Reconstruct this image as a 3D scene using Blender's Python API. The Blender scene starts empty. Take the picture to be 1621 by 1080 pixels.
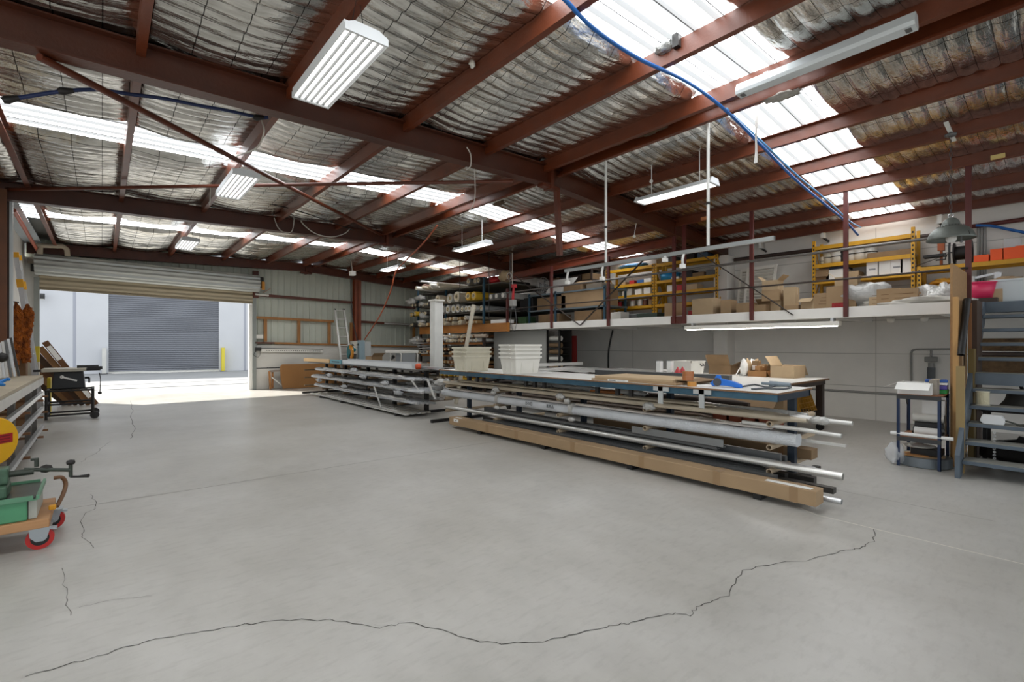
import bpy, bmesh, math, random
from mathutils import Vector, Matrix, noise
random.seed(7)
S = bpy.context.scene
COL = S.collection
# ------------------------------------------------------------------ camera
F, VA, Y0, CH = 760.0, math.radians(40.5), 547.0, 1.40
SA, CA = math.sin(VA), math.cos(VA)
cd = bpy.data.cameras.new('camera'); cam = bpy.data.objects.new('camera', cd); COL.objects.link(cam)
cam.location = (0, 0, CH); cam.rotation_euler = (math.pi/2, 0, -VA)
cd.sensor_width = 36.0; cd.lens = F*36.0/1621.0; cd.shift_y = (Y0-540.0)/1621.0
cd.clip_start = 0.05; cd.clip_end = 200
S.camera = cam
# ------------------------------------------------------------------ sky, sun, exposure
S.view_settings.view_transform = 'Standard'; S.view_settings.look = 'None'
S.view_settings.gamma = 1.0; S.view_settings.exposure = 0.46
w = bpy.data.worlds.new('sky'); S.world = w; w.use_nodes = True
bg = w.node_tree.nodes['Background']; bg.inputs[0].default_value = (0.87, 0.935, 1.0, 1); bg.inputs[1].default_value = 1.0
sl = bpy.data.lights.new('sun', 'SUN'); so = bpy.data.objects.new('sun', sl); COL.objects.link(so)
sl.energy = 7.5; sl.angle = math.radians(0.6); sl.color = (1.0, 0.96, 0.88)
so.rotation_euler = Vector((0.72, -1.0, -1.08)).to_track_quat('-Z', 'Y').to_euler()
SKY_EMIT = 6.0          # daylight through the translucent roof sheets
TUBE_EMIT = 1.3         # fluorescent tubes

# ------------------------------------------------------------------ pixel helpers: a photo pixel meets a real plane
def _d(px, py):
    u = (px-810.5)/F; v = (Y0-py)/F
    return SA+u*CA, CA-u*SA, v
def PX(px, py, X):
    a, b, v = _d(px, py); t = X/a; return Vector((X, b*t, CH+v*t))
def PY(px, py, Y):
    a, b, v = _d(px, py); t = Y/b; return Vector((a*t, Y, CH+v*t))
def PZ(px, py, z=0.0):
    a, b, v = _d(px, py); t = (z-CH)/v; return Vector((a*t, b*t, z))
def ZX(px, X):   # the Y where the column of pixels px meets the plane X
    a, b, v = _d(px, 0); return b*X/a
def XY(px, Y):
    a, b, v = _d(px, 0); return a*Y/b

# ------------------------------------------------------------------ materials
MATS = {}
def mat(name, col, rough=0.6, metal=0.0, var=0.0, vscale=6.0, bump=0.0, bscale=40.0, col2=None, spec=0.5, emit=None, estr=0.0, trans=0.0, alpha=1.0, stretch=None):
    if name in MATS: return MATS[name]
    m = bpy.data.materials.new(name); m.use_nodes = True
    nt = m.node_tree; b = nt.nodes['Principled BSDF']
    c = (col[0], col[1], col[2], 1)
    b.inputs['Base Color'].default_value = c
    b.inputs['Roughness'].default_value = rough; b.inputs['Metallic'].default_value = metal
    b.inputs['Specular IOR Level'].default_value = spec
    if trans: b.inputs['Transmission Weight'].default_value = trans
    if alpha < 1: b.inputs['Alpha'].default_value = alpha
    if emit:
        b.inputs['Emission Color'].default_value = (*emit, 1); b.inputs['Emission Strength'].default_value = estr
    if var or bump:
        tc = nt.nodes.new('ShaderNodeTexCoord'); src = tc.outputs['Object']
        if stretch:
            mp = nt.nodes.new('ShaderNodeMapping'); mp.inputs['Scale'].default_value = stretch
            nt.links.new(src, mp.inputs[0]); src = mp.outputs[0]
    if var:
        n = nt.nodes.new('ShaderNodeTexNoise'); n.inputs['Scale'].default_value = vscale; n.inputs['Detail'].default_value = 6
        nt.links.new(src, n.inputs['Vector'])
        r = nt.nodes.new('ShaderNodeValToRGB')
        r.color_ramp.elements[0].position = 0.3; r.color_ramp.elements[1].position = 0.7
        d = col2 or tuple(max(0, x*(1-var)) for x in col)
        r.color_ramp.elements[0].color = (*d, 1); r.color_ramp.elements[1].color = c
        nt.links.new(n.outputs[0], r.inputs[0]); nt.links.new(r.outputs[0], b.inputs['Base Color'])
    if bump:
        n2 = nt.nodes.new('ShaderNodeTexNoise'); n2.inputs['Scale'].default_value = bscale; n2.inputs['Detail'].default_value = 4
        nt.links.new(src, n2.inputs['Vector'])
        bp = nt.nodes.new('ShaderNodeBump'); bp.inputs['Strength'].default_value = bump; bp.inputs['Distance'].default_value = 0.02
        nt.links.new(n2.outputs[0], bp.inputs['Height']); nt.links.new(bp.outputs[0], b.inputs['Normal'])
    MATS[name] = m; return m
def hx(h, k=1.0):
    r = [int(h[i:i+2], 16)/255 for i in (0, 2, 4)]
    return tuple(k*((x/12.92) if x <= .04045 else ((x+.055)/1.055)**2.4) for x in r)

# ------------------------------------------------------------------ mesh builder
class MB:
    def __init__(s): s.v = []; s.f = []; s.sm = []
    def add(s, vs, fs, smooth=False):
        o = len(s.v); s.v += [tuple(x) for x in vs]
        for f in fs: s.f.append(tuple(i+o for i in f)); s.sm.append(smooth)
        return s
    def box(s, a, b, R=None, piv=None):
        x0, y0, z0 = a; x1, y1, z1 = b
        vs = [Vector(p) for p in ((x0,y0,z0),(x1,y0,z0),(x1,y1,z0),(x0,y1,z0),(x0,y0,z1),(x1,y0,z1),(x1,y1,z1),(x0,y1,z1))]
        if R is not None:
            p = Vector(piv) if piv is not None else (Vector(a)+Vector(b))/2
            vs = [p+R@(v-p) for v in vs]
        return s.add(vs, [(0,3,2,1),(4,5,6,7),(0,1,5,4),(1,2,6,5),(2,3,7,6),(3,0,4,7)])
    def cbox(s, c, sz, rz=0.0, rx=0.0, ry=0.0):
        c = Vector(c); h = Vector(sz)/2
        R = Matrix.Rotation(rz,3,'Z')@Matrix.Rotation(ry,3,'Y')@Matrix.Rotation(rx,3,'X')
        return s.box(c-h, c+h, R)
    def bar(s, p, q, wd, ht, up=(0,0,1)):      # rectangular bar from p to q
        p, q = Vector(p), Vector(q); d = (q-p).normalized(); u = Vector(up)
        if abs(d.dot(u)) > .98: u = Vector((1,0,0)) if abs(d.x) < .9 else Vector((0,1,0))
        r = d.cross(u).normalized(); u = r.cross(d).normalized()
        vs = []
        for b in (p, q):
            for i, j in ((-1,-1),(1,-1),(1,1),(-1,1)): vs.append(b+r*(i*wd/2)+u*(j*ht/2))
        return s.add(vs, [(0,1,2,3),(7,6,5,4),(0,4,5,1),(1,5,6,2),(2,6,7,3),(3,7,4,0)])
    def tube(s, pts, r, n=10, cap=True, r2=None):
        pts = [Vector(p) for p in pts]; vs = []; fs = []
        if len(pts) > 1:
            d0 = (pts[1]-pts[0]).normalized()
            u = Vector((0,0,1)) if abs(d0.z) < .95 else Vector((1,0,0))
            a = d0.cross(u).normalized()
        for i, p in enumerate(pts):
            if i == 0: d = pts[1]-p
            elif i == len(pts)-1: d = p-pts[i-1]
            else: d = pts[i+1]-pts[i-1]
            d = d.normalized(); a = (a-d*a.dot(d)).normalized(); b = d.cross(a)
            rr = r if not isinstance(r, (list, tuple)) else r[i]
            for k in range(n):
                t = 2*math.pi*k/n; vs.append(p+a*(rr*math.cos(t))+b*(rr*math.sin(t)))
        for i in range(len(pts)-1):
            for k in range(n):
                k2 = (k+1) % n; fs.append((i*n+k, i*n+k2, (i+1)*n+k2, (i+1)*n+k))
        s.add(vs, fs, True)
        if cap:
            o = len(vs); L = len(pts)-1
            s.add(vs[:n], [tuple(range(n-1, -1, -1))]); s.add(vs[L*n:], [tuple(range(n))])
        return s
    def pipe(s, p, q, ro, ri, n=16):           # hollow tube with a visible bore
        p, q = Vector(p), Vector(q); d = (q-p).normalized()
        u = Vector((0,0,1)) if abs(d.z) < .95 else Vector((1,0,0)); a = d.cross(u).normalized(); b = d.cross(a)
        vs = []
        for pt, rr in ((p,ro),(q,ro),(p,ri),(q,ri)):
            for k in range(n):
                t = 2*math.pi*k/n; vs.append(pt+a*(rr*math.cos(t))+b*(rr*math.sin(t)))
        fs = []; cf = []
        for k in range(n):
            k2 = (k+1) % n
            fs += [(k, n+k, n+k2, k2), (2*n+k2, 3*n+k2, 3*n+k, 2*n+k)]
            cf += [(k2, 2*n+k2, 2*n+k, k), (n+k, 3*n+k, 3*n+k2, n+k2)]
        s.add(vs, fs, True); s.add(vs, cf, False); return s
    def lathe(s, prof, c=(0,0,0), n=20, ax='Z', sx=1, sy=1):
        vs = []; fs = []; c = Vector(c); m = len(prof)
        for r, z in prof:
            for k in range(n):
                t = 2*math.pi*k/n; x, y = r*math.cos(t)*sx, r*math.sin(t)*sy
                vs.append(c+(Vector((x,y,z)) if ax == 'Z' else Vector((z,x,y)) if ax == 'X' else Vector((y,z,x))))
        for i in range(m-1):
            for k in range(n):
                k2 = (k+1) % n; fs.append((i*n+k, i*n+k2, (i+1)*n+k2, (i+1)*n+k))
        return s.add(vs, fs, True)
    def prism(s, poly, h, axis='Z', off=0.0):  # poly of 2D points extruded along an axis
        n = len(poly)
        def P(a, b, c): return {'Z': (a,b,c), 'X': (c,a,b), 'Y': (a,c,b)}[axis]
        vs = [P(a, b, off) for a, b in poly]+[P(a, b, off+h) for a, b in poly]
        fs = [tuple(range(n-1,-1,-1)), tuple(range(n,2*n))]+[(i, (i+1) % n, n+(i+1) % n, n+i) for i in range(n)]
        return s.add(vs, fs)
    def sheet(s, poly, nrm, th):               # flat polygon (3D points) given a thickness
        n = len(poly); d = Vector(nrm).normalized()*th
        vs = [Vector(p) for p in poly]+[Vector(p)+d for p in poly]
        return s.add(vs, [tuple(range(n-1,-1,-1)), tuple(range(n,2*n))]+[(i, (i+1) % n, n+(i+1) % n, n+i) for i in range(n)])
    def grid(s, fn, nu, nv, smooth=True):
        vs = [fn(i/nu, j/nv) for j in range(nv+1) for i in range(nu+1)]
        fs = [(j*(nu+1)+i, j*(nu+1)+i+1, (j+1)*(nu+1)+i+1, (j+1)*(nu+1)+i) for j in range(nv) for i in range(nu)]
        return s.add(vs, fs, smooth)
    def build(s, name, m, parent=None, bevel=0.0):
        me = bpy.data.meshes.new(name); me.from_pydata(s.v, [], s.f)
        for p, q in zip(me.polygons, s.sm): p.use_smooth = q
        me.update()
        bm = bmesh.new(); bm.from_mesh(me); bmesh.ops.recalc_face_normals(bm, faces=bm.faces); bm.to_mesh(me); bm.free()
        o = bpy.data.objects.new(name, me); COL.objects.link(o); me.materials.append(m)
        if parent is not None:
            o.parent = parent
            if parent.type == 'EMPTY': o.location = -Vector(parent.location)
        if bevel:
            bv = o.modifiers.new('bevel', 'BEVEL'); bv.width = bevel; bv.segments = 2; bv.limit_method = 'ANGLE'
        return o
def tag(o, label=None, cat=None, group=None, kind=None):
    if label: o['label'] = label
    if cat: o['category'] = cat
    if group: o['group'] = group
    if kind: o['kind'] = kind
    return o
def thing(name, label, cat, loc=(0,0,0), group=None):
    o = bpy.data.objects.new(name, None); COL.objects.link(o); o.location = loc; o.empty_display_size = .1
    return tag(o, label, cat, group)
def struct(name, mb, m, parent=None, bevel=0.0):
    return tag(mb.build(name, m, parent, bevel), kind='structure')
def one(name, mb, m, label, cat, group=None, bevel=0.0):
    return tag(mb.build(name, m, None, bevel), label, cat, group)
def dup(root, loc, label=None, rz=0.0, scale=None):
    r = root.copy(); COL.objects.link(r); r.location = loc; r.rotation_euler = (0,0,rz)
    if scale: r.scale = scale
    if label: r['label'] = label
    for ch in list(root.children):
        c = ch.copy(); COL.objects.link(c); c.parent = r
        for g in list(ch.children):
            d = g.copy(); COL.objects.link(d); d.parent = c
    return r
def cat_curve(pts, n=8):       # Catmull-Rom through points
    P = [Vector(p) for p in pts]; P = [P[0]*2-P[1]]+P+[P[-1]*2-P[-2]]; out = []
    for i in range(1, len(P)-2):
        for k in range(n):
            t = k/n; a, b, c, d = P[i-1:i+3]
            out.append(.5*((2*b)+(c-a)*t+(2*a-5*b+4*c-d)*t*t+(3*b-a-3*c+d)*t**3))
    out.append(P[-2]); return out
# ================================================================== the building
XW, XL, YB = 11.0, -1.45, 16.85         # right wall, left wall, back wall
XR = 5.17                                # ridge
def zp(x): return 4.02-(.030*(XR-x) if x <= XR else .070*(x-XR))
RED = mat('red_oxide_paint', hx('602b15'), .42, 0, .35, 5, .15, 60)
REDD = mat('dark_red_oxide', hx('5a2519'), .45, 0, .3, 4)
WALLP = mat('painted_block_wall', hx('e0ddd7'), .75, 0, .08, 2.2, .12, 25, spec=.25)
WHITEP = mat('white_paint', hx('dcdad4'), .6, 0, .1, 3)
CORR = mat('grey_green_sheet', hx('c6cabd'), .45, .15, .12, 1.5)
EDGE = mat('dark_metal_edge', hx('3d3d3d'), .6)

def floor_material():
    m = bpy.data.materials.new('painted_concrete_floor'); m.use_nodes = True; nt = m.node_tree; L = nt.links; N = nt.nodes
    b = N['Principled BSDF']; tc = N.new('ShaderNodeTexCoord')
    def noi(sc, det=6, st=None):
        n = N.new('ShaderNodeTexNoise'); n.inputs['Scale'].default_value = sc; n.inputs['Detail'].default_value = det; n.inputs['Roughness'].default_value = .62
        if st:
            mp = N.new('ShaderNodeMapping'); mp.inputs['Scale'].default_value = st; L.new(tc.outputs['Object'], mp.inputs[0]); L.new(mp.outputs[0], n.inputs['Vector'])
        else: L.new(tc.outputs['Object'], n.inputs['Vector'])
        return n
    n1 = noi(.55, 8); n2 = noi(4.5, 8, (1.0, .45, 1)); n3 = noi(55, 3)
    r1 = N.new('ShaderNodeValToRGB'); r1.color_ramp.elements[0].position = .32; r1.color_ramp.elements[1].position = .7
    r1.color_ramp.elements[0].color = (*hx('aaa69e'), 1); r1.color_ramp.elements[1].color = (*hx('c2bfba'), 1)
    L.new(n1.outputs[0], r1.inputs[0])
    r2 = N.new('ShaderNodeValToRGB'); r2.color_ramp.elements[0].position = .3; r2.color_ramp.elements[1].position = .62
    r2.color_ramp.elements[0].color = (.86, .86, .855, 1); r2.color_ramp.elements[1].color = (1, 1, 1, 1)
    L.new(n2.outputs[0], r2.inputs[0])
    mx = N.new('ShaderNodeMixRGB'); mx.blend_type = 'MULTIPLY'; mx.inputs[0].default_value = .8
    L.new(r1.outputs[0], mx.inputs[1]); L.new(r2.outputs[0], mx.inputs[2])
    r3 = N.new('ShaderNodeValToRGB'); r3.color_ramp.elements[0].position = .27; r3.color_ramp.elements[1].position = .33
    r3.color_ramp.elements[0].color = (.8, .79, .78, 1); r3.color_ramp.elements[1].color = (1, 1, 1, 1)
    L.new(n3.outputs[0], r3.inputs[0])
    mx2 = N.new('ShaderNodeMixRGB'); mx2.blend_type = 'MULTIPLY'; mx2.inputs[0].default_value = .6
    L.new(mx.outputs[0], mx2.inputs[1]); L.new(r3.outputs[0], mx2.inputs[2])
    n4 = noi(14, 5, (.55, 1.6, 1)); r4 = N.new('ShaderNodeValToRGB'); r4.color_ramp.elements[0].position = .34; r4.color_ramp.elements[1].position = .5
    r4.color_ramp.elements[0].color = (.88, .875, .87, 1); r4.color_ramp.elements[1].color = (1, 1, 1, 1); L.new(n4.outputs[0], r4.inputs[0])
    mx3 = N.new('ShaderNodeMixRGB'); mx3.blend_type = 'MULTIPLY'; mx3.inputs[0].default_value = .7; L.new(mx2.outputs[0], mx3.inputs[1]); L.new(r4.outputs[0], mx3.inputs[2])
    L.new(mx3.outputs[0], b.inputs['Base Color'])
    rr = N.new('ShaderNodeMapRange'); rr.inputs[3].default_value = .26; rr.inputs[4].default_value = .44
    L.new(n2.outputs[0], rr.inputs[0]); L.new(rr.outputs[0], b.inputs['Roughness'])
    bp = N.new('ShaderNodeBump'); bp.inputs['Strength'].default_value = .08; bp.inputs['Distance'].default_value = .01
    L.new(n2.outputs[0], bp.inputs['Height']); L.new(bp.outputs[0], b.inputs['Normal'])
    b.inputs['Specular IOR Level'].default_value = .45
    return m
struct('floor', MB().box((XL-.1, -3.2, -.15), (XW+.1, YB+.15, 0)), floor_material())
CRACK = mat('crack_dark', hx('4d4a45'), .9)
JOINTW = mat('joint_pale', hx('d8d3c8'), .8)
JOINTG = mat('joint_grey', hx('7f7c75'), .9)
def strip(name, pix, wdt, m, jag=0.0, sub=1, seed=0):
    rnd = random.Random(seed); pts = [PZ(x, y, 0) for x, y in pix]; P = []
    for i in range(len(pts)-1):
        for k in range(sub):
            p = pts[i].lerp(pts[i+1], k/sub)
            if k or i: p = p+Vector((rnd.uniform(-jag, jag), rnd.uniform(-jag, jag), 0))
            P.append(p)
    P.append(pts[-1]); mb = MB(); vs = []
    for i, p in enumerate(P):
        d = (P[min(i+1, len(P)-1)]-P[max(i-1, 0)]).normalized(); n = Vector((-d.y, d.x, 0))
        w_ = wdt*(rnd.uniform(.5, 1.4) if jag else 1)/2
        vs += [p+n*w_+Vector((0,0,.0012)), p-n*w_+Vector((0,0,.0012))]
    mb.add(vs, [(2*i, 2*i+1, 2*i+3, 2*i+2) for i in range(len(P)-1)])
    return struct(name, mb, m)
strip('floor_crack', [(40,1072),(150,1040),(245,1012),(340,996),(430,984),(520,981),(600,994),(650,986),(700,1000),(760,1016),(830,1020),(890,1008),(960,992),(1010,984),(1060,972),(1090,974),(1110,958),(1150,944),(1175,905),(1200,897),(1290,885),(1330,873),(1360,868),(1383,858),(1383,838)], .0055, CRACK, .012, 6, 1)
strip('floor_crack', [(143,783),(152,796),(150,806),(136,812),(128,826),(132,842),(128,850),(140,858),(148,868)], .004, CRACK, .008, 4, 2)
strip('floor_crack', [(207,634),(210,648),(206,660),(213,680),(206,695)], .006, CRACK, .02, 5, 3)
strip('floor_crack', [(175,699),(150,718),(128,732)], .004, CRACK, .02, 5, 4)
strip('floor_crack', [(98,900),(104,940),(112,975)], .0025, CRACK, .01, 6, 5)
strip('floor_crack', [(125,962),(180,950),(240,944)], .002, CRACK, .01, 6, 6)
strip('floor_joint', [(66,812),(300,776),(800,696.5)], .008, JOINTG)
strip('floor_joint', [(1262,803),(1293,815.8),(1621,893.7)], .012, JOINTW)
strip('floor_joint', [(1304,772),(1576,826)], .006, JOINTG)

# ---------------- right wall with panel joints and pilasters
def wall_right():
    t = struct('wall_right', MB().box((XW, -3.2, 0), (XW+.2, YB, zp(XW)+.35)), WALLP)
    jm = mat('wall_joint', hx('b0ada7'), .9)
    mb = MB()
    for z in (.62, 1.24, 1.86, 2.48, 3.1): mb.box((XW-.004, -3, z), (XW, YB, z+.012))
    for y in (-.2, 2.4, 7.8): mb.box((XW-.004, y, 0), (XW, y+.012, 3.6))
    tag(mb.build('panel_joint', jm, t), kind='structure')
    for y in (5.19, 10.55): struct('pillar', MB().box((10.62, y-.16, 0), (XW, y+.16, zp(10.7)-.2)), WALLP, None, .01)
wall_right()
struct('wall_left', MB().box((XL-.2, 5.3, 0), (XL, YB, zp(XL)+.35)), WHITEP)
# left wall cut short to admit sky light; unseen slab added against the sun
struct('sun_block_slab', MB().box((XL-3.4, -3.4, 3.75), (XL-.2, 12, 3.8)), mat('sun_block_sheet', hx('c9ccce'), .6))
struct('apron_ground', MB().box((-16, -16, -.16), (XL-.1, YB+.15, -.02)).box((XL-.1, -16, -.16), (24, -3.2, -.02)), mat('apron_concrete', hx('b4b2ad'), .85, 0, .15, 1.2))

# ---------------- back wall: precast dado, ribbed sheet above, roller door opening
DX0, DX1 = XY(62, YB), XY(400, YB)       # door jambs
def back_wall():
    struct('wall_back_dado', MB().box((DX1, YB, 0), (XW, YB+.15, 1.42)), mat('dado_panel', hx('d6d3cb'), .7, 0, .12, 1.6), None, .01)
    jb = MB().box((DX1+.02, YB-.006, .66), (7, YB, .685)); struct('trim_1', jb, EDGE)
    sheet = MB()
    def ribbed(x0, x1, z0, z1, y):
        x = x0
        prof = []
        while x < x1:
            prof += [(x, 0), (x+.15, 0), (x+.162, -.025), (x+.188, -.025)]; x += .2
        vs = []; 
        for a, o in prof: vs += [(min(a, x1), y+o, z0), (min(a, x1), y+o, z1)]
        sheet.add(vs, [(2*i, 2*i+2, 2*i+3, 2*i+1) for i in range(len(prof)-1)])
    ribbed(DX1, XW, 1.42, 4.1, YB+.10); ribbed(XL, DX1, 2.95, 4.1, YB+.10)
    struct('wall_back', sheet, CORR)
    struct('wall_back_left', MB().box((XL, YB, 0), (DX0-.02, YB+.12, 3.6)), WHITEP)
    # girts and timber rails
    g = mat('timber_pine', hx('a8743f'), .6, 0, .3, 9, .1, 60, stretch=(1, 1, .2))
    c1 = PY(568, 545, YB-.16)
    xe = 8.4
    def rail(name, px0, py0, px1, py1, w_, h_, m, yy=YB-.02):
        a, b = PY(px0, py0, yy), PY(px1, py1, yy); mb = MB().bar(a, b, w_, h_); return struct(name, mb, m)
    rail('girt', 404, 466.5, 562, 479.5, .06, .09, RED); rail('girt', 572, 481.5, 657, 487.5, .06, .08, REDD)
    rail('girt', 403, 502.5, 528, 509, .08, .08, g); rail('girt', 572, 509.5, 657, 515, .08, .08, RED)
    rail('girt', 403, 542.8, 434, 543, .1, .05, RED); rail('girt', 434, 543.2, 660, 549, .1, .06, g)
    for px, y0, y1 in ((420, 505, 541), (473, 507, 543), (521, 509, 544), (556, 511, 545), (655, 515, 545)):
        a, b = PY(px, y0, YB-.02), PY(px, y1, YB-.02); struct('stud', MB().bar(a, (a.x, a.y, b.z), .07, .09), g)
    # steel column in the back wall, rafter in its plane
    cx = PY(566, 500, YB-.2).x
    struct('wall_column', MB().box((cx-.12, YB-.24, 0), (cx+.12, YB-.22, 3.75)).box((cx-.12, YB-.06, 0), (cx+.12, YB-.04, 3.75)).box((cx-.01, YB-.24, 0), (cx+.01, YB-.04, 3.75)), mat('red_column', hx('8a4326'), .45, 0, .25, 4))
    cx = DX1+.05
    struct('wall_column', MB().box((cx-.06, YB-.10, 2.9), (cx+.1, YB-.01, 3.75)), RED)
back_wall()

# ---------------- rafters (I-beams), purlins
def ibeam(name, pts, dep, fl, m, y):      # along X through pts [(x, ztop)], web in plane y
    mb = MB(); t1, t2 = .014, .010
    for (xa, za), (xb, zb) in zip(pts[:-1], pts[1:]):
        for o0, o1, hw in ((0, -t1, fl/2), (-t1, -dep+t1, t2/2), (-dep+t1, -dep, fl/2)):
            vs = []
            for x, z in ((xa, za), (xb, zb)):
                for yy, zz in ((-hw, o0), (hw, o0), (hw, o1), (-hw, o1)): vs.append((x, y+yy, z+zz))
            mb.add(vs, [(0,3,2,1),(4,5,6,7),(0,1,5,4),(1,2,6,5),(2,3,7,6),(3,0,4,7)])
    return struct(name, mb, m)
BY = [-.35, 5.19, 10.70, 16.62]
raf = []
for y in BY:
    raf.append(ibeam('rafter', [(XL+.05, zp(XL)+.10), (XR, zp(XR)+.10), (XW, zp(XW)+.10)], .29 if y < 16 else .26, .16, RED if y > 16 else mat('rafter_red', hx('4c220f'), .4, 0, .3, 3, .1, 40), y))
    # ridge splice plates and web stiffeners at the purlins
    mb = MB().box((XR-.03, y-.085, zp(XR)-.25), (XR+.03, y+.085, zp(XR)+.10)).box((XR-.18, y-.06, zp(XR)-.235), (XR+.18, y+.06, zp(XR)-.18))
    struct('splice_plate', mb, RED)
PX_ = [-.90, .22, 1.42, 2.72, 3.94, 5.05, 5.40, 6.57, 7.66, 8.74, 9.86, 10.85]
PURL = mat('purlin_red', hx('6a3117'), .4, 0, .28, 4, .08, 50)
def cpurlin(x, y0, y1, flip=1):
    z = zp(x); d, f, t = .17, .065, .008
    prof = [(0, 0), (f*flip, 0), (f*flip, .02), (f*flip-t*flip, .02), (f*flip-t*flip, t), (t*flip, t), (t*flip, d-t), (f*flip, d-t), (f*flip, d), (0, d)]
    mb = MB(); n = len(prof); vs = [(x+a, y0, z+b) for a, b in prof]+[(x+a, y1, z+b) for a, b in prof]
    mb.add(vs, [tuple(range(n-1,-1,-1)), tuple(range(n, 2*n))]+[(i, (i+1) % n, n+(i+1) % n, n+i) for i in range(n)])
    return struct('purlin', mb, PURL)
for i in range(len(BY)-1):
    for x in PX_: cpurlin(x, BY[i]+.01, BY[i+1]-.01, -1 if x > 5.2 else 1)
for x in PX_: cpurlin(x, -3.0, BY[0]-.01, -1 if x > 5.2 else 1)

# ---------------- foil insulation ceiling, skylight strips, roof sheet
SKY = [(1.88, 2.72), (7.33, 8.17), (12.85, 13.65)]
def foil_material():
    m = bpy.data.materials.new('foil_insulation'); m.use_nodes = True; nt = m.node_tree; L = nt.links; N = nt.nodes
    b = N['Principled BSDF']; tc = N.new('ShaderNodeTexCoord'); b.inputs['Metallic'].default_value = 1.0
    b.inputs['Roughness'].default_value = .17
    def noi(sc, st, det=5):
        mp = N.new('ShaderNodeMapping'); mp.inputs['Scale'].default_value = st; L.new(tc.outputs['Object'], mp.inputs[0])
        n = N.new('ShaderNodeTexNoise'); n.inputs['Scale'].default_value = sc; n.inputs['Detail'].default_value = det; L.new(mp.outputs[0], n.inputs['Vector']); return n
    a = noi(5, (.9, 4.5, 1)); c = noi(26, (1, 1, 1), 3)
    r = N.new('ShaderNodeValToRGB'); r.color_ramp.elements[0].position = .25; r.color_ramp.elements[1].position = .75
    r.color_ramp.elements[0].color = (.5, .49, .46, 1); r.color_ramp.elements[1].color = (.95, .94, .90, 1); L.new(a.outputs[0], r.inputs[0])
    # wire mesh that carries the foil: dark lines
    sp = N.new('ShaderNodeSeparateXYZ'); L.new(tc.outputs['Object'], sp.inputs[0])
    def line(out, per, wd):
        d = N.new('ShaderNodeMath'); d.operation = 'DIVIDE'; d.inputs[1].default_value = per; L.new(out, d.inputs[0])
        f = N.new('ShaderNodeMath'); f.operation = 'FRACT'; L.new(d.outputs[0], f.inputs[0])
        l = N.new('ShaderNodeMath'); l.operation = 'LESS_THAN'; l.inputs[1].default_value = wd/per; L.new(f.outputs[0], l.inputs[0]); return l
    lx = line(sp.outputs[0], .30, .008); ly = line(sp.outputs[1], .15, .005)
    mxm = N.new('ShaderNodeMath'); mxm.operation = 'MAXIMUM'; L.new(lx.outputs[0], mxm.inputs[0]); L.new(ly.outputs[0], mxm.inputs[1])
    mx = N.new('ShaderNodeMixRGB'); L.new(mxm.outputs[0], mx.inputs[0]); L.new(r.outputs[0], mx.inputs[1]); mx.inputs[2].default_value = (.09, .085, .08, 1)
    L.new(mx.outputs[0], b.inputs['Base Color'])
    ad = N.new('ShaderNodeMath'); ad.operation = 'ADD'; L.new(a.outputs[0], ad.inputs[0]); 
    mu = N.new('ShaderNodeMath'); mu.operation = 'MULTIPLY'; mu.inputs[1].default_value = .22; L.new(c.outputs[0], mu.inputs[0]); L.new(mu.outputs[0], ad.inputs[1])
    bp = N.new('ShaderNodeBump'); bp.inputs['Strength'].default_value = .5; bp.inputs['Distance'].default_value = .03
    L.new(ad.outputs[0], bp.inputs['Height']); L.new(bp.outputs[0], b.inputs['Normal'])
    return m
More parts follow.
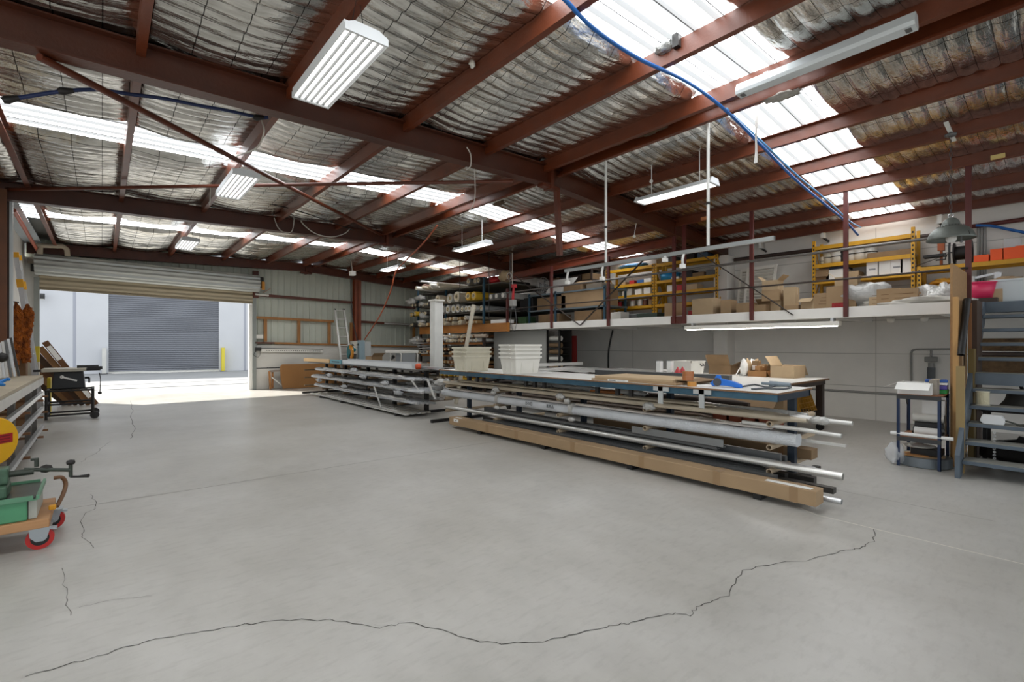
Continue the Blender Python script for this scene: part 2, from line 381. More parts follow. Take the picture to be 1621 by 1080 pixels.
def ceiling():
    mb = MB(); xs = [XL+.05]+PX_+[XW]
    bays = [(-3.0, SKY[0][0]), (SKY[0][1], BY[1]), (BY[1], SKY[1][0]), (SKY[1][1], BY[2]), (BY[2], SKY[2][0]), (SKY[2][1], YB)]
    for i in range(len(xs)-1):
        xa, xb = xs[i], xs[i+1]
        if abs(xa-5.05) < .01: continue          # dark open gap along the ridge
        for (ya, yb) in bays:
            if xa < -1.0 and ya > 10: continue
            nv = max(4, int((yb-ya)/.021)); nu = 10
            wob = noise.noise((xa*3.1, ya, 0))*.03
            def fn(s, t, xa=xa, xb=xb, ya=ya, yb=yb, wob=wob):
                x = xa+(xb-xa)*s; y = ya+(yb-ya)*t
                e = math.sin(math.pi*s)**.7
                row = math.floor(y/.15); f = y/.15-row
                amp = (.030+.028*noise.noise((x*.7, row*1.7, 3.3)))*(1 if x < 4 else .62)
                rip = -abs(math.sin(math.pi*f))**.7*amp
                big = .035*noise.noise((x*1.1, y*.9, 7.7))
                fine = .010*noise.noise((x*2.2+9, y*9.0, 1.0))+.005*noise.noise((x*14, y*7, 5.0))
                z = zp(x)+.165-(.045+wob)*e+(rip+big+fine)*(.25+.75*e)
                q = min(1, min(t, 1-t)*(yb-ya)/.10); z = (zp(x)+.235)*(1-q)+z*q
                yj = y+(.03*noise.noise((x*4, ya, 2.)) if 0 < t < 1 else (.04*noise.noise((x*5, ya+t, 4.))))
                return (x, yj, z)
            mb.grid(fn, nu, nv)
    struct('ceiling', mb, foil_material())
    ro = MB()
    for xa, xb in ((XL-.3, XR), (XR, XW+.2)):
        for ya, yb in ((-3.2, SKY[0][0]), (SKY[0][1], SKY[1][0]), (SKY[1][1], SKY[2][0]), (SKY[2][1], YB+.3)):
            vs = [(xa, ya, zp(xa)+.25), (xb, ya, zp(xb)+.25), (xb, yb, zp(xb)+.25), (xa, yb, zp(xa)+.25)]
            ro.sheet(vs, (0,0,1), .02)
    struct('roof', ro, mat('roof_sheet', hx('6e6f6c'), .5, .3))
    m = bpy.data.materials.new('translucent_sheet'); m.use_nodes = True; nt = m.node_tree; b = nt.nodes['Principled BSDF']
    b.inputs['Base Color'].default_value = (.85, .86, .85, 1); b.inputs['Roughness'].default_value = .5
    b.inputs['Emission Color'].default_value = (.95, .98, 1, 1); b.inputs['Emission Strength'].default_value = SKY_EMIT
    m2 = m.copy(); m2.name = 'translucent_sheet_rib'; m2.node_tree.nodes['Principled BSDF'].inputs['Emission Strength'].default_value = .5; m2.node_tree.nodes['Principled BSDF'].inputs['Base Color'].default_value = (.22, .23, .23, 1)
    for k, (ya, yb) in enumerate(SKY):
        for xa, xb in ((XL, XR), (XR, XW)):
            mb = MB(); y = ya-.2; prof = []
            while y < yb+.15: prof += [(y, .0), (y+.035, .028), (y+.075, .028), (y+.11, 0), (y+.195, 0)]; y += .2
            prof = [(min(a, yb+.2), b_) for a, b_ in prof]
            vs = []
            for a, o in prof: vs += [(xa, a, zp(xa)+.19+o), (xb, a, zp(xb)+.19+o)]
            mb.add(vs, [(2*i, 2*i+1, 2*i+3, 2*i+2) for i in range(len(prof)-1)])
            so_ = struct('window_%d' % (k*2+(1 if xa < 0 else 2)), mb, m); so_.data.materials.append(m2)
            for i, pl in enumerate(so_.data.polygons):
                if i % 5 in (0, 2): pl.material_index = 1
    # mesh wires under the skylights
    for k, (ya, yb) in enumerate(SKY):
        mb = MB()
        n = 2
        for y in (ya+.02, ya+.28, ya+.56):
            mb.bar((XL, y, zp(XL)+.172), (XR, y, zp(XR)+.172), .006, .006); mb.bar((XR, y, zp(XR)+.172), (XW, y, zp(XW)+.172), .006, .006)
        struct('skylight_wire', mb, EDGE)
ceiling()

# ---------------- outside: yard, opposite building
CONC = mat('yard_concrete', hx('a8a7a6'), .85, 0, .15, 1.2)
struct('yard_ground', MB().box((-14, YB+.15, -.16), (24, 33.5, -.01)), CONC)
for py, wd in ((612.5, .22), (606, .12)):  # dark strips painted in for thin shadow lines across the sunlit yard
    y = PZ(270, py, 0).y; struct('yard_shadow_strip', MB().box((-6, y, -.012), (8, y+wd, -.004)), mat('shadow_strip_grey', hx('5a5c5e'), .8))
def yonder():
    P0, P1 = PZ(62, 594, 0), PZ(389, 586.5, 0)
    d = (P1-P0).normalized(); n = Vector((d.y, -d.x, 0))          # faces us
    if n.y > 0: n = -n
    def at(px):
        # where the column px meets the wall line
        a, b, _ = _d(px, 0); den = a*d.y-b*d.x; t = (P0.x*d.y-P0.y*d.x)/den; return Vector((a*t, b*t, 0))
    OW = mat('bluish_white_render', hx('d3d4d8'), .85, 0, .06, .8)
    L, R = at(62)-d*14, at(389)+d*16
    mb = MB()
    def seg(p, q, z0, z1, th=.3): mb.sheet([p+Vector((0,0,z0)), q+Vector((0,0,z0)), q+Vector((0,0,z1)), p+Vector((0,0,z1))], -n, th)
    a, b = at(171.5), at(346.5); TOP = 4.6
    seg(L, a, 0, 8.2); seg(b, R, 0, 8.2); seg(a, b, TOP, 8.2)
    struct('wall_opposite', mb, OW)
    jm = MB()
    for px in (115.5, 386):
        p = at(px); jm.sheet([p+n*.004, p+d*.12+n*.004, p+d*.12+n*.004+Vector((0,0,8)), p+n*.004+Vector((0,0,8))], -n, .01)
    struct('trim_2', jm, mat('joint_shade', hx('a9abb5'), .9))
    # grey roller shutter: curved slats, one mesh
    sh = thing('roller_shutter', 'closed grey slatted roller shutter in the white building across the yard', 'roller shutter', a.lerp(b, .5))
    z = .06; mb = MB(); rows = []
    while z < TOP+.05:
        for k in range(5):
            t = k/5; rows.append((z+.105*t, .034*math.sin(math.pi*t)))
        z += .105
    vs = []
    for zz, o in rows: vs += [a+Vector((0,0,zz))+n*(o-.1), b+Vector((0,0,zz))+n*(o-.1)]
    mb.add(vs, [(2*i, 2*i+1, 2*i+3, 2*i+2) for i in range(len(rows)-1)])
    mb.build('slat_curtain', mat('slate_blue_steel', hx('7e8087'), .5, .2), sh)
    mb = MB()
    mb.bar(a+n*(-.08)+Vector((0,0,.04)), b+n*(-.08)+Vector((0,0,.04)), .06, .08); mb.build('bottom_rail', WHITEP, sh)
    for p, lab, m_, w_ in ((at(166.5)+n*.22, 'white steel guard post left of the grey roller shutter', WHITEP, .17), (at(353)+n*.22, 'yellow steel guard post right of the grey roller shutter', mat('post_yellow', hx('e6d34a'), .6), .15)):
        t = thing('guard_post', lab, 'guard post', p, 'guard posts beside the shutter')
        MB().bar(p, p+Vector((0,0,1.28)), w_*1.4, w_).build('post', m_, t)
        MB().bar(p+n*.1, p+n*.1+Vector((0,0,.02)), .4, .3).build('base_plate', EDGE, t)
    p = at(68)+Vector((0,0,PY(68, 470, at(68).y).z))
    t = thing('flood_light', 'small dark outdoor flood light on the white wall across the yard', 'light', p)
    MB().cbox(p+n*.32, (.28, .2, .2), 0, .5).build('housing', EDGE, t)
    MB().bar(p+n*.02, p+n*.3, .05, .05).build('bracket', EDGE, t)
    MB().cbox(p+n*.36-Vector((0,0,.13)), (.26, .15, .02), 0, .5).build('lens', WHITEP, t)
    return d, n
yonder()
# ================================================================== the two stock racks and the far table
BLUE = mat('blue_steel', hx('375c70'), .45, .1, .35, 8, .1, 60)
NAVY = mat('navy_steel', hx('22303f'), .45, .1, .3, 8)
BLK = mat('black_steel', hx('24211f'), .5, .1, .3, 10)
CARD = mat('cardboard', hx('a98d6b'), .8, 0, .15, 3)
CARDD = mat('cardboard_dark', hx('8c7152'), .85, 0, .2, 4)
CARDL = mat('cardboard_pale', hx('bea583'), .85, 0, .12, 4)
TAPE = mat('brown_tape', hx('8a6540'), .4)
PAPER = mat('white_paper', hx('e9e7e2'), .7)
INK = mat('ink', hx('2a2a2c'), .7)
ALU = mat('mill_aluminium', hx('d2d3d4'), .32, .7, .1, 3, stretch=(3, .1, 3))
ALUW = mat('white_aluminium', hx('cfcdc8'), .35, .25, .1, 5)
GREYP = mat('grey_profile', hx('6c6d6d'), .4, .5, .15, 4)
DGREY = mat('dark_grey_profile', hx('45413d'), .45, .4, .2, 4)
BUB = mat('bubble_wrap', hx('d6d9dc'), .25, .15, .12, 5, .6, 90)
FILM = mat('plastic_film', hx('c6c4bf'), .18, .1, .25, 6, .8, 24)
FILMG = mat('silver_film', hx('cfd1d3'), .2, .3, .3, 5, .8, 22, stretch=(3, .35, 3))
BEIGE = mat('beige_wrap', hx('c6b8a1'), .35, .1, .3, 4, .5, 22, stretch=(3, .3, 3))
PIPEB = mat('beige_tube', hx('b7a48a'), .5, .1)
WHITE = mat('white_plastic', hx('e4e1d8'), .4, 0, .06, 5)
CREAM = mat('cream_plastic', hx('d9d3bf'), .45, 0, .12, 6)
MELA = mat('white_board', hx('dedcd7'), .45, 0, .08, 2)
PLYE = mat('ply_edge', hx('8d6a4b'), .7, 0, .3, 12)
DBRN = mat('dark_brown_steel', hx('42342c'), .5, .1, .2, 6)

def wrapped(mb, x, z, y0, y1, wd, ht, amp=.01, seed=0, step=.08, x2=None, z2=None, p=4.0, taper=True):
    """a long soft bundle along Y, rounded box section, surface of loose film; rests at height z"""
    n = max(6, int(abs(y1-y0)/step)); m = 14; vs = []; fs = []
    for i in range(n+1):
        t = i/n; y = y0+(y1-y0)*t
        xc = x if x2 is None else x+(x2-x)*t; zc = z if z2 is None else z+(z2-z)*t
        k = 1.0
        if taper: k = min(1, .55+.45*min(t, 1-t)*n/2.0)
        for j in range(m):
            a = 2*math.pi*j/m; c, s = math.cos(a), math.sin(a)
            r = 1/((abs(c)**p+abs(s)**p)**(1/p))
            q = amp*noise.noise((j*1.7+seed*9.1, y*3.1, seed*3.3))+amp*.6*noise.noise((j*3.1, y*9.7, seed*5.7))
            dx = c*r*wd/2*k+q*c; dz = s*r*ht/2*k+(q*s if s > -.2 else 0)
            vs.append((xc+dx, y, zc+ht/2+dz))
    for i in range(n):
        for j in range(m): fs.append((i*m+j, i*m+(j+1) % m, (i+1)*m+(j+1) % m, (i+1)*m+j))
    mb.add(vs, fs, True)
    mb.add(vs[:m], [tuple(range(m))]); mb.add(vs[n*m:], [tuple(range(m))])
    return mb
def crumple(mb, c, rx, ry, rz, seed=0, amp=.35, n=10):
    """a crumpled blob: loose film, bag, rag"""
    c = Vector(c)
    def fn(s, t):
        a = 2*math.pi*s; b = math.pi*t
        d = Vector((math.sin(b)*math.cos(a), math.sin(b)*math.sin(a), math.cos(b)))
        k = 1+amp*noise.noise(d*2.3+Vector((seed*3.7, 1, 2)))+amp*.6*noise.noise(d*6+Vector((seed, 5, 0)))
        return (c.x+d.x*rx*k, c.y+d.y*ry*k, max(c.z-rz*.98, c.z+d.z*rz*k))
    return mb.grid(fn, n*2, n)

# ------------------------------------------------ stock rack under the blue table
PXB = 5.36
yB = [ZX(px, PXB) for px in (743, 821.6, 924, 1061, 1254)]      # far to near
rk = thing('stock_rack', 'blue steel cantilever stock rack topped by a long blue-edged work table', 'rack', (PXB, 4.6, 0))
for y in yB:
    p = MB().box((PXB-.035, y-.035, .02), (PXB+.035, y+.035, .90)).build('post', NAVY, rk, .004)
    MB().box((4.52, y-.035, 0), (6.1, y+.035, .055)).build('foot', BLK, rk, .004)
    for z in (.225, .455, .68):
        MB().pipe((4.84, y+.02, z-.03), (5.34, y+.02, z-.03), .027, .02, 14).build('arm', PIPEB, rk)
        MB().tube([(5.38, y, z-.03), (5.95, y, z-.03)], .025, 10).build('rear_arm', PIPEB, rk)
TY0, TY1 = ZX(1229.8, 4.68), ZX(696, 4.68)
MB().bar((4.70, TY0, .915), (4.70, TY1, .915), .04, .065).build('front_rail', BLUE, rk, .003)
MB().bar((5.52, TY0, .915), (5.52, TY1, .915), .04, .065).build('rear_rail', BLUE, rk, .003)
MB().bar((4.70, TY0+.02, .915), (5.54, TY0+.02, .915), .04, .065).build('end_rail', NAVY, rk, .003)
MB().bar((4.70, TY1-.02, .915), (5.54, TY1-.02, .915), .04, .065).build('end_rail', NAVY, rk, .003)
tt = MB().box((4.67, TY0-.01, .948), (5.56, TY1, .966)).build('table_top', MELA, rk, .002)
MB().box((4.664, TY0-.014, .949), (4.669, TY1, .965)).build('edge_strip', PLYE, tt)
MB().box((4.67, TY0-.016, .949), (5.55, TY0-.010, .965)).build('edge_strip', PLYE, tt)
for px in (756, 833, 847, 862, 946, 978, 999): 
    y = ZX(px, 4.72); MB().bar((4.72, y, .885), (4.72, y, .80), .045, .045).build('bracket', BLK, rk)
for px in (1046, 1111):
    y = ZX(px, 4.665); b = MB().box((4.655, y-.028, .76), (4.668, y+.028, .945)).box((4.655, y-.10, .90), (4.668, y+.09, .945)).build('joint_plate', mat('grey_primer', hx('aeb0ae'), .6), rk)
# lower shelf lip
MB().bar((5.0, yB[-1]-.1, .03), (5.0, yB[0], .03), .03, .03).build('tie_bar', BLK, rk)

# long cardboard carton on the feet
def along(px, X): return ZX(px, X)
bx0, bx1 = 4.50, 4.68
yn, yf = PX(1292, 798, bx0).y, PX(711, 673, bx0).y
ct = thing('long_carton', 'long narrow brown cardboard carton lying along the foot of the blue rack', 'carton', (4.59, (yn+yf)/2, .056))
cb = MB().box((bx0, yn, .057), (bx1, yf, .185)).build('carton_body', CARD, ct, .006)
for px in (771, 817, 906, 1015, 1134, 1256):
    y = along(px, bx0); MB().box((bx0-.001, y-.035, .0565), (bx1+.001, y+.035, .1862)).build('tape_band', mat('tape_tan', hx('977a58'), .4), ct)
MB().box((bx0+.03, yn+.05, .186), (bx0+.10, yn+.42, .1868)).build('paper_label', PAPER, ct)
MB().box((bx0-.0014, yf-.28, .12), (bx0-.0008, yf-.14, .17)).box((bx0+.02, yf-.3, .1858), (bx0+.07, yf-.14, .1866)).build('paper_label', PAPER, ct)
MB().box((bx0-.0018, yf-.22, .135), (bx0-.0014, yf-.19, .15)).build('label_mark', INK, ct)

def bars(name, labelf, cat, lst, group, m):
    for i, (x, z, y0, y1, wd, ht) in enumerate(lst):
        mb = MB().box((x-wd/2, y0, z), (x+wd/2, y1, z+ht)).box((x-wd/2-.001, y0-.001, z+ht*.45), (x-wd/2, y1, z+ht*.55))
        one(name, mb, m, labelf(i), cat, group)
L1 = .058
bars('metal_profile', lambda i: 'dark grey metal profile lying behind the long cardboard carton on the rack feet', 'profile',
     [(4.75+.10*i, L1, yn+.02+.22*((i*5) % 3), yf-.15-.2*((i*3) % 4), .08, .05+.014*((i*2) % 3)) for i in range(6) if i], 'dark profiles on the rack feet', DGREY)
bars('metal_profile', lambda i: 'grey metal profile in the upper layer behind the long cardboard carton', 'profile',
     [(4.79+.11*i, L1+.082, yn+.42+.1*i, yf-.6-.15*i, .085, .045) for i in range(4)], 'grey profiles above the rack feet', GREYP)
one('metal_tube', MB().pipe((4.725, yn-.12, .085), (4.725, yf-.5, .085), .024, .02, 14), ALU, 'thin aluminium tube end poking out past the long brown carton', 'tube')
# big silver tube in front on the lowest arms
zt = .227+.033
a, b = PX(1334, 747.5, 4.88), PX(706, 645, 4.88)
one('metal_tube', MB().pipe((4.89, a.y, zt), (4.89, b.y, zt), .033, .029, 20), mat('polished_aluminium', hx('d8d6d1'), .33, .7), 'long polished round silver tube resting on the lowest rack arms above the long carton', 'tube')
one('metal_tube', MB().pipe((4.97, a.y+.18, .227+.026), (4.97, b.y-.3, .253), .026, .021, 14), ALU, 'aluminium tube lying right behind the long polished silver tube', 'tube')
one('metal_tube', MB().pipe((5.04, a.y+.26, .227+.022), (5.04, b.y-.5, .249), .022, .018, 14), ALU, 'slimmer aluminium tube second behind the long polished silver tube', 'tube')
bars('metal_profile', lambda i: 'grey flat metal profile on the lowest rack arms behind the silver tubes', 'profile',
     [(5.12+.065*i, .226, yn+.5+.3*(i % 2), yf-.2, .055, .10-.02*i) for i in range(3)], 'flat profiles on the lowest arms', GREYP)
one('metal_profile', MB().box((4.93, along(1135, 4.93), .30), (5.0, yf-1.0, .335)), GREYP, 'wide pale grey profile stacked over the silver tubes under the bubble wrapped bundle', 'profile')
one('metal_channel', MB().box((4.90, along(1145, 4.9), .335), (4.905, along(1000, 4.9), .42)).box((4.90, along(1145, 4.9), .335), (4.96, along(1000, 4.9), .34)), mat('zinc', hx('8e9090'), .4, .6), 'short upright zinc channel under the right half of the bubble wrapped bundle', 'profile')
ca = thing('long_carton', 'second narrow cardboard carton deep in the rack behind the upright zinc channel', 'carton', (5.6, 3.4, .23))
MB().box((5.5, yn+.35, .227), (5.68, 4.6, .33)).build('carton_body', CARDD, ca, .006)
MB().box((5.498, 2.0, .2275), (5.682, 2.06, .3312)).build('tape_band', TAPE, ca)
# bubble wrapped bundle on the middle arms
yb0, yb1 = PX(1262, 690, 4.9).y, PX(702, 632, 4.9).y
bb = thing('wrapped_bundle', 'long silvery bubble wrapped bundle on the middle arms of the blue rack', 'bundle', (4.95, 4, .456))
wrapped(MB(), 4.93, .457, yb0, yb1, .15, .115, .014, 3, .05, taper=False).build('bubble_wrap', BUB, bb)
wrapped(MB(), 4.98, .575, yb0+.25, yb1-.1, .12, .03, .014, 5).build('loose_film', mat('pinkish_film', hx('cfc6bd'), .25, 0, .15, 5, .6, 20), bb)
for px, txt in ((838, 'DYO'), (872, 'BAA')):
    # hand-lettered marks on the wrap
    y = along(px, 4.85); w_ = MB(); X = 4.840
    def stroke(*pp): 
        for q0, q1 in zip(pp[:-1], pp[1:]): w_.bar((X, y-q0[0], .51+q0[1]), (X, y-q1[0], .51+q1[1]), .006, .004)
    if txt == 'DYO':
        stroke((-.07,0),(-.07,.045),(-.04,.03),(-.04,.01),(-.07,0)); stroke((-.02,.045),(0,.025),(.02,.045)); stroke((0,.025),(0,0)); stroke((.035,0),(.035,.045),(.065,.045),(.065,0),(.035,0))
    else:
        stroke((-.07,0),(-.07,.045),(-.045,.04),(-.06,.024),(-.04,.01),(-.07,0)); stroke((-.03,0),(-.01,.045),(.01,0)); stroke((.02,0),(.04,.045),(.06,0))
    w_.build('handwriting', INK, bb)
for px in (785, 902):
    y = along(px, 4.85); mb = MB(); wrapped(mb, 4.93, .452, y-.035, y+.035, .17, .16, .004, px, .02, taper=False); mb.build('tape_band', FILM, bb)
    crumple(MB(), (4.82, y+.02, .64), .05, .05, .035, px).build('loose_tail', FILM, bb); crumple(MB(), (4.83, y-.05, .40), .03, .06, .03, px+1).build('loose_tail', FILM, bb)
one('metal_tube', MB().pipe((4.90, yb0-.02, .625), (4.90, yb0-.35, .61), .02, .016, 12).pipe((4.90, yb0-.02, .625), (4.9, yb0+.5, .63), .02, .016, 12), ALUW, 'short white tube end sticking out over the bubble wrapped bundle', 'tube')
one('metal_profile', MB().box((5.12, yb0-.32, .475), (5.15, yf-.3, .50)), ALUW, 'thin white profile reaching furthest right out of the middle arms', 'profile')
for i, (x, h_) in enumerate(((5.08, .07), (5.20, .05))):
    one('wrapped_bundle', wrapped(MB(), x, .457, yb0+.3+.2*i, yb1-.2, .10, h_, .008, 20+i), (FILM, DGREY)[i], ('film wrapped flat bundle behind the bubble wrapped one on the middle arms', 'dark slim bundle against the posts on the middle arms')[i], 'bundle')
# top level: beige wrapped profiles
yt0, yt1 = PX(1278, 655, 4.9).y, PX(703, 606, 4.9).y
bl = [(4.90, .09, .055, BEIGE, 'front beige wrapped profile bundle on the top arms below the table edge', 0), (5.0, .10, .06, BEIGE, 'second beige wrapped profile bundle from the front on the top arms', .12),
      (5.11, .10, .05, mat('tan_wrap', hx('a8957c'), .4, .1, .35, 4, .5, 20, stretch=(3,.3,3)), 'tan wrapped profile bundle third from the front on the top arms', .35), (5.22, .09, .065, FILM, 'pale film wrapped bundle nearest the posts on the top arms', .1)]
for i, (x, wd, ht, m, lab, dy) in enumerate(bl):
    one('wrapped_bundle', wrapped(MB(), x, .683, yt0+dy, yt1-dy*.7, wd, ht, .010, 40+i), m, lab, 'bundle')
one('wrapped_bundle', wrapped(MB(), 4.95, .745, yt0+.9, yt1-.4, .14, .03, .012, 50), BEIGE, 'thin beige wrapped layer lying on top of the top arm bundles', 'bundle')
for i in range(3):
    one('metal_tube', MB().pipe((4.93+.06*i, yt0-.34+.11*i, .725-.006*i), (4.93+.06*i, yt0+.16, .725), .019, .015, 12), ALUW, ('white tube with flared torn wrap at the right end of the top arms', 'middle white tube end of three beside the torn beige wrap', 'short white tube end nearest the rack post at the top arms')[i], 'tube')
one('plastic_wrap', crumple(MB(), (4.93, yt0-.10, .72), .05, .09, .035, 3), FILM, 'crumpled clear film at the right end of the beige bundles', 'plastic wrap')
for k, (px, lab) in enumerate(((785, 'far curl of film hanging at the beige bundle edge'), (887, 'middle curl of film hanging at the beige bundle edge'), (1027, 'near curl of film hanging at the beige bundle edge'))):
    one('plastic_wrap', crumple(MB(), (4.845, along(px, 4.85), .69), .035, .08, .045, 60+k), FILM, lab, 'plastic wrap')
# things on the rear side of the rack, seen between the arms
RB = mat('terracotta_bin', hx('9c5238'), .6, 0, .2, 8)
for i, px in enumerate((1150, 1172, 1196, 1218)):
    y = ZX(px, 5.9); t = thing('parts_bin', ('leftmost', 'second', 'third', 'rightmost')[i]+' of four terracotta parts bins behind the rack posts', 'parts bin', (5.9, y, .46), 'parts bins behind the rack')
    MB().box((5.75, y-.10, .457), (6.05, y+.10, .467)).box((5.75, y-.10, .457), (5.757, y+.10, .55)).box((6.04, y-.10, .457), (6.05, y+.10, .58)).box((5.75, y-.10, .457), (6.05, y-.093, .58)).box((5.75, y+.093, .457), (6.05, y+.10, .58)).build('bin_body', RB, t)
    crumple(MB(), (5.9, y, .53), .1, .07, .05, i).build('contents', FILM, t)
one('cardboard_sheet', MB().sheet([(5.75, 2.2, .69), (5.75, 3.0, .69), (5.95, 3.0, .86), (5.95, 2.2, .86)], (1,0,0), .012), CARDD, 'brown cardboard sheet tilted under the table behind the right rack post', 'cardboard')
for i in range(3):
    one('wrapped_bundle', wrapped(MB(), 5.6+.13*i, (.683, .457, .683)[i], 2.4+.5*i, 6.9-.3*i, .12, .08, .012, 70+i), (DBRN, mat('brown_wrap', hx('6d5a4a'), .5, .1, .3, 5), FILM)[i], ('dark brown bundle on the rear top arms of the blue rack', 'brown wrapped bundle on the rear middle arms of the blue rack', 'pale film bundle at the back of the rear top arms')[i], 'bundle')
for i, px in enumerate((838, 872, 905, 935, 1010)):
    y = ZX(px, 5.35); one('plastic_wrap', crumple(MB(), (5.2, y, .79), .1, .22, .04, 80+i, .5), FILM, 'crumpled clear film stuffed under the blue table, '+('leftmost heap', 'heap second from left', 'middle heap', 'heap fourth from left', 'rightmost heap')[i], 'plastic wrap')
one('cardboard_sheet', MB().cbox((5.2, ZX(965, 5.2), .775), (.2, .5, .03), .1), mat('orange_card', hx('b5713d'), .8), 'orange-brown cardboard piece under the middle of the blue table', 'cardboard')

# ------------------------------------------------ on the blue table
def fish_bin(name, label, loc, m, rz, group, ribs=True):
    t = thing(name, label, 'bin', loc, group)
    l0, w0, l1, w1, h = .225, .155, .262, .187, .265; th = .006
    mb = MB(); x, y, z = loc
    def ring(l, w, zz): return [(x-l, y-w, z+zz), (x+l, y-w, z+zz), (x+l, y+w, z+zz), (x-l, y+w, z+zz)]
    vs = ring(l0, w0, 0)+ring(l1, w1, h)+ring(l1-th, w1-th, h)+ring(l0-th, w0-th, .012)
    fs = [(3,2,1,0), (12,13,14,15)]
    for a_ in (0, 4, 8):
        for k in range(4): fs.append((a_+k, a_+(k+1) % 4, a_+4+(k+1) % 4, a_+4+k))
    mb.add(vs, fs); mb.build('bin_body', m, t)
    r = MB()
    for sx, sy in ((0,-1),(0,1)): r.box((x-l1-.012, y+sy*(w1+.004)-.010, z+h-.030), (x+l1+.012, y+sy*(w1+.004)+.010, z+h))
    for sx in (-1, 1): r.box((x+sx*(l1+.006)-.010, y-w1, z+h-.030), (x+sx*(l1+.006)+.010, y+w1, z+h))
    r.build('rim', m, t)
    if ribs:
        for k in (-.55, .55): MB().box((x+k*l0-.008, y-w0-.022, z+.02), (x+k*l0+.008, y-w0-.006, z+h-.03)).build('rib', m, t)
        for k in (-.5, .5): MB().box((x-l0-.026, y+k*w0-.008, z+.03), (x-l0-.008, y+k*w0+.008, z+h-.03)).build('rib', m, t)
    for sx in (-1, 1): MB().box((x+sx*(l1+.028)-.014, y-.10, z+h-.026), (x+sx*(l1+.028)+.014, y+.10, z+h-.006)).build('handle', m, t)
    t.rotation_euler.z = rz
    return t
TZ = .967
c1 = PZ(737, 588.5, TZ); c2 = PZ(816, 592.5, TZ)
n3 = ('bottom', 'middle', 'top'); n4 = ('bottom', 'second', 'third', 'top')
s1 = fish_bin('storage_bin', 'bottom bin of the left cream stack of three on the blue table', (c1.x+.235, c1.y+.155, TZ), CREAM, .03, 'cream plastic bins')
for i in (1, 2): fish_bin('storage_bin', n3[i]+' bin of the left cream stack of three on the blue table', (c1.x+.235, c1.y+.155, TZ+.072*i), CREAM, .03+.02*i, 'cream plastic bins', False)
s2 = fish_bin('storage_bin', 'bottom bin of the right white stack of four on the blue table', (c2.x+.235, c2.y+.155, TZ), WHITE, .0, 'white plastic bins')
for i in (1, 2, 3): fish_bin('storage_bin', n4[i]+' bin of the right white stack of four on the blue table', (c2.x+.235, c2.y+.155, TZ+.062*i), WHITE, -.01*i, 'white plastic bins', False)
# flat cartons
q0, q1 = PZ(926, 602, TZ), PZ(1062, 611.5, TZ)
fc = thing('flat_carton', 'lower flat brown carton lying on the blue table', 'carton', ((q0.x+q1.x)/2+.33, (q0.y+q1.y)/2, TZ), 'flat cartons')
MB().box((4.70, q1.y, TZ), (5.36, q0.y, TZ+.022)).build('carton_body', CARD, fc, .004)
MB().box((4.6990, q1.y+.62, TZ+.002), (4.6998, q1.y+.92, TZ+.0215)).build('paper_label', PAPER, fc)
MB().box((4.6984, q1.y+.80, TZ+.006), (4.699, q1.y+.90, TZ+.014)).box((4.6984, q1.y+.66, TZ+.009), (4.699, q1.y+.78, TZ+.011)).build('label_print', INK, fc)
fd = thing('flat_carton', 'upper flat brown carton with splayed end flaps on the blue table', 'carton', (5.0, q1.y+.6, TZ+.023), 'flat cartons')
MB().box((4.73, q1.y+.06, TZ+.0225), (5.38, q0.y-.03, TZ+.055)).build('carton_body', CARDL, fd, .004)
MB().sheet([(4.78, q1.y+.06, TZ+.03), (5.36, q1.y+.06, TZ+.03), (5.40, q1.y-.10, TZ+.012), (4.90, q1.y-.08, TZ+.010)], (0,0,1), .004).sheet([(4.78, q1.y+.06, TZ+.052), (5.36, q1.y+.06, TZ+.052), (5.42, q1.y-.12, TZ+.035), (4.95, q1.y-.10, TZ+.03)], (0,0,1), .004).build('end_flap', CARDD, fd)
def roll(name, p, r, h, m, label, n=22, core=.62):
    t = thing(name, label, 'tape roll', p)
    MB().pipe(p, p+Vector((0,0,h)), r, r*core, n).build('tape_winding', m, t)
    MB().pipe(p+Vector((0,0,.001)), p+Vector((0,0,h-.001)), r*core*.995, r*core*.9, n).build('core', CARDL, t)
    return t
pt = PZ(1089, 602, TZ+.057); BT = mat('packing_tape', hx('a8683a'), .3)
roll('tape_roll', Vector((pt.x, pt.y, TZ+.0555)), .058, .048, BT, 'lower brown tape roll of two stacked on the flat cartons')
roll('tape_roll', Vector((pt.x+.004, pt.y, TZ+.104)), .059, .048, BT, 'upper brown tape roll of two stacked on the flat cartons')
pt = PZ(1085, 613, TZ); roll('tape_roll', Vector((max(pt.x, 4.74), pt.y, TZ)), .046, .048, mat('amber_tape', hx('c98a3a'), .3), 'small amber tape roll at the front edge of the blue table')
# blue tape gun
pg = PZ(1150, 613, TZ); g_ = thing('tape_gun', 'blue hand tape dispenser lying on the blue table', 'tape dispenser', pg)
BL = mat('bright_blue', hx('1f6fd0'), .35)
mb = MB(); px0, py0 = pg.x, pg.y
prof = [(-.16,.0),(-.10,.0),(-.02,.012),(.08,.01),(.14,.0),(.17,.03),(.12,.075),(.10,.12),(.07,.12),(.06,.085),(.0,.075),(-.08,.06),(-.15,.035)]
mb.prism([(py0+a_, TZ+.002+b_) for a_, b_ in prof], .05, 'X', px0-.025); mb.build('body', BL, g_, .006)
MB().tube([(px0-.034, py0+.085, TZ+.05), (px0+.034, py0+.085, TZ+.05)], .042, 18).build('hub', mat('dark_hub', hx('4a4a4c'), .5), g_)
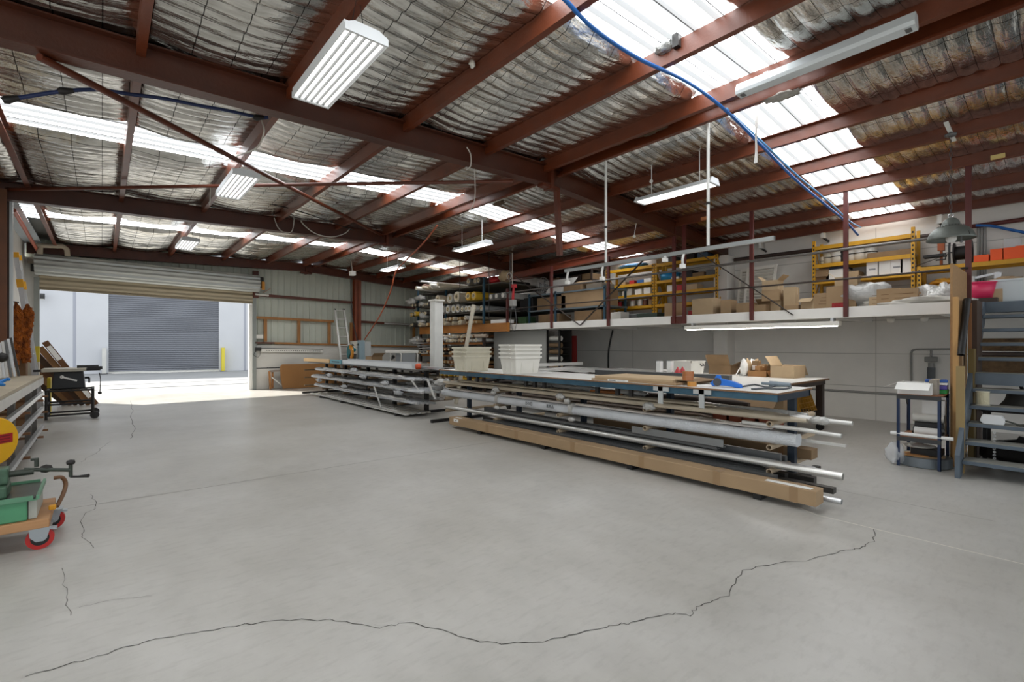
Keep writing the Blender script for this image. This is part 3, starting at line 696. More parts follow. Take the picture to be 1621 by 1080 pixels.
# loose cables on the table
pts = [PZ(x, y, TZ+.008) for x, y in ((1176,612),(1195,609),(1215,613),(1235,610),(1252,613),(1238,616),(1212,615),(1190,616))]
one('power_cable', MB().tube(cat_curve(pts, 6), .009, 6), mat('grey_cable', hx('5c5f62'), .5), 'coiled grey power cable at the right end of the blue table', 'cable')
p = PZ(1248, 614, TZ); one('hand_tool', MB().tube([(p.x, p.y-.02, TZ+.03), (p.x, p.y+.18, TZ+.03)], [.02, .03], 12).tube([(p.x, p.y+.18, TZ+.03), (p.x, p.y+.26, TZ+.03)], .016, 10), mat('tool_grey', hx('7b868e'), .4, .3), 'grey hand tool lying by the coiled cable on the blue table', 'tool')
p = PZ(1227, 611, TZ); one('white_ball', MB().lathe([(0,0),(.022,.008),(.03,.03),(.02,.05),(0,.056)], p, 14), WHITE, 'small round white knob between the cables on the blue table', 'knob')
p = PZ(1158, 607, TZ); one('steel_ring', MB().pipe(p, p+Vector((0,0,.008)), .07, .055, 18), GREYP, 'thin grey ring lying left of the blue tape dispenser', 'ring')
one('paper_sheet', MB().cbox((4.95, ZX(1125, 4.95), TZ+.001), (.25, .35, .001), .2), PAPER, 'loose white paper sheet left of the blue tape dispenser', 'paper')
one('paper_sheet', MB().cbox((5.1, ZX(790, 5.1)-.0, TZ+.001), (.3, .25, .001), .3), PAPER, 'loose white paper sheet between the two bin stacks', 'paper')

# ------------------------------------------------ far work table
FZ = .862
ft = thing('work_table', 'wide white-topped work table with dark brown steel legs behind the blue table', 'table', (7.9, 5.2, 0))
fa = MB().box((6.72, 2.62, FZ-.03), (9.1, 8.2, FZ)).build('table_top', MELA, ft, .003)
MB().box((6.714, 2.614, FZ-.03), (9.106, 2.62, FZ-.002)).box((6.714, 2.614, FZ-.03), (6.72, 8.2, FZ-.002)).build('edge_strip', PLYE, fa)
MB().box((6.76, 2.66, FZ-.10), (9.06, 2.72, FZ-.031)).box((6.76, 8.1, FZ-.10), (9.06, 8.16, FZ-.031)).box((6.76, 2.72, FZ-.10), (6.82, 8.1, FZ-.031)).box((9.0, 2.72, FZ-.10), (9.06, 8.1, FZ-.031)).build('apron', DBRN, ft)
for x in (6.82, 9.0):
    for y in (2.72, 5.4, 8.1):
        l = MB().box((x-.05, y-.05, .13), (x+.05, y+.05, FZ-.10)).build('leg', DBRN, ft, .004)
        MB().tube([(x-.025, y, .06), (x+.025, y, .06)], .058, 14).box((x-.035, y-.02, .06), (x+.035, y+.02, .14)).build('castor', BLK, l)
    MB().box((x-.02, 2.72, .30), (x+.02, 8.1, .34)).build('stretcher', DBRN, ft)
MB().box((6.85, 2.8, .34), (8.95, 8.0, .36)).build('lower_shelf', DBRN, ft)
def obox(name, label, c, sz, m, rz=0, flaps=None, group=None, cat='box', tape=True):
    """open or closed cardboard box; flaps = list of (side, tilt deg)"""
    t = thing(name, label, cat, c, group); x, y, z = c; l, w_, h = sz
    b = MB()
    if flaps is None: b.box((x-l/2, y-w_/2, z), (x+l/2, y+w_/2, z+h))
    else:
        k = .004
        b.box((x-l/2, y-w_/2, z), (x+l/2, y+w_/2, z+k)); b.box((x-l/2, y-w_/2, z+k), (x-l/2+k, y+w_/2, z+h)); b.box((x+l/2-k, y-w_/2, z+k), (x+l/2, y+w_/2, z+h))
        b.box((x-l/2+k, y-w_/2, z+k), (x+l/2-k, y-w_/2+k, z+h)); b.box((x-l/2+k, y+w_/2-k, z+k), (x+l/2-k, y+w_/2, z+h))
    b.build('box_body', m, t)
    if flaps is None and tape:
        MB().box((x-.02, y-w_/2-.0006, z+h*.7), (x+.02, y+w_/2+.0006, z+h+.0006)).build('tape_strip', mat('clear_tape', hx('c9b38d'), .3), t)
    for side, a_ in (flaps or []):
        A = math.radians(a_); f = MB(); d = (w_ if side in 'ns' else l)*.48
        if side in 'we': d = l*.45
        cx, sz_ = math.cos(A)*d, math.sin(A)*d
        if side == 'w': q = [(x-l/2, y-w_/2, z+h), (x-l/2, y+w_/2, z+h), (x-l/2-cx, y+w_/2, z+h+sz_), (x-l/2-cx, y-w_/2, z+h+sz_)]
        if side == 'e': q = [(x+l/2, y-w_/2, z+h), (x+l/2, y+w_/2, z+h), (x+l/2+cx, y+w_/2, z+h+sz_), (x+l/2+cx, y-w_/2, z+h+sz_)]
        if side == 's': q = [(x-l/2, y-w_/2, z+h), (x+l/2, y-w_/2, z+h), (x+l/2, y-w_/2-cx, z+h+sz_), (x-l/2, y-w_/2-cx, z+h+sz_)]
        if side == 'n': q = [(x-l/2, y+w_/2, z+h), (x+l/2, y+w_/2, z+h), (x+l/2, y+w_/2+cx, z+h+sz_), (x-l/2, y+w_/2+cx, z+h+sz_)]
        f.sheet(q, (0,0,1), .004); f.build('flap', m, t)
    t.rotation_euler.z = rz
    return t
def onfar(px, py): return PZ(px, py, FZ)
p = onfar(1044, 597); q = onfar(1061, 597)
wb = thing('white_bracket', 'pair of white upright posts joined by a bar on the far work table', 'bracket', p)
for k, s in enumerate((p, q)): MB().box((s.x-.045, s.y-.04, FZ+.001), (s.x+.045, s.y+.04, FZ+.27)).build('upright', PAPER, wb, .004)
MB().bar(p+Vector((0,0,.12)), q+Vector((0,0,.12)), .03, .02).build('cross_bar', PAPER, wb)
MB().tube([q+Vector((-.03,-.05,.10)), q+Vector((.02,-.09,.06))], .015, 8).build('clip', PAPER, wb)
p = onfar(1093, 596)
wt = thing('white_tub', 'white rectangular plastic tub with black side handle on the far work table', 'tub', p)
fx, fy = p.x+.12, p.y+.1
mb = MB(); vs = []
for l, w_, z in ((.20,.15,0),(.24,.18,.26),(.232,.172,.26),(.192,.142,.01)): vs += [(fx-l, fy-w_, FZ+.001+z), (fx+l, fy-w_, FZ+.001+z), (fx+l, fy+w_, FZ+.001+z), (fx-l, fy+w_, FZ+.001+z)]
fs = [(3,2,1,0), (12,13,14,15)]
for a_ in (0,4,8):
    for k in range(4): fs.append((a_+k, a_+(k+1) % 4, a_+4+(k+1) % 4, a_+4+k))
mb.add(vs, fs).build('tub_body', WHITE, wt)
MB().box((fx-.25, fy-.19, FZ+.25), (fx+.25, fy-.172, FZ+.268)).box((fx-.25, fy+.172, FZ+.25), (fx+.25, fy+.19, FZ+.268)).box((fx-.25, fy-.19, FZ+.25), (fx-.232, fy+.19, FZ+.268)).box((fx+.232, fy-.19, FZ+.25), (fx+.25, fy+.19, FZ+.268)).build('rim', WHITE, wt)
MB().tube([(fx+.06, fy-.18, FZ+.22), (fx+.07, fy-.20, FZ+.18), (fx+.15, fy-.20, FZ+.18), (fx+.16, fy-.18, FZ+.22)], .008, 8).build('handle', BLK, wt)
p = onfar(1076, 598)
rc = thing('clamp', 'black clamp block with two red pointed grips in front of the white tub', 'clamp', p)
MB().box((p.x-.10, p.y-.05, FZ+.001), (p.x+.14, p.y+.05, FZ+.06)).build('base_block', BLK, rc, .006)
for dx in (-.06, .09): MB().lathe([(.075,.0),(.06,.03),(0,.13)], (p.x+dx, p.y, FZ+.06), 8).build('grip', mat('red_plastic', hx('b3262c'), .4), rc)
p = onfar(1150, 593)
obox('cardboard_box', 'open cardboard box with a torn dark arch of flaps behind the blue tape dispenser', (p.x+.25, p.y+.15, FZ+.001), (.55, .4, .16), CARDD, .1, [('w', 55), ('n', 70), ('s', 25)])
p = onfar(1164, 594)
one('wire_coil', MB().tube(cat_curve([(p.x-.2, p.y-.1, FZ+.012), (p.x-.1, p.y-.14, FZ+.14), (p.x+.02, p.y-.12, FZ+.012), (p.x+.06, p.y-.14, FZ+.15), (p.x+.2, p.y-.12, FZ+.012)], 8), .010, 8), PAPER, 'white looped cable in front of the torn cardboard box', 'cable')
one('aluminium_tray', MB().cbox((p.x+.05, p.y-.18, FZ+.024), (.34, .1, .045), .05), ALU, 'small silver tray under the white looped cable', 'tray')
p = onfar(1212, 597); O = mat('orange_cardboard', hx('aa7c4e'), .8, 0, .15, 4)
obox('cardboard_box', 'long shallow orange-brown box full of small parts on the far work table', (p.x+.22, p.y+.14, FZ+.001), (.52, .3, .10), O, .05, [('s', -60)])
for i, (dx, dy, dz, s, lab) in enumerate(((.05, .1, .10, .10, 'small brown box on the left of the orange-brown parts box'), (.22, .12, .10, .13, 'middle small brown box on the orange-brown parts box'), (.12, .2, .19, .10, 'topmost small brown box on the orange-brown parts box'), (.36, .16, .10, .11, 'small pale box on the right of the orange-brown parts box'))):
    obox('small_box', lab, (p.x+dx, p.y+dy, FZ+.003+dz), (s*1.6, s, s*.8), (O, CARD, CARDD, PAPER)[i], .2*i-.3, None, 'small boxes on the far table')
for i in range(4):
    one('paper_scrap', crumple(MB(), (p.x-.05+.17*i, p.y+.34, FZ+.15), .07, .06, .14, i+100, .3), (PAPER, CARDL)[i % 2], ('white', 'pale brown', 'second white', 'second pale brown')[i]+' crumpled packing behind the orange-brown parts box', 'packing')
p = onfar(1258, 600)
obox('cardboard_box', 'pale carton with one long flap hanging over the far table corner', (p.x+.28, p.y+.2, FZ+.001), (.5, .36, .20), CARDL, .0, [('e', -50), ('n', 60)])
# long grey box section and film on the far part of the table
p = onfar(942, 595)
gb = thing('box_section', 'long dark grey box section lying on the far work table behind the flat cartons', 'box section', (p.x+.1, p.y-.6, FZ))
MB().bar((p.x+.05, p.y, FZ+.055), (p.x+.25, p.y-2.3, FZ+.055), .12, .105).build('section_body', GREYP, gb, .004)
MB().bar((p.x+.05, p.y+.004, FZ+.055), (p.x+.05, p.y, FZ+.055), .10, .085).build('end_cap', BLK, gb)
fm = MB()
def fn(s, t):
    x = 7.0+1.9*s; y = 5.0+3.1*t
    return (x, y, FZ+.004+.05*max(0, noise.noise((x*2.2, y*2.2, 1)))+.02*abs(noise.noise((x*8, y*8, 4))))
fm.grid(fn, 30, 40)
one('plastic_sheet', fm, mat('clear_film', hx('d2d0cb'), .2, .1, .1, 5, .3, 20), 'crinkled clear plastic sheet spread over the far end of the white work table', 'plastic sheet')
one('upright_board', MB().box((7.2, 7.85, FZ+.06), (9.0, 7.9, FZ+.13)), MELA, 'narrow white panel standing along the far edge of the white work table', 'panel')
# under the far table, right end
p = PZ(1285, 676, .36)
wb = thing('wire_basket', 'yellow-orange wire basket with side plates under the right end of the far work table', 'basket', (8.3, 2.85, .361))
yy = mat('basket_yellow', hx('b9882c'), .5, 0, .2, 6)
MB().sheet([(8.72, 2.68, .361), (8.72, 3.0, .361), (8.72, 3.0, .72), (8.72, 2.80, .72)], (1,0,0), .01).build('side_plate', yy, wb)
MB().sheet([(8.05, 2.68, .361), (8.05, 3.0, .361), (8.05, 3.0, .72), (8.05, 2.80, .72)], (1,0,0), .01).build('side_plate', yy, wb)
mb = MB()
for i in range(7): mb.bar((8.06+.11*i, 2.68, .365), (8.06+.11*i, 2.75, .56), .006, .006)
for z in (.37, .43, .50, .56): mb.bar((8.05, 2.68+.07*(z-.36)/.2, z), (8.72, 2.68+.07*(z-.36)/.2, z), .006, .006)
mb.build('wire_front', yy, wb)
MB().box((8.06, 2.9, .362), (8.71, 2.91, .72)).build('back_plate', yy, wb)
obox('cardboard_box', 'tall brown box beside the yellow wire basket under the far work table', (7.75, 2.9, .361), (.4, .3, .36), CARD, 0, None)
# ================================================================== left stock rack, back wall things, roller door, roll rack
PXA = 5.12
yA = [ZX(px, PXA) for px in (517, 547, 582.6, 625, 675)]
ra = thing('stock_rack', 'dark steel cantilever rack of wrapped aluminium profiles nearer the roller door', 'rack', (PXA, 11.5, 0))
BRASS = mat('brown_arm', hx('6f5a42'), .5, .2)
for y in yA:
    MB().box((PXA-.04, y-.04, .0), (PXA+.04, y+.04, .90)).build('post', BLK, ra, .004)
    MB().box((4.42, y-.03, 0), (5.85, y+.03, .05)).build('foot', BLK, ra)
    for z in (.25, .48, .70):
        MB().box((4.50, y+.042, z-.035), (5.80, y+.075, z)).build('arm', BRASS, ra)
MB().box((4.62, yA[-1]-.45, .90), (5.75, yA[0]+.1, .925)).build('top_board', mat('rack_top', hx('55524d'), .6, .1), ra)
ya0 = PX(646, 662, 4.49).y; ya1 = PX(492, 628, 4.45).y
for i in range(8):
    x = 4.47+.072*i
    one('flat_profile', MB().box((x-.032, ya0+.02*((i*3) % 5)-.0, .052), (x+.032, ya1-.25*((i*2) % 3), .072+.004*(i % 2))), (ALUW, mat('offwhite_profile', hx('c2bcb0'), .4, .2))[i % 2], 'white flat aluminium profile on the feet of the left rack', 'profile', 'white profiles on the rack feet')
for i in range(3):
    x = 4.55+.13*i
    one('flat_profile', MB().box((x-.03, ya0+.5+.4*i, .077), (x+.03, ya1-1.0, .094)), ALUW, ('front', 'middle', 'rear')[i]+' white profile of the upper layer on the left rack feet', 'profile')
for k, (z, px0, px1, y0, y1, lab) in enumerate(((.252, 672, 508, 636, 611, 'silver film wrapped profile bundle on the lowest arms of the left rack'), (.482, 680, 503, 616, 597, 'drooping white and silver wrapped bundle on the middle arms of the left rack'), (.702, 668, 509, 600, 587, 'silver wrapped profile bundle on the top arms of the left rack'))):
    a, b = PX(px0, y0, 4.75).y, PX(px1, y1, 4.75).y
    t = thing('wrapped_bundle', lab, 'bundle', (4.75, (a+b)/2, z))
    wrapped(MB(), 4.74, z, a, b, .42, .075+.02*(k == 1), .034, 90+k, .05).build('film', FILMG, t)
    wrapped(MB(), 4.60, z+.05, a+.4, b-.7, .16, .04, .03, 190+k, .05).build('loose_film', FILM, t)
    mb = MB()
    for j in range(4): mb.box((4.60+.09*j-.025, a-.05*j-.02, z+.015), (4.60+.09*j+.025, a+.15, z+.055))
    for j in range(4): MB().box((4.60+.09*j-.025, a-.05*j-.02, z+.015), (4.60+.09*j+.025, a+.15, z+.055)).build('profile_end', ALU, t)
    one('wrapped_bundle', wrapped(MB(), 5.33, z, a+.3, b-.4, .22, .07, .012, 96+k), (FILM, FILMG, BEIGE)[k], ('film wrapped bundle on the rear lowest arms of the left rack', 'silver bundle on the rear middle arms of the left rack', 'beige bundle on the rear top arms of the left rack')[k], 'bundle')
for k, (px, py, lab) in enumerate(((522, 594, 'white film tuft at the door end of the middle arms'), (545, 612, 'film tuft low near the door end of the left rack'), (575, 596, 'white film tuft above the middle bundle of the left rack'), (610, 607, 'film tuft at the centre of the left rack'), (630, 622, 'film tuft between the two lower bundles of the left rack'), (560, 586, 'film tuft under the pale channel'), (505, 602, 'torn film at the far tip of the middle bundle'))):
    q = PX(px, py, 4.53); one('plastic_wrap', crumple(MB(), q, .05, .16, .045, 300+k, .7), FILMG, lab, 'plastic wrap')
for k, (px, py) in enumerate(((655, 606), (660, 614), (690, 612), (700, 605))):
    p = PX(px, py, 5.0); one('plastic_wrap', crumple(MB(), p, .16, .18, .06, 110+k, .6), FILM, ('torn clear film left of the right end post of the left rack', 'hanging torn film low by the right end post of the left rack', 'grey torn film just right of the right end post of the left rack', 'upper torn film at the right end of the left rack')[k], 'plastic wrap')
for k, (pa, pb) in enumerate((((592, 612), (603, 646)), ((650, 600), (662, 618)), ((676, 600), (688, 632)))):
    a, b = PX(*pa, 4.5), PX(*pb, 4.46); n_ = MB()
    n_.sheet([a+Vector((0,.04,0)), a-Vector((0,.04,0)), b-Vector((0,.05,0)), b+Vector((0,.02,0))], (1,0,0), .004)
    one('film_strip', n_, FILM, ('long clear film strip hanging at the middle of the left rack', 'short film strip hanging from the top arms of the left rack', 'film strip hanging at the right end of the left rack')[k], 'plastic wrap')
RZ = .926
def ona(px, X): return ZX(px, X)
one('metal_channel', MB().box((4.66, ona(655, 4.7), RZ), (4.664, ona(541, 4.7), RZ+.11)).box((4.66, ona(655, 4.7), RZ), (4.86, ona(541, 4.7), RZ+.004)).box((4.856, ona(655, 4.7), RZ), (4.86, ona(541, 4.7), RZ+.13)), mat('pale_channel', hx('cdd0d1'), .35, .3, .06, 4), 'long pale grey aluminium channel lying on top of the left rack', 'channel')
one('metal_profile', MB().box((4.92, ona(700, 4.95), RZ), (5.0, ona(520, 4.95), RZ+.05)), ALU, 'long silver profile right behind the pale channel on the left rack', 'profile')
one('metal_profile', MB().box((5.05, ona(715, 5.1), RZ), (5.11, ona(600, 5.1), RZ+.035)), DGREY, 'dark profile on the rear of the left rack top', 'profile')
one('timber_offcut', MB().box((4.64, ona(524, 4.7), RZ), (4.76, ona(484, 4.7), RZ+.09)), mat('fresh_pine', hx('e0bb87'), .6, 0, .12, 8, stretch=(1,.2,1)), 'pale fresh timber offcut at the door end of the left rack top', 'timber')
t = thing('carton', 'small teal and white carton at the end of the pale channel', 'carton', (4.7, ona(532, 4.65), RZ))
MB().box((4.635, ona(541, 4.65)+.02, RZ), (4.655, ona(523, 4.65), RZ+.10)).build('carton_body', mat('teal_card', hx('5f9aa5'), .6), t)
MB().box((4.634, ona(538, 4.65), RZ+.03), (4.635, ona(526, 4.65), RZ+.06)).build('carton_print', mat('dark_teal', hx('27424c'), .6), t)
p = PX(656, 580, 4.75); one('orange_spool', MB().lathe([(0,0),(.05,.0),(.065,.04),(.06,.09),(.03,.115),(0,.115)], (4.78, p.y-.1, RZ), 16), mat('red_orange', hx('d0522a'), .45, 0, .2, 15), 'round red-orange spool at the right end of the pale channel', 'spool')
# white bubble wrapped column standing on the rack's end
cx, cy = 5.32, ona(691, 5.32)
wc = thing('wrapped_column', 'tall white bubble wrapped square post standing on the left rack end', 'post', (cx, cy, RZ))
ztop = PX(691, 475, cx).z
MB().box((cx-.10, cy-.10, RZ), (cx+.10, cy+.10, ztop-.02)).build('wrapped_shaft', mat('white_bubble', hx('dcdbd6'), .35, 0, .08, 6, .5, 90), wc, .01)
MB().box((cx-.125, cy-.125, ztop-.03), (cx+.125, cy+.125, ztop)).build('end_cap', WHITE, wc, .006)
# bench behind the rack with machines
wbn = thing('work_bench', 'low dark work bench behind the left rack carrying the drop saw', 'bench', (6.3, 13, 0))
MB().box((5.95, 10.9, .86), (6.95, 16.3, .90)).build('bench_top', mat('bench_top', hx('8a8378'), .6, 0, .2, 4), wbn)
for x in (6.0, 6.8):
    for y in (11.0, 13.0, 16.2): MB().box((x-.03, y-.03, 0), (x+.03, y+.03, .86)).build('leg', BLK, wbn)
BZ = .901
def onb(px, X=6.3): return Vector((X, ZX(px, X), BZ))
TEAL = mat('teal_saw', hx('0f6a72'), .35, 0, .1, 6)
p = onb(556, 6.3); ds = thing('drop_saw', 'teal drop saw with an orange blade guard on the bench before the ladder', 'saw', p)
MB().box((p.x-.2, p.y-.25, BZ), (p.x+.2, p.y+.25, BZ+.05)).build('base', GREYP, ds, .005)
mb = MB(); R_ = .25
poly = [(p.y+R_*math.cos(a), BZ+.27+R_*math.sin(a)) for a in [math.radians(-60+10*i) for i in range(22)]]
mb.prism(poly, .07, 'X', p.x-.06); mb.build('upper_guard', TEAL, ds, .006)
mb = MB(); poly = [(p.y+(.27 if i < 17 else .15)*math.cos(a), BZ+.25+(.27 if i < 17 else .15)*math.sin(a)) for i, a in enumerate([math.radians(95+9*i) for i in range(17)]+[math.radians(95+9*i) for i in range(16,-1,-1)])]
mb.prism(poly, .06, 'X', p.x-.08); mb.build('blade_guard', mat('orange_guard', hx('c98427'), .3), ds)
MB().tube([(p.x+.0, p.y-.05, BZ+.32), (p.x+.02, p.y-.22, BZ+.36)], [.07, .06], 14).build('motor', TEAL, ds)
MB().tube(cat_curve([(p.x, p.y-.02, BZ+.44), (p.x, p.y-.10, BZ+.53), (p.x, p.y-.2, BZ+.50)], 5), .018, 8).build('handle', BLK, ds)
MB().cbox((p.x+.05, p.y-.16, BZ+.12), (.08, .08, .2), 0, .3).build('pivot_arm', GREYP, ds)
p = onb(568, 6.7); mc = thing('machine_cabinet', 'white machine cabinet with grey control column behind the drop saw', 'machine', p)
wz = PX(568, 540, 6.7).z
MB().box((p.x-.1, p.y-.30, BZ), (p.x-.08, p.y+.52, wz)).build('front_panel', WHITE, mc, .006)
MB().box((p.x-.08, p.y-.30, BZ), (p.x+.3, p.y+.52, wz-.02)).build('cabinet_body', mat('cabinet_grey', hx('bfc2c0'), .5), mc)
MB().box((p.x-.18, p.y-.46, BZ), (p.x+.02, p.y-.30, wz+.02)).build('control_column', mat('blue_grey', hx('8da2ab'), .45), mc, .008)
MB().tube([(p.x-.19, p.y-.38, wz-.12), (p.x-.17, p.y-.38, wz-.12)], .04, 14).build('dial', BLK, mc)
for zz in (.12, .2): MB().box((p.x-.105, p.y-.22, wz-zz-.02), (p.x-.10, p.y-.05, wz-zz)).build('slot', BLK, mc)
p = onb(592, 6.2); obox('cardboard_box', 'open brown cardboard box between the drop saw and the router table', (p.x, p.y, BZ), (.34, .42, .17), CARD, 0, [('s', 30)])
p = onb(636, 6.2); rt = thing('router_table', 'small router table with a white top and bent white legs', 'router table', p)
hz = PX(636, 556, 6.2).z
MB().box((p.x-.28, p.y-.42, hz-.05), (p.x+.28, p.y+.42, hz+.02)).build('table_top', WHITE, rt, .006)
MB().box((p.x-.18, p.y-.40, BZ), (p.x+.2, p.y-.02, hz-.05)).build('motor_box', mat('router_grey', hx('8f9293'), .5), rt)
for s in (-1, 1):
    for sx in (-1, 1):
        x, y = p.x+sx*.24, p.y+s*.3-.1
        MB().tube(cat_curve([(x, y, hz-.05), (x, y-.04, hz-.12), (x, y, BZ+.02)], 5), .016, 8).build('leg', WHITE, rt)
MB().tube([(p.x-.1, p.y+.3, hz-.16), (p.x-.1, p.y+.42, hz-.2)], .05, 12).build('router_motor', GREYP, rt)
# low background stock behind the rack, right end
for k in range(14):
    y = 9.2+.14*(k % 7)*3; x = 6.0
# beige tube leaning behind the bins
a, b = PX(736, 560, 6.4), PX(750, 483, 6.4); d = (b-a); a = a-d*((a.z-.02)/d.z)
one('cardboard_tube', MB().pipe(a, b, .046, .04, 18), mat('pale_tube', hx('d4cbb8'), .6, 0, .1, 4), 'tall pale tube leaning upright behind the left bin stack', 'tube')

# ------------------------------------------------ roller door
LATHC = mat('cream_curtain', hx('b8ab92'), .45, .15, .1, 2)
ZINC = mat('zincalume', hx('b4b7b4'), .35, .45, .08, 3)
dr = bpy.data.objects.new('door_1', None); COL.objects.link(dr); dr.location = ((DX0+DX1)/2, YB, 0); tag(dr, kind='structure')
zl, zr = PY(64, 455.6, YB).z, PY(399, 478.9, YB).z
def dz(x): return zl+(zr-zl)*(x-DX0)/(DX1-DX0)
def curtain(x0, x1, zb0, zt, y):
    rows = []; k = 0
    h = zt-zb0; n = int(h/.105)
    for i in range(n*5+1):
        t = i/5; rows.append((zb0+h*i/(n*5), -.034*abs(math.sin(math.pi*(t % 1)))))
    vs = []
    for z_, o in rows: vs += [(x0, y+o, z_), (x1, y+o, z_-.085)]
    return MB().add(vs, [(2*i, 2*i+1, 2*i+3, 2*i+2) for i in range(len(rows)-1)], True)
curtain(DX0, DX1, zl, 3.45, YB-.03).build('curtain', LATHC, dr)
MB().bar((DX0, YB-.03, zl-.02), (DX1, YB-.03, zr-.02), .05, .05).build('bottom_bar', mat('door_rail', hx('8c8068'), .6), dr)
DZ = 3.40; DRR = .25
mb = MB(); vs = []; N_ = 110
for i in range(N_):
    a = 2*math.pi*i/N_; rr = DRR+.020*math.cos(a*13)
    vs += [(DX0-.05, YB-.36+rr*math.cos(a), DZ+rr*math.sin(a)), (DX1+.09, YB-.36+rr*math.cos(a), DZ-.085+rr*math.sin(a))]
mb.add(vs, [(2*i, 2*i+1, (2*i+3) % (2*N_), (2*i+2) % (2*N_)) for i in range(N_)], True)
mb.add([vs[2*i] for i in range(N_)], [tuple(range(N_))]); mb.add([vs[2*i+1] for i in range(N_)], [tuple(range(N_))])
mb.build('drum', ZINC, dr)
for x in (DX0-.04, DX1+.04): MB().box((x-.05, YB-.07, 0), (x+.05, YB-.001, 3.1)).build('guide', mat('guide_grey', hx('8f938f'), .5, .3), dr)
struct('trim_3', MB().box((DX1-.10, YB-.02, 0), (DX1-.011, YB+.15, zr-.06)), mat('reveal_white', hx('eeece6'), .6))
t = thing('door_operator', 'black roller door chain operator with an orange cover beside the drum', 'door operator', PY(411, 450, YB-.2))
p = t.location; MB().cbox((p.x+.02, p.y, p.z+.05), (.16, .2, .34)).build('housing', BLK, t, .02)
MB().cbox((p.x+.08, p.y-.11, p.z-.05), (.09, .03, .26)).build('cover', mat('orange_cover', hx('d9912b'), .5), t, .01)
t = thing('door_motor', 'small grey motor bracket at the left end of the roller drum', 'motor', PY(50, 414, YB-.1))
p = t.location; MB().cbox((p.x, p.y, p.z), (.14, .14, .12)).build('motor_body', mat('motor_brown', hx('8f8377'), .6), t, .01); MB().cbox((p.x+.02, p.y, p.z-.15), (.07, .1, .2)).build('bracket', BLK, t)
pp = [PY(63, 402, 16.2), PY(63.5, 389, 16.2), PY(80, 389.5, 16.2), PY(99, 390, 16.2), PY(106, 395, 16.2), PY(107, 405, 16.2)]
one('duct_pipe', MB().tube([pp[0], pp[1]], .055, 12).tube([pp[1]-Vector((.1,0,0)), pp[2], pp[3], pp[3].lerp(pp[4], .6), pp[4], pp[5]], .055, 12), mat('beige_pipe', hx('b9ad9a'), .5), 'bent beige pipe above the left end of the roller drum', 'pipe')

# ------------------------------------------------ things on the back wall
def onw(px, py, off=.02): return PY(px, py, YB-off)
a, b = onw(404, 466, .1), onw(425, 468, .1)
one('white_batten', MB().bar(a, b, .12, .05), WHITE, 'short white batten lying on the upper girt beside the roller door', 'batten')
p = onw(422, 461, .07); one('hand_tool', MB().bar(p-Vector((.1,0,.06)), p+Vector((.12,0,.10)), .03, .03), mat('tan_metal', hx('b9a08a'), .5), 'small tan tool propped on the upper girt', 'tool')
p = onw(411, 533); t = thing('power_outlet', 'white double power outlet on the ribbed wall by the door', 'outlet', p)
MB().cbox(p, (.2, .03, .13)).build('plate', WHITE, t); MB().cbox(p-Vector((.14,0,-.02)), (.06, .05, .16)).build('plug', BLK, t)
a, b = onw(413, 552, .06), onw(511, 553.5, .06)
pr = thing('perforated_rail', 'long white perforated rail fixed along the white dado wall', 'rail', a)
MB().bar(a+Vector((0,0,-.05)), b+Vector((0,0,-.05)), .015, .11).build('rail_face', WHITE, pr); MB().bar(a+Vector((0,.02,.01)), b+Vector((0,.02,.01)), .08, .015).build('top_lip', EDGE, pr)
mb = MB()
for i in range(26):
    q = a.lerp(b, .09+.035*i*.98); mb.cbox((q.x, q.y-.009, q.z-.055), (.025, .004, .025))
tag(mb.build('hole_row', INK, pr), kind='stuff')
p = onw(408.5, 553, .08); t = thing('door_sensor_box', 'black control box with a looped cord at the end of the perforated rail', 'control box', p)
MB().cbox(p, (.17, .10, .11)).build('box_body', BLK, t, .01); MB().tube(cat_curve([p+Vector((-.06,0,-.05)), p+Vector((-.12,0,-.18)), p+Vector((0,0,-.25)), p+Vector((.06,0,-.15)), p+Vector((.05,0,-.05))], 6), .007, 6).build('cord', BLK, t)
a, b = onw(424, 582.5), onw(444, 582.5); mb = MB()
for i in range(7):
    q = a.lerp(b, i/6); mb.cbox((q.x, YB-.003, q.z), (.025, .006, .025))
one('fixing_row', mb, INK, 'row of small dark fixings low on the dado wall above the folded table', 'fixings', None); tag(bpy.data.objects['fixing_row'], kind='stuff')
BRN = mat('brown_board', hx('9a6b38'), .65, 0, .12, 2)
q = [PY(446.7, 577, 16.55), PY(443.3, 581, 16.55), PY(444.4, 598, 16.5), PY(447.8, 616.5, 16.45)]
xr_ = 6.7; q = [Vector((v.x, v.y, max(v.z, .01))) for v in q]+[Vector((xr_, 16.45, .01)), Vector((xr_, 16.55, q[0].z))]
ftb = thing('folded_table', 'folding table with a brown board top standing on edge by the wall', 'table', (q[3].x, 16.5, 0))
MB().sheet(q, (0,1,0), .03).build('table_top', BRN, ftb)
a = PY(426.5, 588, 16.62); b = PY(428, 616, 16.62); TIM = mat('orange_timber', hx('b27a45'), .6, 0, .2, 8)
MB().bar((a.x, a.y, a.z), (b.x, b.y, .01), .07, .05).build('leg', TIM, ftb); c = PY(430.5, 590, 16.66)
MB().bar((c.x+.02, 16.68, .02), (c.x+.02, 16.68, a.z), .06, .05).build('leg', TIM, ftb)
MB().bar((a.x, a.y, a.z), (q[0].x+.2, a.y, a.z+.02), .05, .06).build('cross_rail', mat('grey_timber', hx('8f8378'), .7), ftb)
MB().bar(PY(430, 597, 16.6), PY(447, 611, 16.58), .025, .03).build('brace', WHITE, ftb)
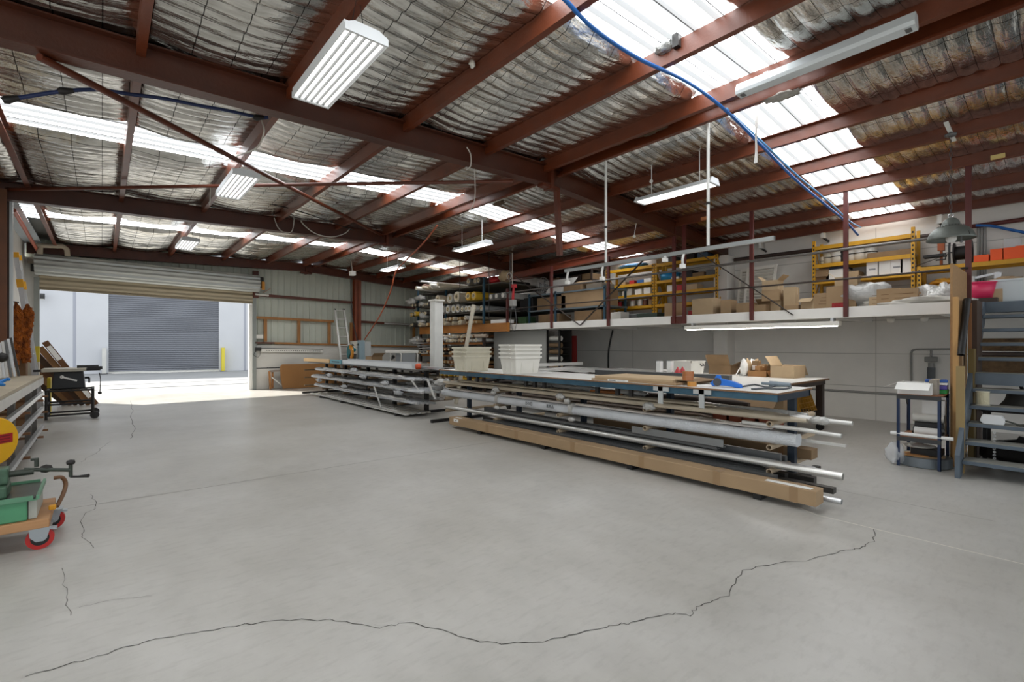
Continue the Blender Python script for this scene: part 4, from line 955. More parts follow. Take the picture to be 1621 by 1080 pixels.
# aluminium ladder
lad = thing('ladder', 'aluminium ladder leaning on the back wall behind the drop saw', 'ladder', (5.2, 16.0, 0))
A1, A0 = PY(530, 490, 16.68), PY(544.5, 617, 15.9); B1, B0 = PY(544, 490, 16.68), PY(561, 614, 15.9); A0.z = B0.z = 0
MB().bar(A0, A1, .055, .075).build('rail', ALUW, lad); MB().bar(B0, B1, .055, .075).build('rail', ALUW, lad)
for i in range(9):
    t_ = .985-.115*i; MB().tube([A0.lerp(A1, t_), B0.lerp(B1, t_)], .024, 8).build('rung', ALUW, lad)
for s in (A1, B1): MB().cbox(s, (.05, .09, .05)).build('end_cap', BLK, lad)

# ------------------------------------------------ roll rack at the back right
XR0 = 8.60
rr_ = thing('roll_rack', 'deep timber-fronted rack crammed with fabric rolls in the far right corner', 'rack', (XR0, 13, 0))
OT = mat('orange_beam', hx('c07c35'), .55, 0, .3, 5, stretch=(1,.25,1))
yr0, yr1 = ZX(803, XR0), ZX(664, XR0)
MB().box((XR0, yr0, PX(735, 527, XR0).z), (XR0+.09, yr1, PX(735, 514.5, XR0).z)).build('front_beam', OT, rr_)
zb_ = PX(735, 514.5, XR0).z
for z in (1.50, 1.10, .70, .30): MB().box((XR0+.01, 11.45, z-.07), (XR0+.07, yr1-.1, z-.012)).build('lower_beam', OT, rr_)
for z in (2.42, 2.74, 3.22): MB().box((XR0, yr0+.3, z-.035), (10.9, yr1-.1, z-.012)).build('shelf', mat('shelf_grey', hx('6f6a63'), .6, .1, .2, 4), rr_)
for z in (zb_, 1.50, 1.10, .70, .30): MB().box((XR0+.1, 11.45 if z < 1.8 else yr0, z-.022), (10.9, yr1, z-.012)).build('shelf_deck', mat('deck_brown', hx('6b4a30'), .7), rr_)
for px in (766, 706, 662):
    y = ZX(px, XR0-.03)
    MB().box((XR0-.06, y-.03, zb_), (XR0-.005, y+.03, 3.42)).build('upright', BLUE, rr_)
for y in (11.42, 13.5, yr1): MB().box((XR0+.02, y-.04, 0), (XR0+.09, y+.04, zb_-.2)).build('lower_post', DBRN, rr_)
ROLLM = {'card': mat('roll_card', hx('a9814f'), .75, 0, .2, 6), 'pale': mat('roll_pale', hx('cdc2ae'), .6, 0, .15, 6), 'grey': mat('roll_grey', hx('6d6c6a'), .6, 0, .2, 6), 'dark': mat('roll_dark', hx('3a3633'), .6, 0, .2, 6), 'film': FILM, 'yellow': mat('roll_yellow', hx('d0a52a'), .5), 'white': mat('roll_white', hx('d9d7d0'), .5), 'tan': mat('roll_tan', hx('8a5c36'), .7)}
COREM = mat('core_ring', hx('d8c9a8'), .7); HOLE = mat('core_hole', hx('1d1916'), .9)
protos = {}
def roll_of(kind, r, L, p, label, group):
    key = (kind, r, L); 
    if key in protos: return dup(protos[key], p, label) if protos[key].get('group') == group else _grp(dup(protos[key], p, label), group)
    t = thing('fabric_roll', label, 'roll', p, group); p = Vector(p)
    MB().pipe(p, p+Vector((L,0,0)), r, r*.62, 14).build('roll_body', ROLLM[kind], t)
    c = MB().pipe(p+Vector((-.012,0,0)), p+Vector((L*.5,0,0)), r*.61, r*.42, 12).build('core_tube', COREM, t)
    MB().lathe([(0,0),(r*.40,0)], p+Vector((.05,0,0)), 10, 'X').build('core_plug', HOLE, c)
    protos[key] = t; return t
def _grp(t, g): t['group'] = g; return t
rnd = random.Random(5)
def row(z, ya, yb, kinds, rads, label, group, x0=XR0-.02, L=2.0, jit=.30):
    y = ya
    while True:
        r = rnd.choice(rads); k = rnd.choice(kinds)
        if y+2*r > yb: break
        roll_of(k, r, L, (x0-rnd.uniform(0, jit), y+r, z+r+.001), label, group); y += 2*r+.004
row(zb_, 11.35, 14.2, ['card', 'pale', 'card', 'tan'], [.06, .07, .05], 'cardboard-cored roll in the bottom layer just above the orange beam', 'rolls on the orange beam')
row(zb_+.145, 11.6, 13.8, ['card', 'pale', 'white'], [.055, .05], 'cardboard-cored roll in the second layer above the orange beam', 'rolls on the orange beam, second layer')
row(zb_, 14.25, 15.4, ['grey', 'dark', 'pale'], [.07, .08], 'grey roll at the far left end of the orange beam', 'grey rolls at the far end of the beam')
row(2.42, 11.3, 12.2, ['white', 'film'], [.085], 'white roll on the second shelf beside the blue rack upright', 'white rolls on the second shelf')
row(2.42, 12.3, 13.9, ['film'], [.13], 'fat film wrapped roll on the second shelf behind the white post', 'fat wrapped rolls')
row(2.42, 14.0, 15.4, ['dark', 'grey', 'yellow'], [.07, .08], 'dark roll on the second shelf at the far end', 'dark rolls on the second shelf')
row(2.74, 11.35, 12.1, ['yellow'], [.125], 'thick yellow roll on the third shelf', 'yellow rolls')
row(2.74, 12.2, 13.7, ['film', 'pale'], [.16, .14], 'big film wrapped roll on the third shelf', 'big wrapped rolls', XR0-.15)
row(2.74, 13.8, 15.4, ['grey', 'dark', 'pale'], [.08, .07], 'dark grey roll on the third shelf at the far end', 'grey rolls on the third shelf')
row(3.22, 11.3, 12.3, ['dark', 'grey'], [.10], 'dark roll on the topmost rack shelf', 'dark rolls on the top shelf')
row(3.22, 12.6, 14.2, ['white', 'pale'], [.05, .06], 'thin pale tube on the topmost rack shelf', 'thin tubes on the top shelf', XR0-.5)
for z, ks, lab in ((1.50, ['pale', 'white', 'tan'], 'highest'), (1.10, ['tan', 'card', 'dark'], 'second'), (.70, ['card', 'tan', 'grey'], 'third'), (.30, ['grey', 'yellow', 'tan'], 'lowest')):
    row(z, 11.5, 13.6, ks, [.05, .06], lab+' level roll below the orange beam, right of the white post', lab+' level rolls below the beam, right')
    row(z, 13.7, 15.5, ['grey', 'dark', 'film', 'tan'], [.07, .06], lab+' level roll below the orange beam, left of the white post', lab+' level rolls below the beam, left')
    row(z+.125, 11.6, 13.4, ks, [.05], lab+' level roll in the upper layer below the orange beam', lab+' level rolls below the beam, upper layer')
# long rods and sheets on top, loose film ends
for i, (py0, py1, m, lab) in enumerate(((446, 452, ALU, 'grey metal rod jutting left from the top of the roll rack'), (451.5, 455, mat('pinkish_rod', hx('b08a78'), .5), 'pinkish rod jutting left under the grey rod'), (455, 456, WHITE, 'white flat strip jutting left near the rack top'))):
    a = PY(666+4*i, py0, 13.2+.3*i); one('metal_rod', MB().tube([a, (10.6, a.y, a.z-.02)], .035-.008*i, 10), m, lab, 'rod')
for i, (px, py, sx, lab) in enumerate(((652, 478, .25, 'torn grey film at the left end of the third shelf'), (665, 472, .2, 'torn white film above the dark rolls'), (668, 482, .14, 'hanging white film tail below the third shelf'), (672, 500, .22, 'torn beige film at the left of the second shelf'), (668, 510, .2, 'torn film just above the orange beam at its far end'), (742, 470, .14, 'film tail below the yellow rolls'), (708, 538, .18, 'crumpled film in front of the tubes below the beam'), (660, 540, .3, 'white plastic sheet heap at the far end below the beam'), (715, 575, .12, 'film scrap low beside the left bin stack'))):
    p = PX(px, py, XR0-.15); one('plastic_wrap', crumple(MB(), p, sx*.7, sx, sx*.45, 130+i, .6), FILM, lab, 'plastic wrap')
for i in range(6):
    a = PX(657+2*i, 540+4*i, XR0-.5); one('metal_rod', MB().tube([a, (10.5, a.y, a.z+.12)], .018, 8), (ALU, ALUW)[i % 2], 'thin rod fanning out at the far end below the orange beam', 'rod', 'thin rods fanning out')
a, b = PX(694, 530.5, XR0-.4), PX(772, 530, XR0-.2)
one('perforated_tube', MB().pipe((XR0-.12, PX(694, 531, XR0-.1).y, 1.70), (XR0-.12, PX(772, 531, XR0-.1).y, 1.68), .05, .042, 14), mat('tube_pinkish', hx('cbb9a6'), .5, 0, .2, 9), 'pale tube lying across the front of the rack below the orange beam', 'tube')
for i, (x0, x1, y) in enumerate(((609, 655, 512), (648, 676, 516.5))):
    a, b = PY(x0, y, YB-.10), PY(x1+6, y+3, YB-.10); one('white_batten', MB().bar(a, b, .08, .05), ALUW, ('upper pale batten jutting left of the roll rack along the wall', 'lower pale batten jutting left of the roll rack')[i], 'batten')
# right part of the rack: boxes with round ends, red bag, carton
for i, px in enumerate((777, 786, 796)):
    y = ZX(px, XR0+.02); t = thing('core_box', ('left', 'middle', 'right')[i]+' grey box with a white round end on the third shelf', 'box', (XR0+.4, y, 2.741), 'boxes with round ends')
    MB().box((XR0+.02, y-.08, 2.741), (XR0+.9, y+.08, 2.90)).build('box_body', mat('box_grey', hx('8c8a85'), .6), t)
    MB().tube([(XR0+.012, y, 2.82), (XR0+.02, y, 2.82)], .06, 16).build('round_end', WHITE, t)
one('red_bag', crumple(MB(), (XR0+.3, ZX(779, XR0+.2), 3.34), .2, .28, .12, 9), mat('red_bag', hx('c3262a'), .5), 'red bag on the top shelf right of the blue upright', 'bag')
one('tan_bundle', crumple(MB(), (XR0+.3, ZX(797, XR0+.2), 3.40), .2, .2, .18, 10), CARDL, 'tan bundle on the top shelf right of the red bag', 'bundle')
p = PX(786, 511, XR0); t = thing('flat_carton', 'flat white carton at the right end of the orange beam', 'carton', (XR0+.2, p.y, zb_))
MB().box((XR0+.02, p.y-.3, zb_), (XR0+.4, p.y+.3, zb_+.10)).build('carton_body', PAPER, t, .004)
# ================================================================== mezzanine, stairs, right side
XM = 8.75; ZD = 1.985; ZB_ = 1.83
MY0, MY1 = .95, 10.45
FASC = mat('fascia_white', hx('eeebe5'), .55, 0, .08, 2)
struct('mezzanine_fascia', MB().box((XM, MY0, ZB_), (XM+.05, MY1, ZD+.01)), FASC, None, .004)
struct('mezzanine_floor', MB().box((XM+.05, MY0, ZD-.03), (XW, MY1, ZD)), mat('mezz_boards', hx('9a8a74'), .75, 0, .2, 4))
for y in [1.2+1.3*i for i in range(8)]: struct('mezzanine_joist', MB().box((XM+.05, y-.04, ZB_), (XW-.4 if 4.9 < y < 5.5 else XW, y+.04, ZD-.031)), FASC)
for px in (1078,):
    y = ZX(px, XM-.02); struct('fascia_cleat', MB().box((XM-.03, ZX(1087, XM), ZB_+.0), (XM-.001, ZX(1063, XM), ZD-.0)), REDD)
struct('fascia_cleat', MB().box((XM-.03, ZX(806, XM), ZB_), (XM-.001, ZX(797, XM), ZD)), REDD)
POSTR = mat('post_red', hx('5c2520'), .45, 0, .25, 5)
posts = []
for i, (px, yb) in enumerate(((1533, 495), (1339, 499), (1190, 505), (1083, 512), (1067, 512), (963, 514), (873, 518), (803, 523))):
    y = ZX(px, XM-.03); zt = zp(XM-.03)+.02 if px not in (963, 873, 803) else 3.42
    if px == 803: zt = 3.0
    ps = struct('hanger_post', MB().box((XM-.055, y-.03, ZB_+.01), (XM-.002, y+.03, zt)), POSTR); posts.append(y)
yR0, yR1 = posts[0], posts[-1]
RAILG = mat('rail_steel', hx('6f6a66'), .4, .5, .2, 5)
one('hand_rail', MB().tube([(XM-.075, yR0-.0, PX(1533, 371, XM).z), (XM-.075, yR1, PX(895, 452.5, XM).z)], .022, 10), RAILG, 'grey top handrail along the front of the mezzanine', 'rail')
one('mid_rail', MB().tube([(XM-.07, yR0, PX(1500, 428, XM).z), (XM-.07, yR1, PX(895, 482, XM).z)], .015, 8), mat('rail_dark', hx('3d332e'), .5, .3), 'dark thin middle rail along the front of the mezzanine', 'rail')
BR = mat('brace_dark', hx('3c342f'), .45, .4)
for i, ((a, b), lab) in enumerate(((((815, 437), (918, 515)), 'dark flat brace running down to the right at the left end of the mezzanine'), (((1026, 404), (919, 515)), 'dark flat brace rising to the right from the fascia'), (((1106, 400), (1256, 499)), 'dark flat brace sloping down right across the middle posts'))):
    p, q = PX(*a, XM-.09), PX(*b, XM-.01); one('diagonal_brace', MB().bar(p, q, .012, .05, (1,0,0)), BR, lab, 'brace')
# red beam between the rafters over the mezzanine
zA, zB2 = 3.60, 3.43
mb = MB()
for o0, o1, hw in ((0,-.012,.06), (-.012,-.148,.006), (-.148,-.16,.06)):
    vs = []
    for y, z in ((5.28, zA), (10.62, zB2)):
        for xx, zz in ((-hw, o0), (hw, o0), (hw, o1), (-hw, o1)): vs.append((8.86+xx, y, z+zz))
    mb.add(vs, [(0,3,2,1),(4,5,6,7),(0,1,5,4),(1,2,6,5),(2,3,7,6),(3,0,4,7)])
struct('mezzanine_beam', mb, mat('bright_red_oxide', hx('77351f'), .4, 0, .25, 4))
# batten lights under the fascia
a, b = ZX(1330, XM-.1), ZX(1085, XM-.1)
t = thing('batten_light', 'long white batten light fixed under the mezzanine fascia', 'light', (XM-.1, (a+b)/2, 1.70))
MB().box((XM-.15, a, 1.705), (XM-.02, b, 1.775)).build('light_body', WHITE, t, .008)
MB().box((XM-.13, a+.05, 1.695), (XM-.04, b-.05, 1.7049)).build('diffuser', mat('deck_diffuser', (.9,.9,.9), .4, emit=(1.0, .96, .9), estr=14.0), t)
MB().box((XM-.07, a+.1, 1.775), (XM+.04, a+.14, ZB_+.001)).build('hanger', ALU, t); MB().box((XM-.07, b-.14, 1.775), (XM+.04, b-.1, ZB_+.001)).build('hanger', ALU, t)
for i, px in enumerate((1410, 1463)):
    p = PX(px, (505, 508)[i], 9.6); p.z = ZB_-.001
    one('under_deck_lamp', MB().lathe([(0,-.07),(.04,-.06),(.05,-.02),(.06,0),(.02,.01),(.02,ZD-.03-ZB_)], p, 14), WHITE, ('small white lamp under the deck left of the timber stack', 'round white lamp under the deck right beside the timber stack')[i], 'lamp')

# ------------------------------------------------ yellow shelving along the right wall
YEL = mat('shelf_yellow', hx('d09a1c'), .45, 0, .15, 6)
YELD = mat('shelf_ochre', hx('b98a2a'), .5, 0, .2, 6)
XF, XB = 10.42, 10.90
def shelving(label, y0, y1, levels, h, back=True, m=YEL):
    t = thing('shelving_unit', label, 'shelving', ((XF+XB)/2, (y0+y1)/2, ZD))
    for y in (y0, y1):
        for x in (XF, XB-.05):
            u = MB().box((x, y-.025, ZD+.001), (x+.045, y+.025, ZD+h)).build('upright', m, t)
            if x == XF:
                hb = MB(); k = 0
                for k in range(int(h/.075)): hb.box((x-.002, y-.012, ZD+.04+.075*k), (x, y+.012, ZD+.075+.075*k))
                tag(hb.build('slot_row', BLK, u), kind='stuff')
        br = MB().bar((XF+.05, y, ZD+.3), (XB-.05, y, ZD+h*.55), .012, .03).bar((XF+.05, y, ZD+h*.95), (XB-.05, y, ZD+h*.55), .012, .03); br.build('side_brace', m, t)
    for z in levels:
        b = MB().box((XF-.012, y0+.026, z-.07), (XF+.03, y1-.026, z)).build('front_beam', m, t)
        MB().box((XB-.03, y0+.026, z-.07), (XB, y1-.026, z)).build('rear_beam', m, t)
        MB().box((XF+.03, y0+.026, z-.02), (XB-.03, y1-.026, z-.001)).build('shelf_board', YELD, t)
    return t
ysA0, ysA1 = ZX(1445, XF), ZX(1288, XF)
LA = [PX(1441, y, XF).z for y in (370, 402, 431, 458)]
shelving('tall yellow shelving unit of buckets and white cartons behind the middle rails', ysA0, ysA1, LA+[2.08], 1.42)
LB = [PX(1459, y, XF).z for y in (423.5, 453)]
shelving('lower yellow shelving unit with the orange bins behind the dome lamp', -.55, ysA0-.08, LB, LB[0]-ZD+.02)
yb0, yb1, yb2 = ZX(1134, XF), ZX(1037, XF), ZX(960, XF)
LC = [PX(1040, y, XF).z for y in (418, 445, 463.5, 482)]
shelving('yellow shelving unit beside the white pilaster with the blue tub', yb0, yb1-.02, LC, 1.45)
shelving('yellow shelving unit at the far end with paint tins', yb1+.06, yb2, LC, 1.45)
def on(px, lv): return ZX(px, XF+.02), lv+.001
def pail(name, label, x, y, z, r, h, m, lidm=None, group=None):
    t = thing(name, label, 'bucket', (x, y, z), group)
    MB().lathe([(0,0),(r*.88,0),(r,h),(r*.96,h),(r*.85,.01)], (x, y, z), 18).build('pail_body', m, t)
    MB().lathe([(0,h+.015),(r*1.04,h+.015),(r*1.06,h-.01),(r*1.01,h-.02)], (x, y, z), 18).build('lid', lidm or m, t)
    MB().pipe((x,y,z+h*.5), (x,y,z+h*.56), r*1.02, r*.9, 18).build('band', BLK, t)
    return t
for i, (px, r, h, m) in enumerate(((1299, .055, .14, CREAM), (1306, .08, .24, CREAM), (1314, .05, .15, WHITE), (1322, .11, .24, WHITE), (1331, .09, .20, BLK), (1343, .10, .26, WHITE), (1357, .11, .26, WHITE), (1373, .10, .26, WHITE))):
    y, z = on(px, LA[1]); pail('bucket', ('small cream pot at the left end of the second yellow shelf', 'cream bucket second on the second yellow shelf', 'small white pot third on the second yellow shelf', 'wide white bucket with dark band left of the red post', 'black bucket in the shade of the red post', 'white bucket directly right of the red post', 'white bucket with dark band second right of the red post', 'white bucket furthest right on the second yellow shelf')[i], XF+.2, y, z, r*1.1, h, m, None, 'buckets on the yellow shelf')
y, z = on(1405, LA[1]); one('brown_tray', MB().box((XF+.05, y-.35, z), (XF+.4, y+.3, z+.03)).box((XF+.05, y-.35, z+.03), (XF+.06, y+.3, z+.1)), CARDD, 'flat dark tray right of the buckets on the second yellow shelf', 'tray')
def shelfbox(label, px, lv, w_, h, m, flaps=None, x=XF+.22, d=.34, group=None):
    y, z = on(px, lv); return obox('cardboard_box', label, (x, y, z), (d, w_, h), m, 0, flaps, group)
shelfbox('brown open carton with a lifted flap at the left of the third yellow shelf', 1299, LA[2], .26, .21, CARDD, [('s', 50), ('w', -70)])
t = shelfbox('white carton with a dark blue lid left of the red post', 1323, LA[2], .33, .20, PAPER)
y, z = on(1323, LA[2]); MB().box((XF+.05, y-.17, z+.185), (XF+.4, y+.17, z+.225)).build('lid', mat('navy_lid', hx('28344f'), .5), t)
shelfbox('small tan carton right of the red post on the third yellow shelf', 1350, LA[2], .16, .12, CARDL)
for i, px in enumerate((1380, 1400, 1419, 1434)): shelfbox(('leftmost', 'second', 'third', 'rightmost')[i]+' of four white cartons on the third yellow shelf', px, LA[2], (ZX(1400, XF)-ZX(1419, XF))*-1*-1-.004 if i < 3 else .15, .25+.005*i, mat('white_carton', hx('e3e1de'), .7), None, XF+.22, .36, 'white cartons on the third shelf')
for i, px in enumerate((1380, 1419)):
    y, z = on(px, LA[2]); MB().box((XF+.0385, y-.05, z+.10), (XF+.0395, y+.05, z+.13)).build('print_mark', mat('grey_print', hx('8d8d90'), .7), [o for o in bpy.data.objects if o.get('label', '').startswith(('leftmost' if i == 0 else 'third')+' of four white cartons')][0])
# lower yellow unit: bench stand, hose reel, orange bins
OR = mat('orange_bin', hx('ef5a1e'), .45)
for i, (px, wd, h, til) in enumerate(((1553, .17, .11, 0), (1578, .15, .18, 0), (1597, .14, .18, 0), (1622, .20, .19, 0))):
    y, z = on(px, LB[0]); t = thing('plastic_bin', ('low tilted orange bin leftmost on the wooden shelf', 'second orange bin from the left on the wooden shelf', 'third orange bin from the left on the wooden shelf', 'orange bin at the right edge of the photo')[i], 'bin', (XF+.18, y, z), 'orange bins')
    x0, x1 = XF+.03, XF+.33
    MB().box((x0, y-wd/2, z), (x1, y+wd/2, z+.006)).box((x0, y-wd/2, z+.006), (x0+.006, y+wd/2, z+h)).box((x1-.006, y-wd/2, z+.006), (x1, y+wd/2, z+h)).box((x0, y-wd/2, z+.006), (x1, y-wd/2+.006, z+h)).box((x0, y+wd/2-.006, z+.006), (x1, y+wd/2, z+h)).build('bin_body', OR, t, .004)
    MB().box((x0+.01, y-wd/2+.01, z+.01), (x1-.01, y+wd/2-.01, z+h*.6)).build('contents', mat('bin_dark', hx('5a2414'), .8), t)
y, z = on(1487, LB[0]); mt = thing('drill_stand', 'small black bench stand with an orange column below the dome lamp', 'stand', (XF+.2, y, z))
MB().box((XF+.05, y-.2, z), (XF+.35, y+.22, z+.02)).build('base_plate', BLK, mt)
MB().tube([(XF+.2, y, z+.02), (XF+.2, y, z+.42)], .02, 10).build('column', mat('rust_orange', hx('a5552a'), .5), mt)
MB().box((XF+.1, y-.06, z+.17), (XF+.28, y+.22, z+.21)).build('table_plate', BLK, mt)
MB().cbox((XF+.2, y, z+.34), (.07, .09, .14)).build('head', mat('rust_orange', hx('a5552a'), .5), mt)
MB().tube(cat_curve([(XF+.1, y+.2, z+.02), (XF+.02, y+.3, z+.03), (XF+.05, y+.12, z+.1), (XF+.15, y-.1, z+.2)], 6), .006, 6).build('cord', BLK, mt)
y, z = on(1523, LB[0]); hr = thing('hose_reel', 'dark hose reel with a crank handle behind the red post', 'reel', (XF+.2, y, z))
MB().pipe((XF+.2, y-.10, z+.20), (XF+.2, y-.05, z+.20), .19, .07, 20).pipe((XF+.2, y+.10, z+.20), (XF+.2, y+.12, z+.20), .17, .05, 20).tube([(XF+.2, y-.09, z+.2), (XF+.2, y+.11, z+.2)], .11, 18).build('drum', BLK, hr)
MB().tube(cat_curve([(XF+.1, y+.16, z), (XF+.1, y+.16, z+.36), (XF+.12, y+.12, z+.42), (XF+.14, y-.1, z+.42)], 5), .014, 8).build('frame_tube', EDGE, hr)
MB().tube([(XF+.05, y+.12, z+.2), (XF+.03, y+.2, z+.2), (XF+.03, y+.2, z+.10), (XF+.03, y+.32, z+.10)], .012, 8).build('crank', BLK, hr)
y, z = on(1601, LB[0]); one('clear_jar', MB().box((10.6, y-.09, z), (10.85, y+.09, z+.34)), mat('clear_plastic', (.8,.82,.84), .1, 0, spec=.5, alpha=.35), 'tall clear plastic container behind the orange bins', 'container')
y, z = on(1492, LB[1]); gl = crumple(MB(), (XF+.15, y, z+.05), .12, .16, .06, 21, .6); one('work_gloves', gl, mat('glove_yellow', hx('d99a2e'), .8, 0, .3, 20), 'crumpled yellow work gloves on the lower yellow shelf', 'gloves')
for i, (px, h, m, lab) in enumerate(((1522, .16, PAPER, 'small white box on the lower yellow shelf behind the timber'), (1533, .10, mat('clear_grey', hx('b9bdbd'), .3), 'grey clear tub on the lower yellow shelf by the red post'))):
    y, z = on(px, LB[1]); one('small_box', MB().box((XF+.05, y-.07, z), (XF+.3, y+.07, z+h)), m, lab, 'box', None, .006)
y, z = on(1545, LB[1]); one('aluminium_lever', MB().bar((XF+.1, y+.15, z+.05), (XF+.12, y-.25, z+.13), .04, .035).box((XF+.05, y-.28, z), (XF+.2, y-.2, z+.13)), ALU, 'silver lever tool on the lower yellow shelf right of the red post', 'tool')
# far yellow shelves
def sbox(name, label, px, lv, sy, sz, m, sx=.3, cat='box', rz=0): 
    y, z = ZX(px, XF+.05), lv+.001; return one(name, MB().cbox((XF+.05+sx/2, y, z+sz/2), (sx, sy, sz), rz), m, label, cat, None, .008)
y, z = ZX(1054, XF+.05), LC[1]+.001; t = thing('round_tub', 'round blue plastic tub on the yellow shelf', 'tub', (XF+.25, y, z))
MB().lathe([(0,0),(.22,0),(.25,.18),(.235,.18),(.21,.012),(0,.012)], (XF+.25, y, z), 24).build('tub_body', mat('tub_blue', hx('1f86b8'), .4), t); MB().pipe((XF+.25, y, z+.16), (XF+.25, y, z+.185), .262, .235, 24).build('rim', mat('tub_blue', hx('1f86b8'), .4), t)
RDP = mat('red_plastic', hx('b3262c'), .4); BLUB = mat('box_blue', hx('2d5f9c'), .5)
for i, (px, lv, sy, sz, m, lab) in enumerate((
    (1068, LC[1], .2, .06, PAPER, 'flat white packet right of the blue tub'), (1088, LC[1], .25, .17, BLK, 'black case right of the blue tub on the yellow shelf'), (1105, LC[1], .28, .10, CARDD, 'low brown box behind the twin red posts'), (1124, LC[1], .2, .12, GREYP, 'grey box at the right end of the blue tub shelf'),
    (1046, LC[0], .25, .12, CARDD, 'dark brown box on the shelf above the blue tub'), (1062, LC[0], .2, .14, GREYP, 'grey case above the blue tub'), (1092, LC[0], .22, .16, BLK, 'black bundle on the upper shelf by the twin posts'), (1112, LC[0], .26, .12, mat('dusty_blue', hx('45586b'), .6), 'dusty blue box on the upper shelf at the right'),
    (1062, LC[2], .22, .16, PAPER, 'white carton on the shelf under the blue tub'), (1075, LC[2], .14, .14, RDP, 'red box under the blue tub shelf'), (1094, LC[2], .3, .13, CARDL, 'tan carton under the blue tub shelf'),
    (1000, LC[1], .16, .10, RDP, 'red tin box on the far yellow shelf'), (1013, LC[1], .2, .09, BLUB, 'blue box on the far yellow shelf'), (1025, LC[1], .22, .11, PAPER, 'white box beside the double uprights'), (985, LC[1], .2, .08, CARD, 'brown box left on the far yellow shelf'),
    (972, LC[2], .28, .17, mat('pale_blue', hx('a9b6c0'), .5), 'pale blue tub on the far yellow shelf'), (992, LC[2], .3, .18, mat('pale_grey_tub', hx('b8b5ac'), .5), 'pale grey tub in the middle of the far yellow shelf'), (1010, LC[2], .2, .14, PAPER, 'white bundle right of the grey tub'), (1024, LC[2], .2, .16, PAPER, 'white carton with dark print right end of the far yellow shelf'))):
    sbox('storage_box', lab, px, lv, sy, sz, m)
for i, px in enumerate((978, 986, 998, 1010, 1018, 1027)):
    y, z = ZX(px, XF+.05), LC[3]+.001; t = thing('paint_tin', ('leftmost dark red', 'second, grey', 'third, red-lidded', 'fourth, white', 'fifth, brown', 'rightmost, tan')[i]+' paint tin on the bottom far yellow shelf', 'tin', (XF+.15, y, z), 'paint tins')
    MB().tube([(XF+.15, y, z), (XF+.15, y, z+.15)], .065, 14).build('tin_body', (RDP, GREYP, PAPER, WHITE, mat('tin_brown', hx('6b3f2a'), .5), CARD)[i], t)
    MB().tube([(XF+.15, y, z+.15), (XF+.15, y, z+.165)], .055, 14).build('lid', (BLK, ALU, RDP, ALU, ALU, RDP)[i], t)
one('blue_sheet', crumple(MB(), (XF+.2, ZX(1002, XF+.2), LC[0]+.07), .18, .45, .06, 31), mat('blue_cloth', hx('3f6f96'), .7), 'crumpled blue sheet on the top far yellow shelf', 'sheet')

# ------------------------------------------------ grey shelving at the far end of the mezzanine
t = thing('storage_shelf', 'long low dark shelf with blue posts at the far end of the mezzanine', 'shelf', (9.6, 9, ZD))
X9 = 9.30
ya_, yb_ = ZX(958, X9), 10.2
for z in (PX(880, 489, X9).z, PX(880, 463, X9).z): MB().box((X9, ya_, z-.04), (10.2, yb_, z)).build('shelf_board', mat('slate_shelf', hx('6f7d85'), .5, .1, .15, 4), t)
for y in (ya_+.03, (ya_+yb_)/2+.3, yb_-.05):
    for x in (X9+.02, 10.15): MB().box((x-.02, y-.025, ZD+.001), (x+.02, y+.025, PX(880, 461, X9).z)).build('leg', BLUE, t)
zs1, zs2 = PX(880, 489, X9).z+.001, PX(880, 463, X9).z+.001
def m9(name, label, px, z, sy, sz, m, sx=.5, cat='box'):
    y = ZX(px, X9+.05); return one(name, MB().box((X9+.05, y-sy/2, z), (X9+.05+sx, y+sy/2, z+sz)), m, label, cat, None, .01)
m9('black_crate', 'black plastic crate at the left end of the low shelf', 833, zs1, .55, .38, BLK, .5, 'crate')
m9('cardboard_box', 'wide brown carton next to the black crate', 872, zs1, 1.1, .34, CARDD); m9('cardboard_box', 'long brown carton at the right of the low shelf', 922, zs1, 1.5, .42, CARD)
m9('cardboard_box', 'brown carton under the low shelf at its right end', 930, ZD+.002, .9, .3, CARDD)
m9('cardboard_box', 'dark brown carton under the middle of the low shelf', 868, ZD+.002, .8, .27, CARDD)
m9('green_bottle_crate', 'green crate under the left end of the low shelf', 826, ZD+.002, .35, .25, mat('dull_green', hx('4c6b44'), .6), .4, 'crate')
y = ZX(853, X9+.1); z = zs2; fn_ = thing('pedestal_fan', 'round wire fan on the far mezzanine shelf', 'fan', (X9+.3, y, z))
for r in (.24, .17, .10, .04):
    mb = MB(); 
    mb.tube([(X9+.25, y+r*math.cos(2*math.pi*i/20), z+.27+r*math.sin(2*math.pi*i/20)) for i in range(21)], .005, 6, False); mb.build('cage_ring', ALU, fn_)
mb = MB()
for i in range(14): mb.bar((X9+.25, y, z+.27), (X9+.25, y+.24*math.cos(i*.449), z+.27+.24*math.sin(i*.449)), .004, .004)
mb.build('cage_spokes', ALU, fn_)
mb = MB()
for i in range(4):
    a = i*math.pi/2+.3; mb.sheet([(X9+.29, y+.04*math.cos(a-.5), z+.27+.04*math.sin(a-.5)), (X9+.32, y+.2*math.cos(a-.35), z+.27+.2*math.sin(a-.35)), (X9+.28, y+.2*math.cos(a+.35), z+.27+.2*math.sin(a+.35)), (X9+.27, y+.04*math.cos(a+.5), z+.27+.04*math.sin(a+.5))], (1,0,0), .006)
mb.build('blades', GREYP, fn_); MB().tube([(X9+.28, y, z+.27), (X9+.42, y, z+.27)], .06, 12).build('motor', BLK, fn_)
MB().tube([(X9+.36, y, z+.001), (X9+.36, y, z+.24)], .02, 8).box((X9+.2, y-.13, z), (X9+.5, y+.13, z+.02)).build('stand', BLK, fn_)
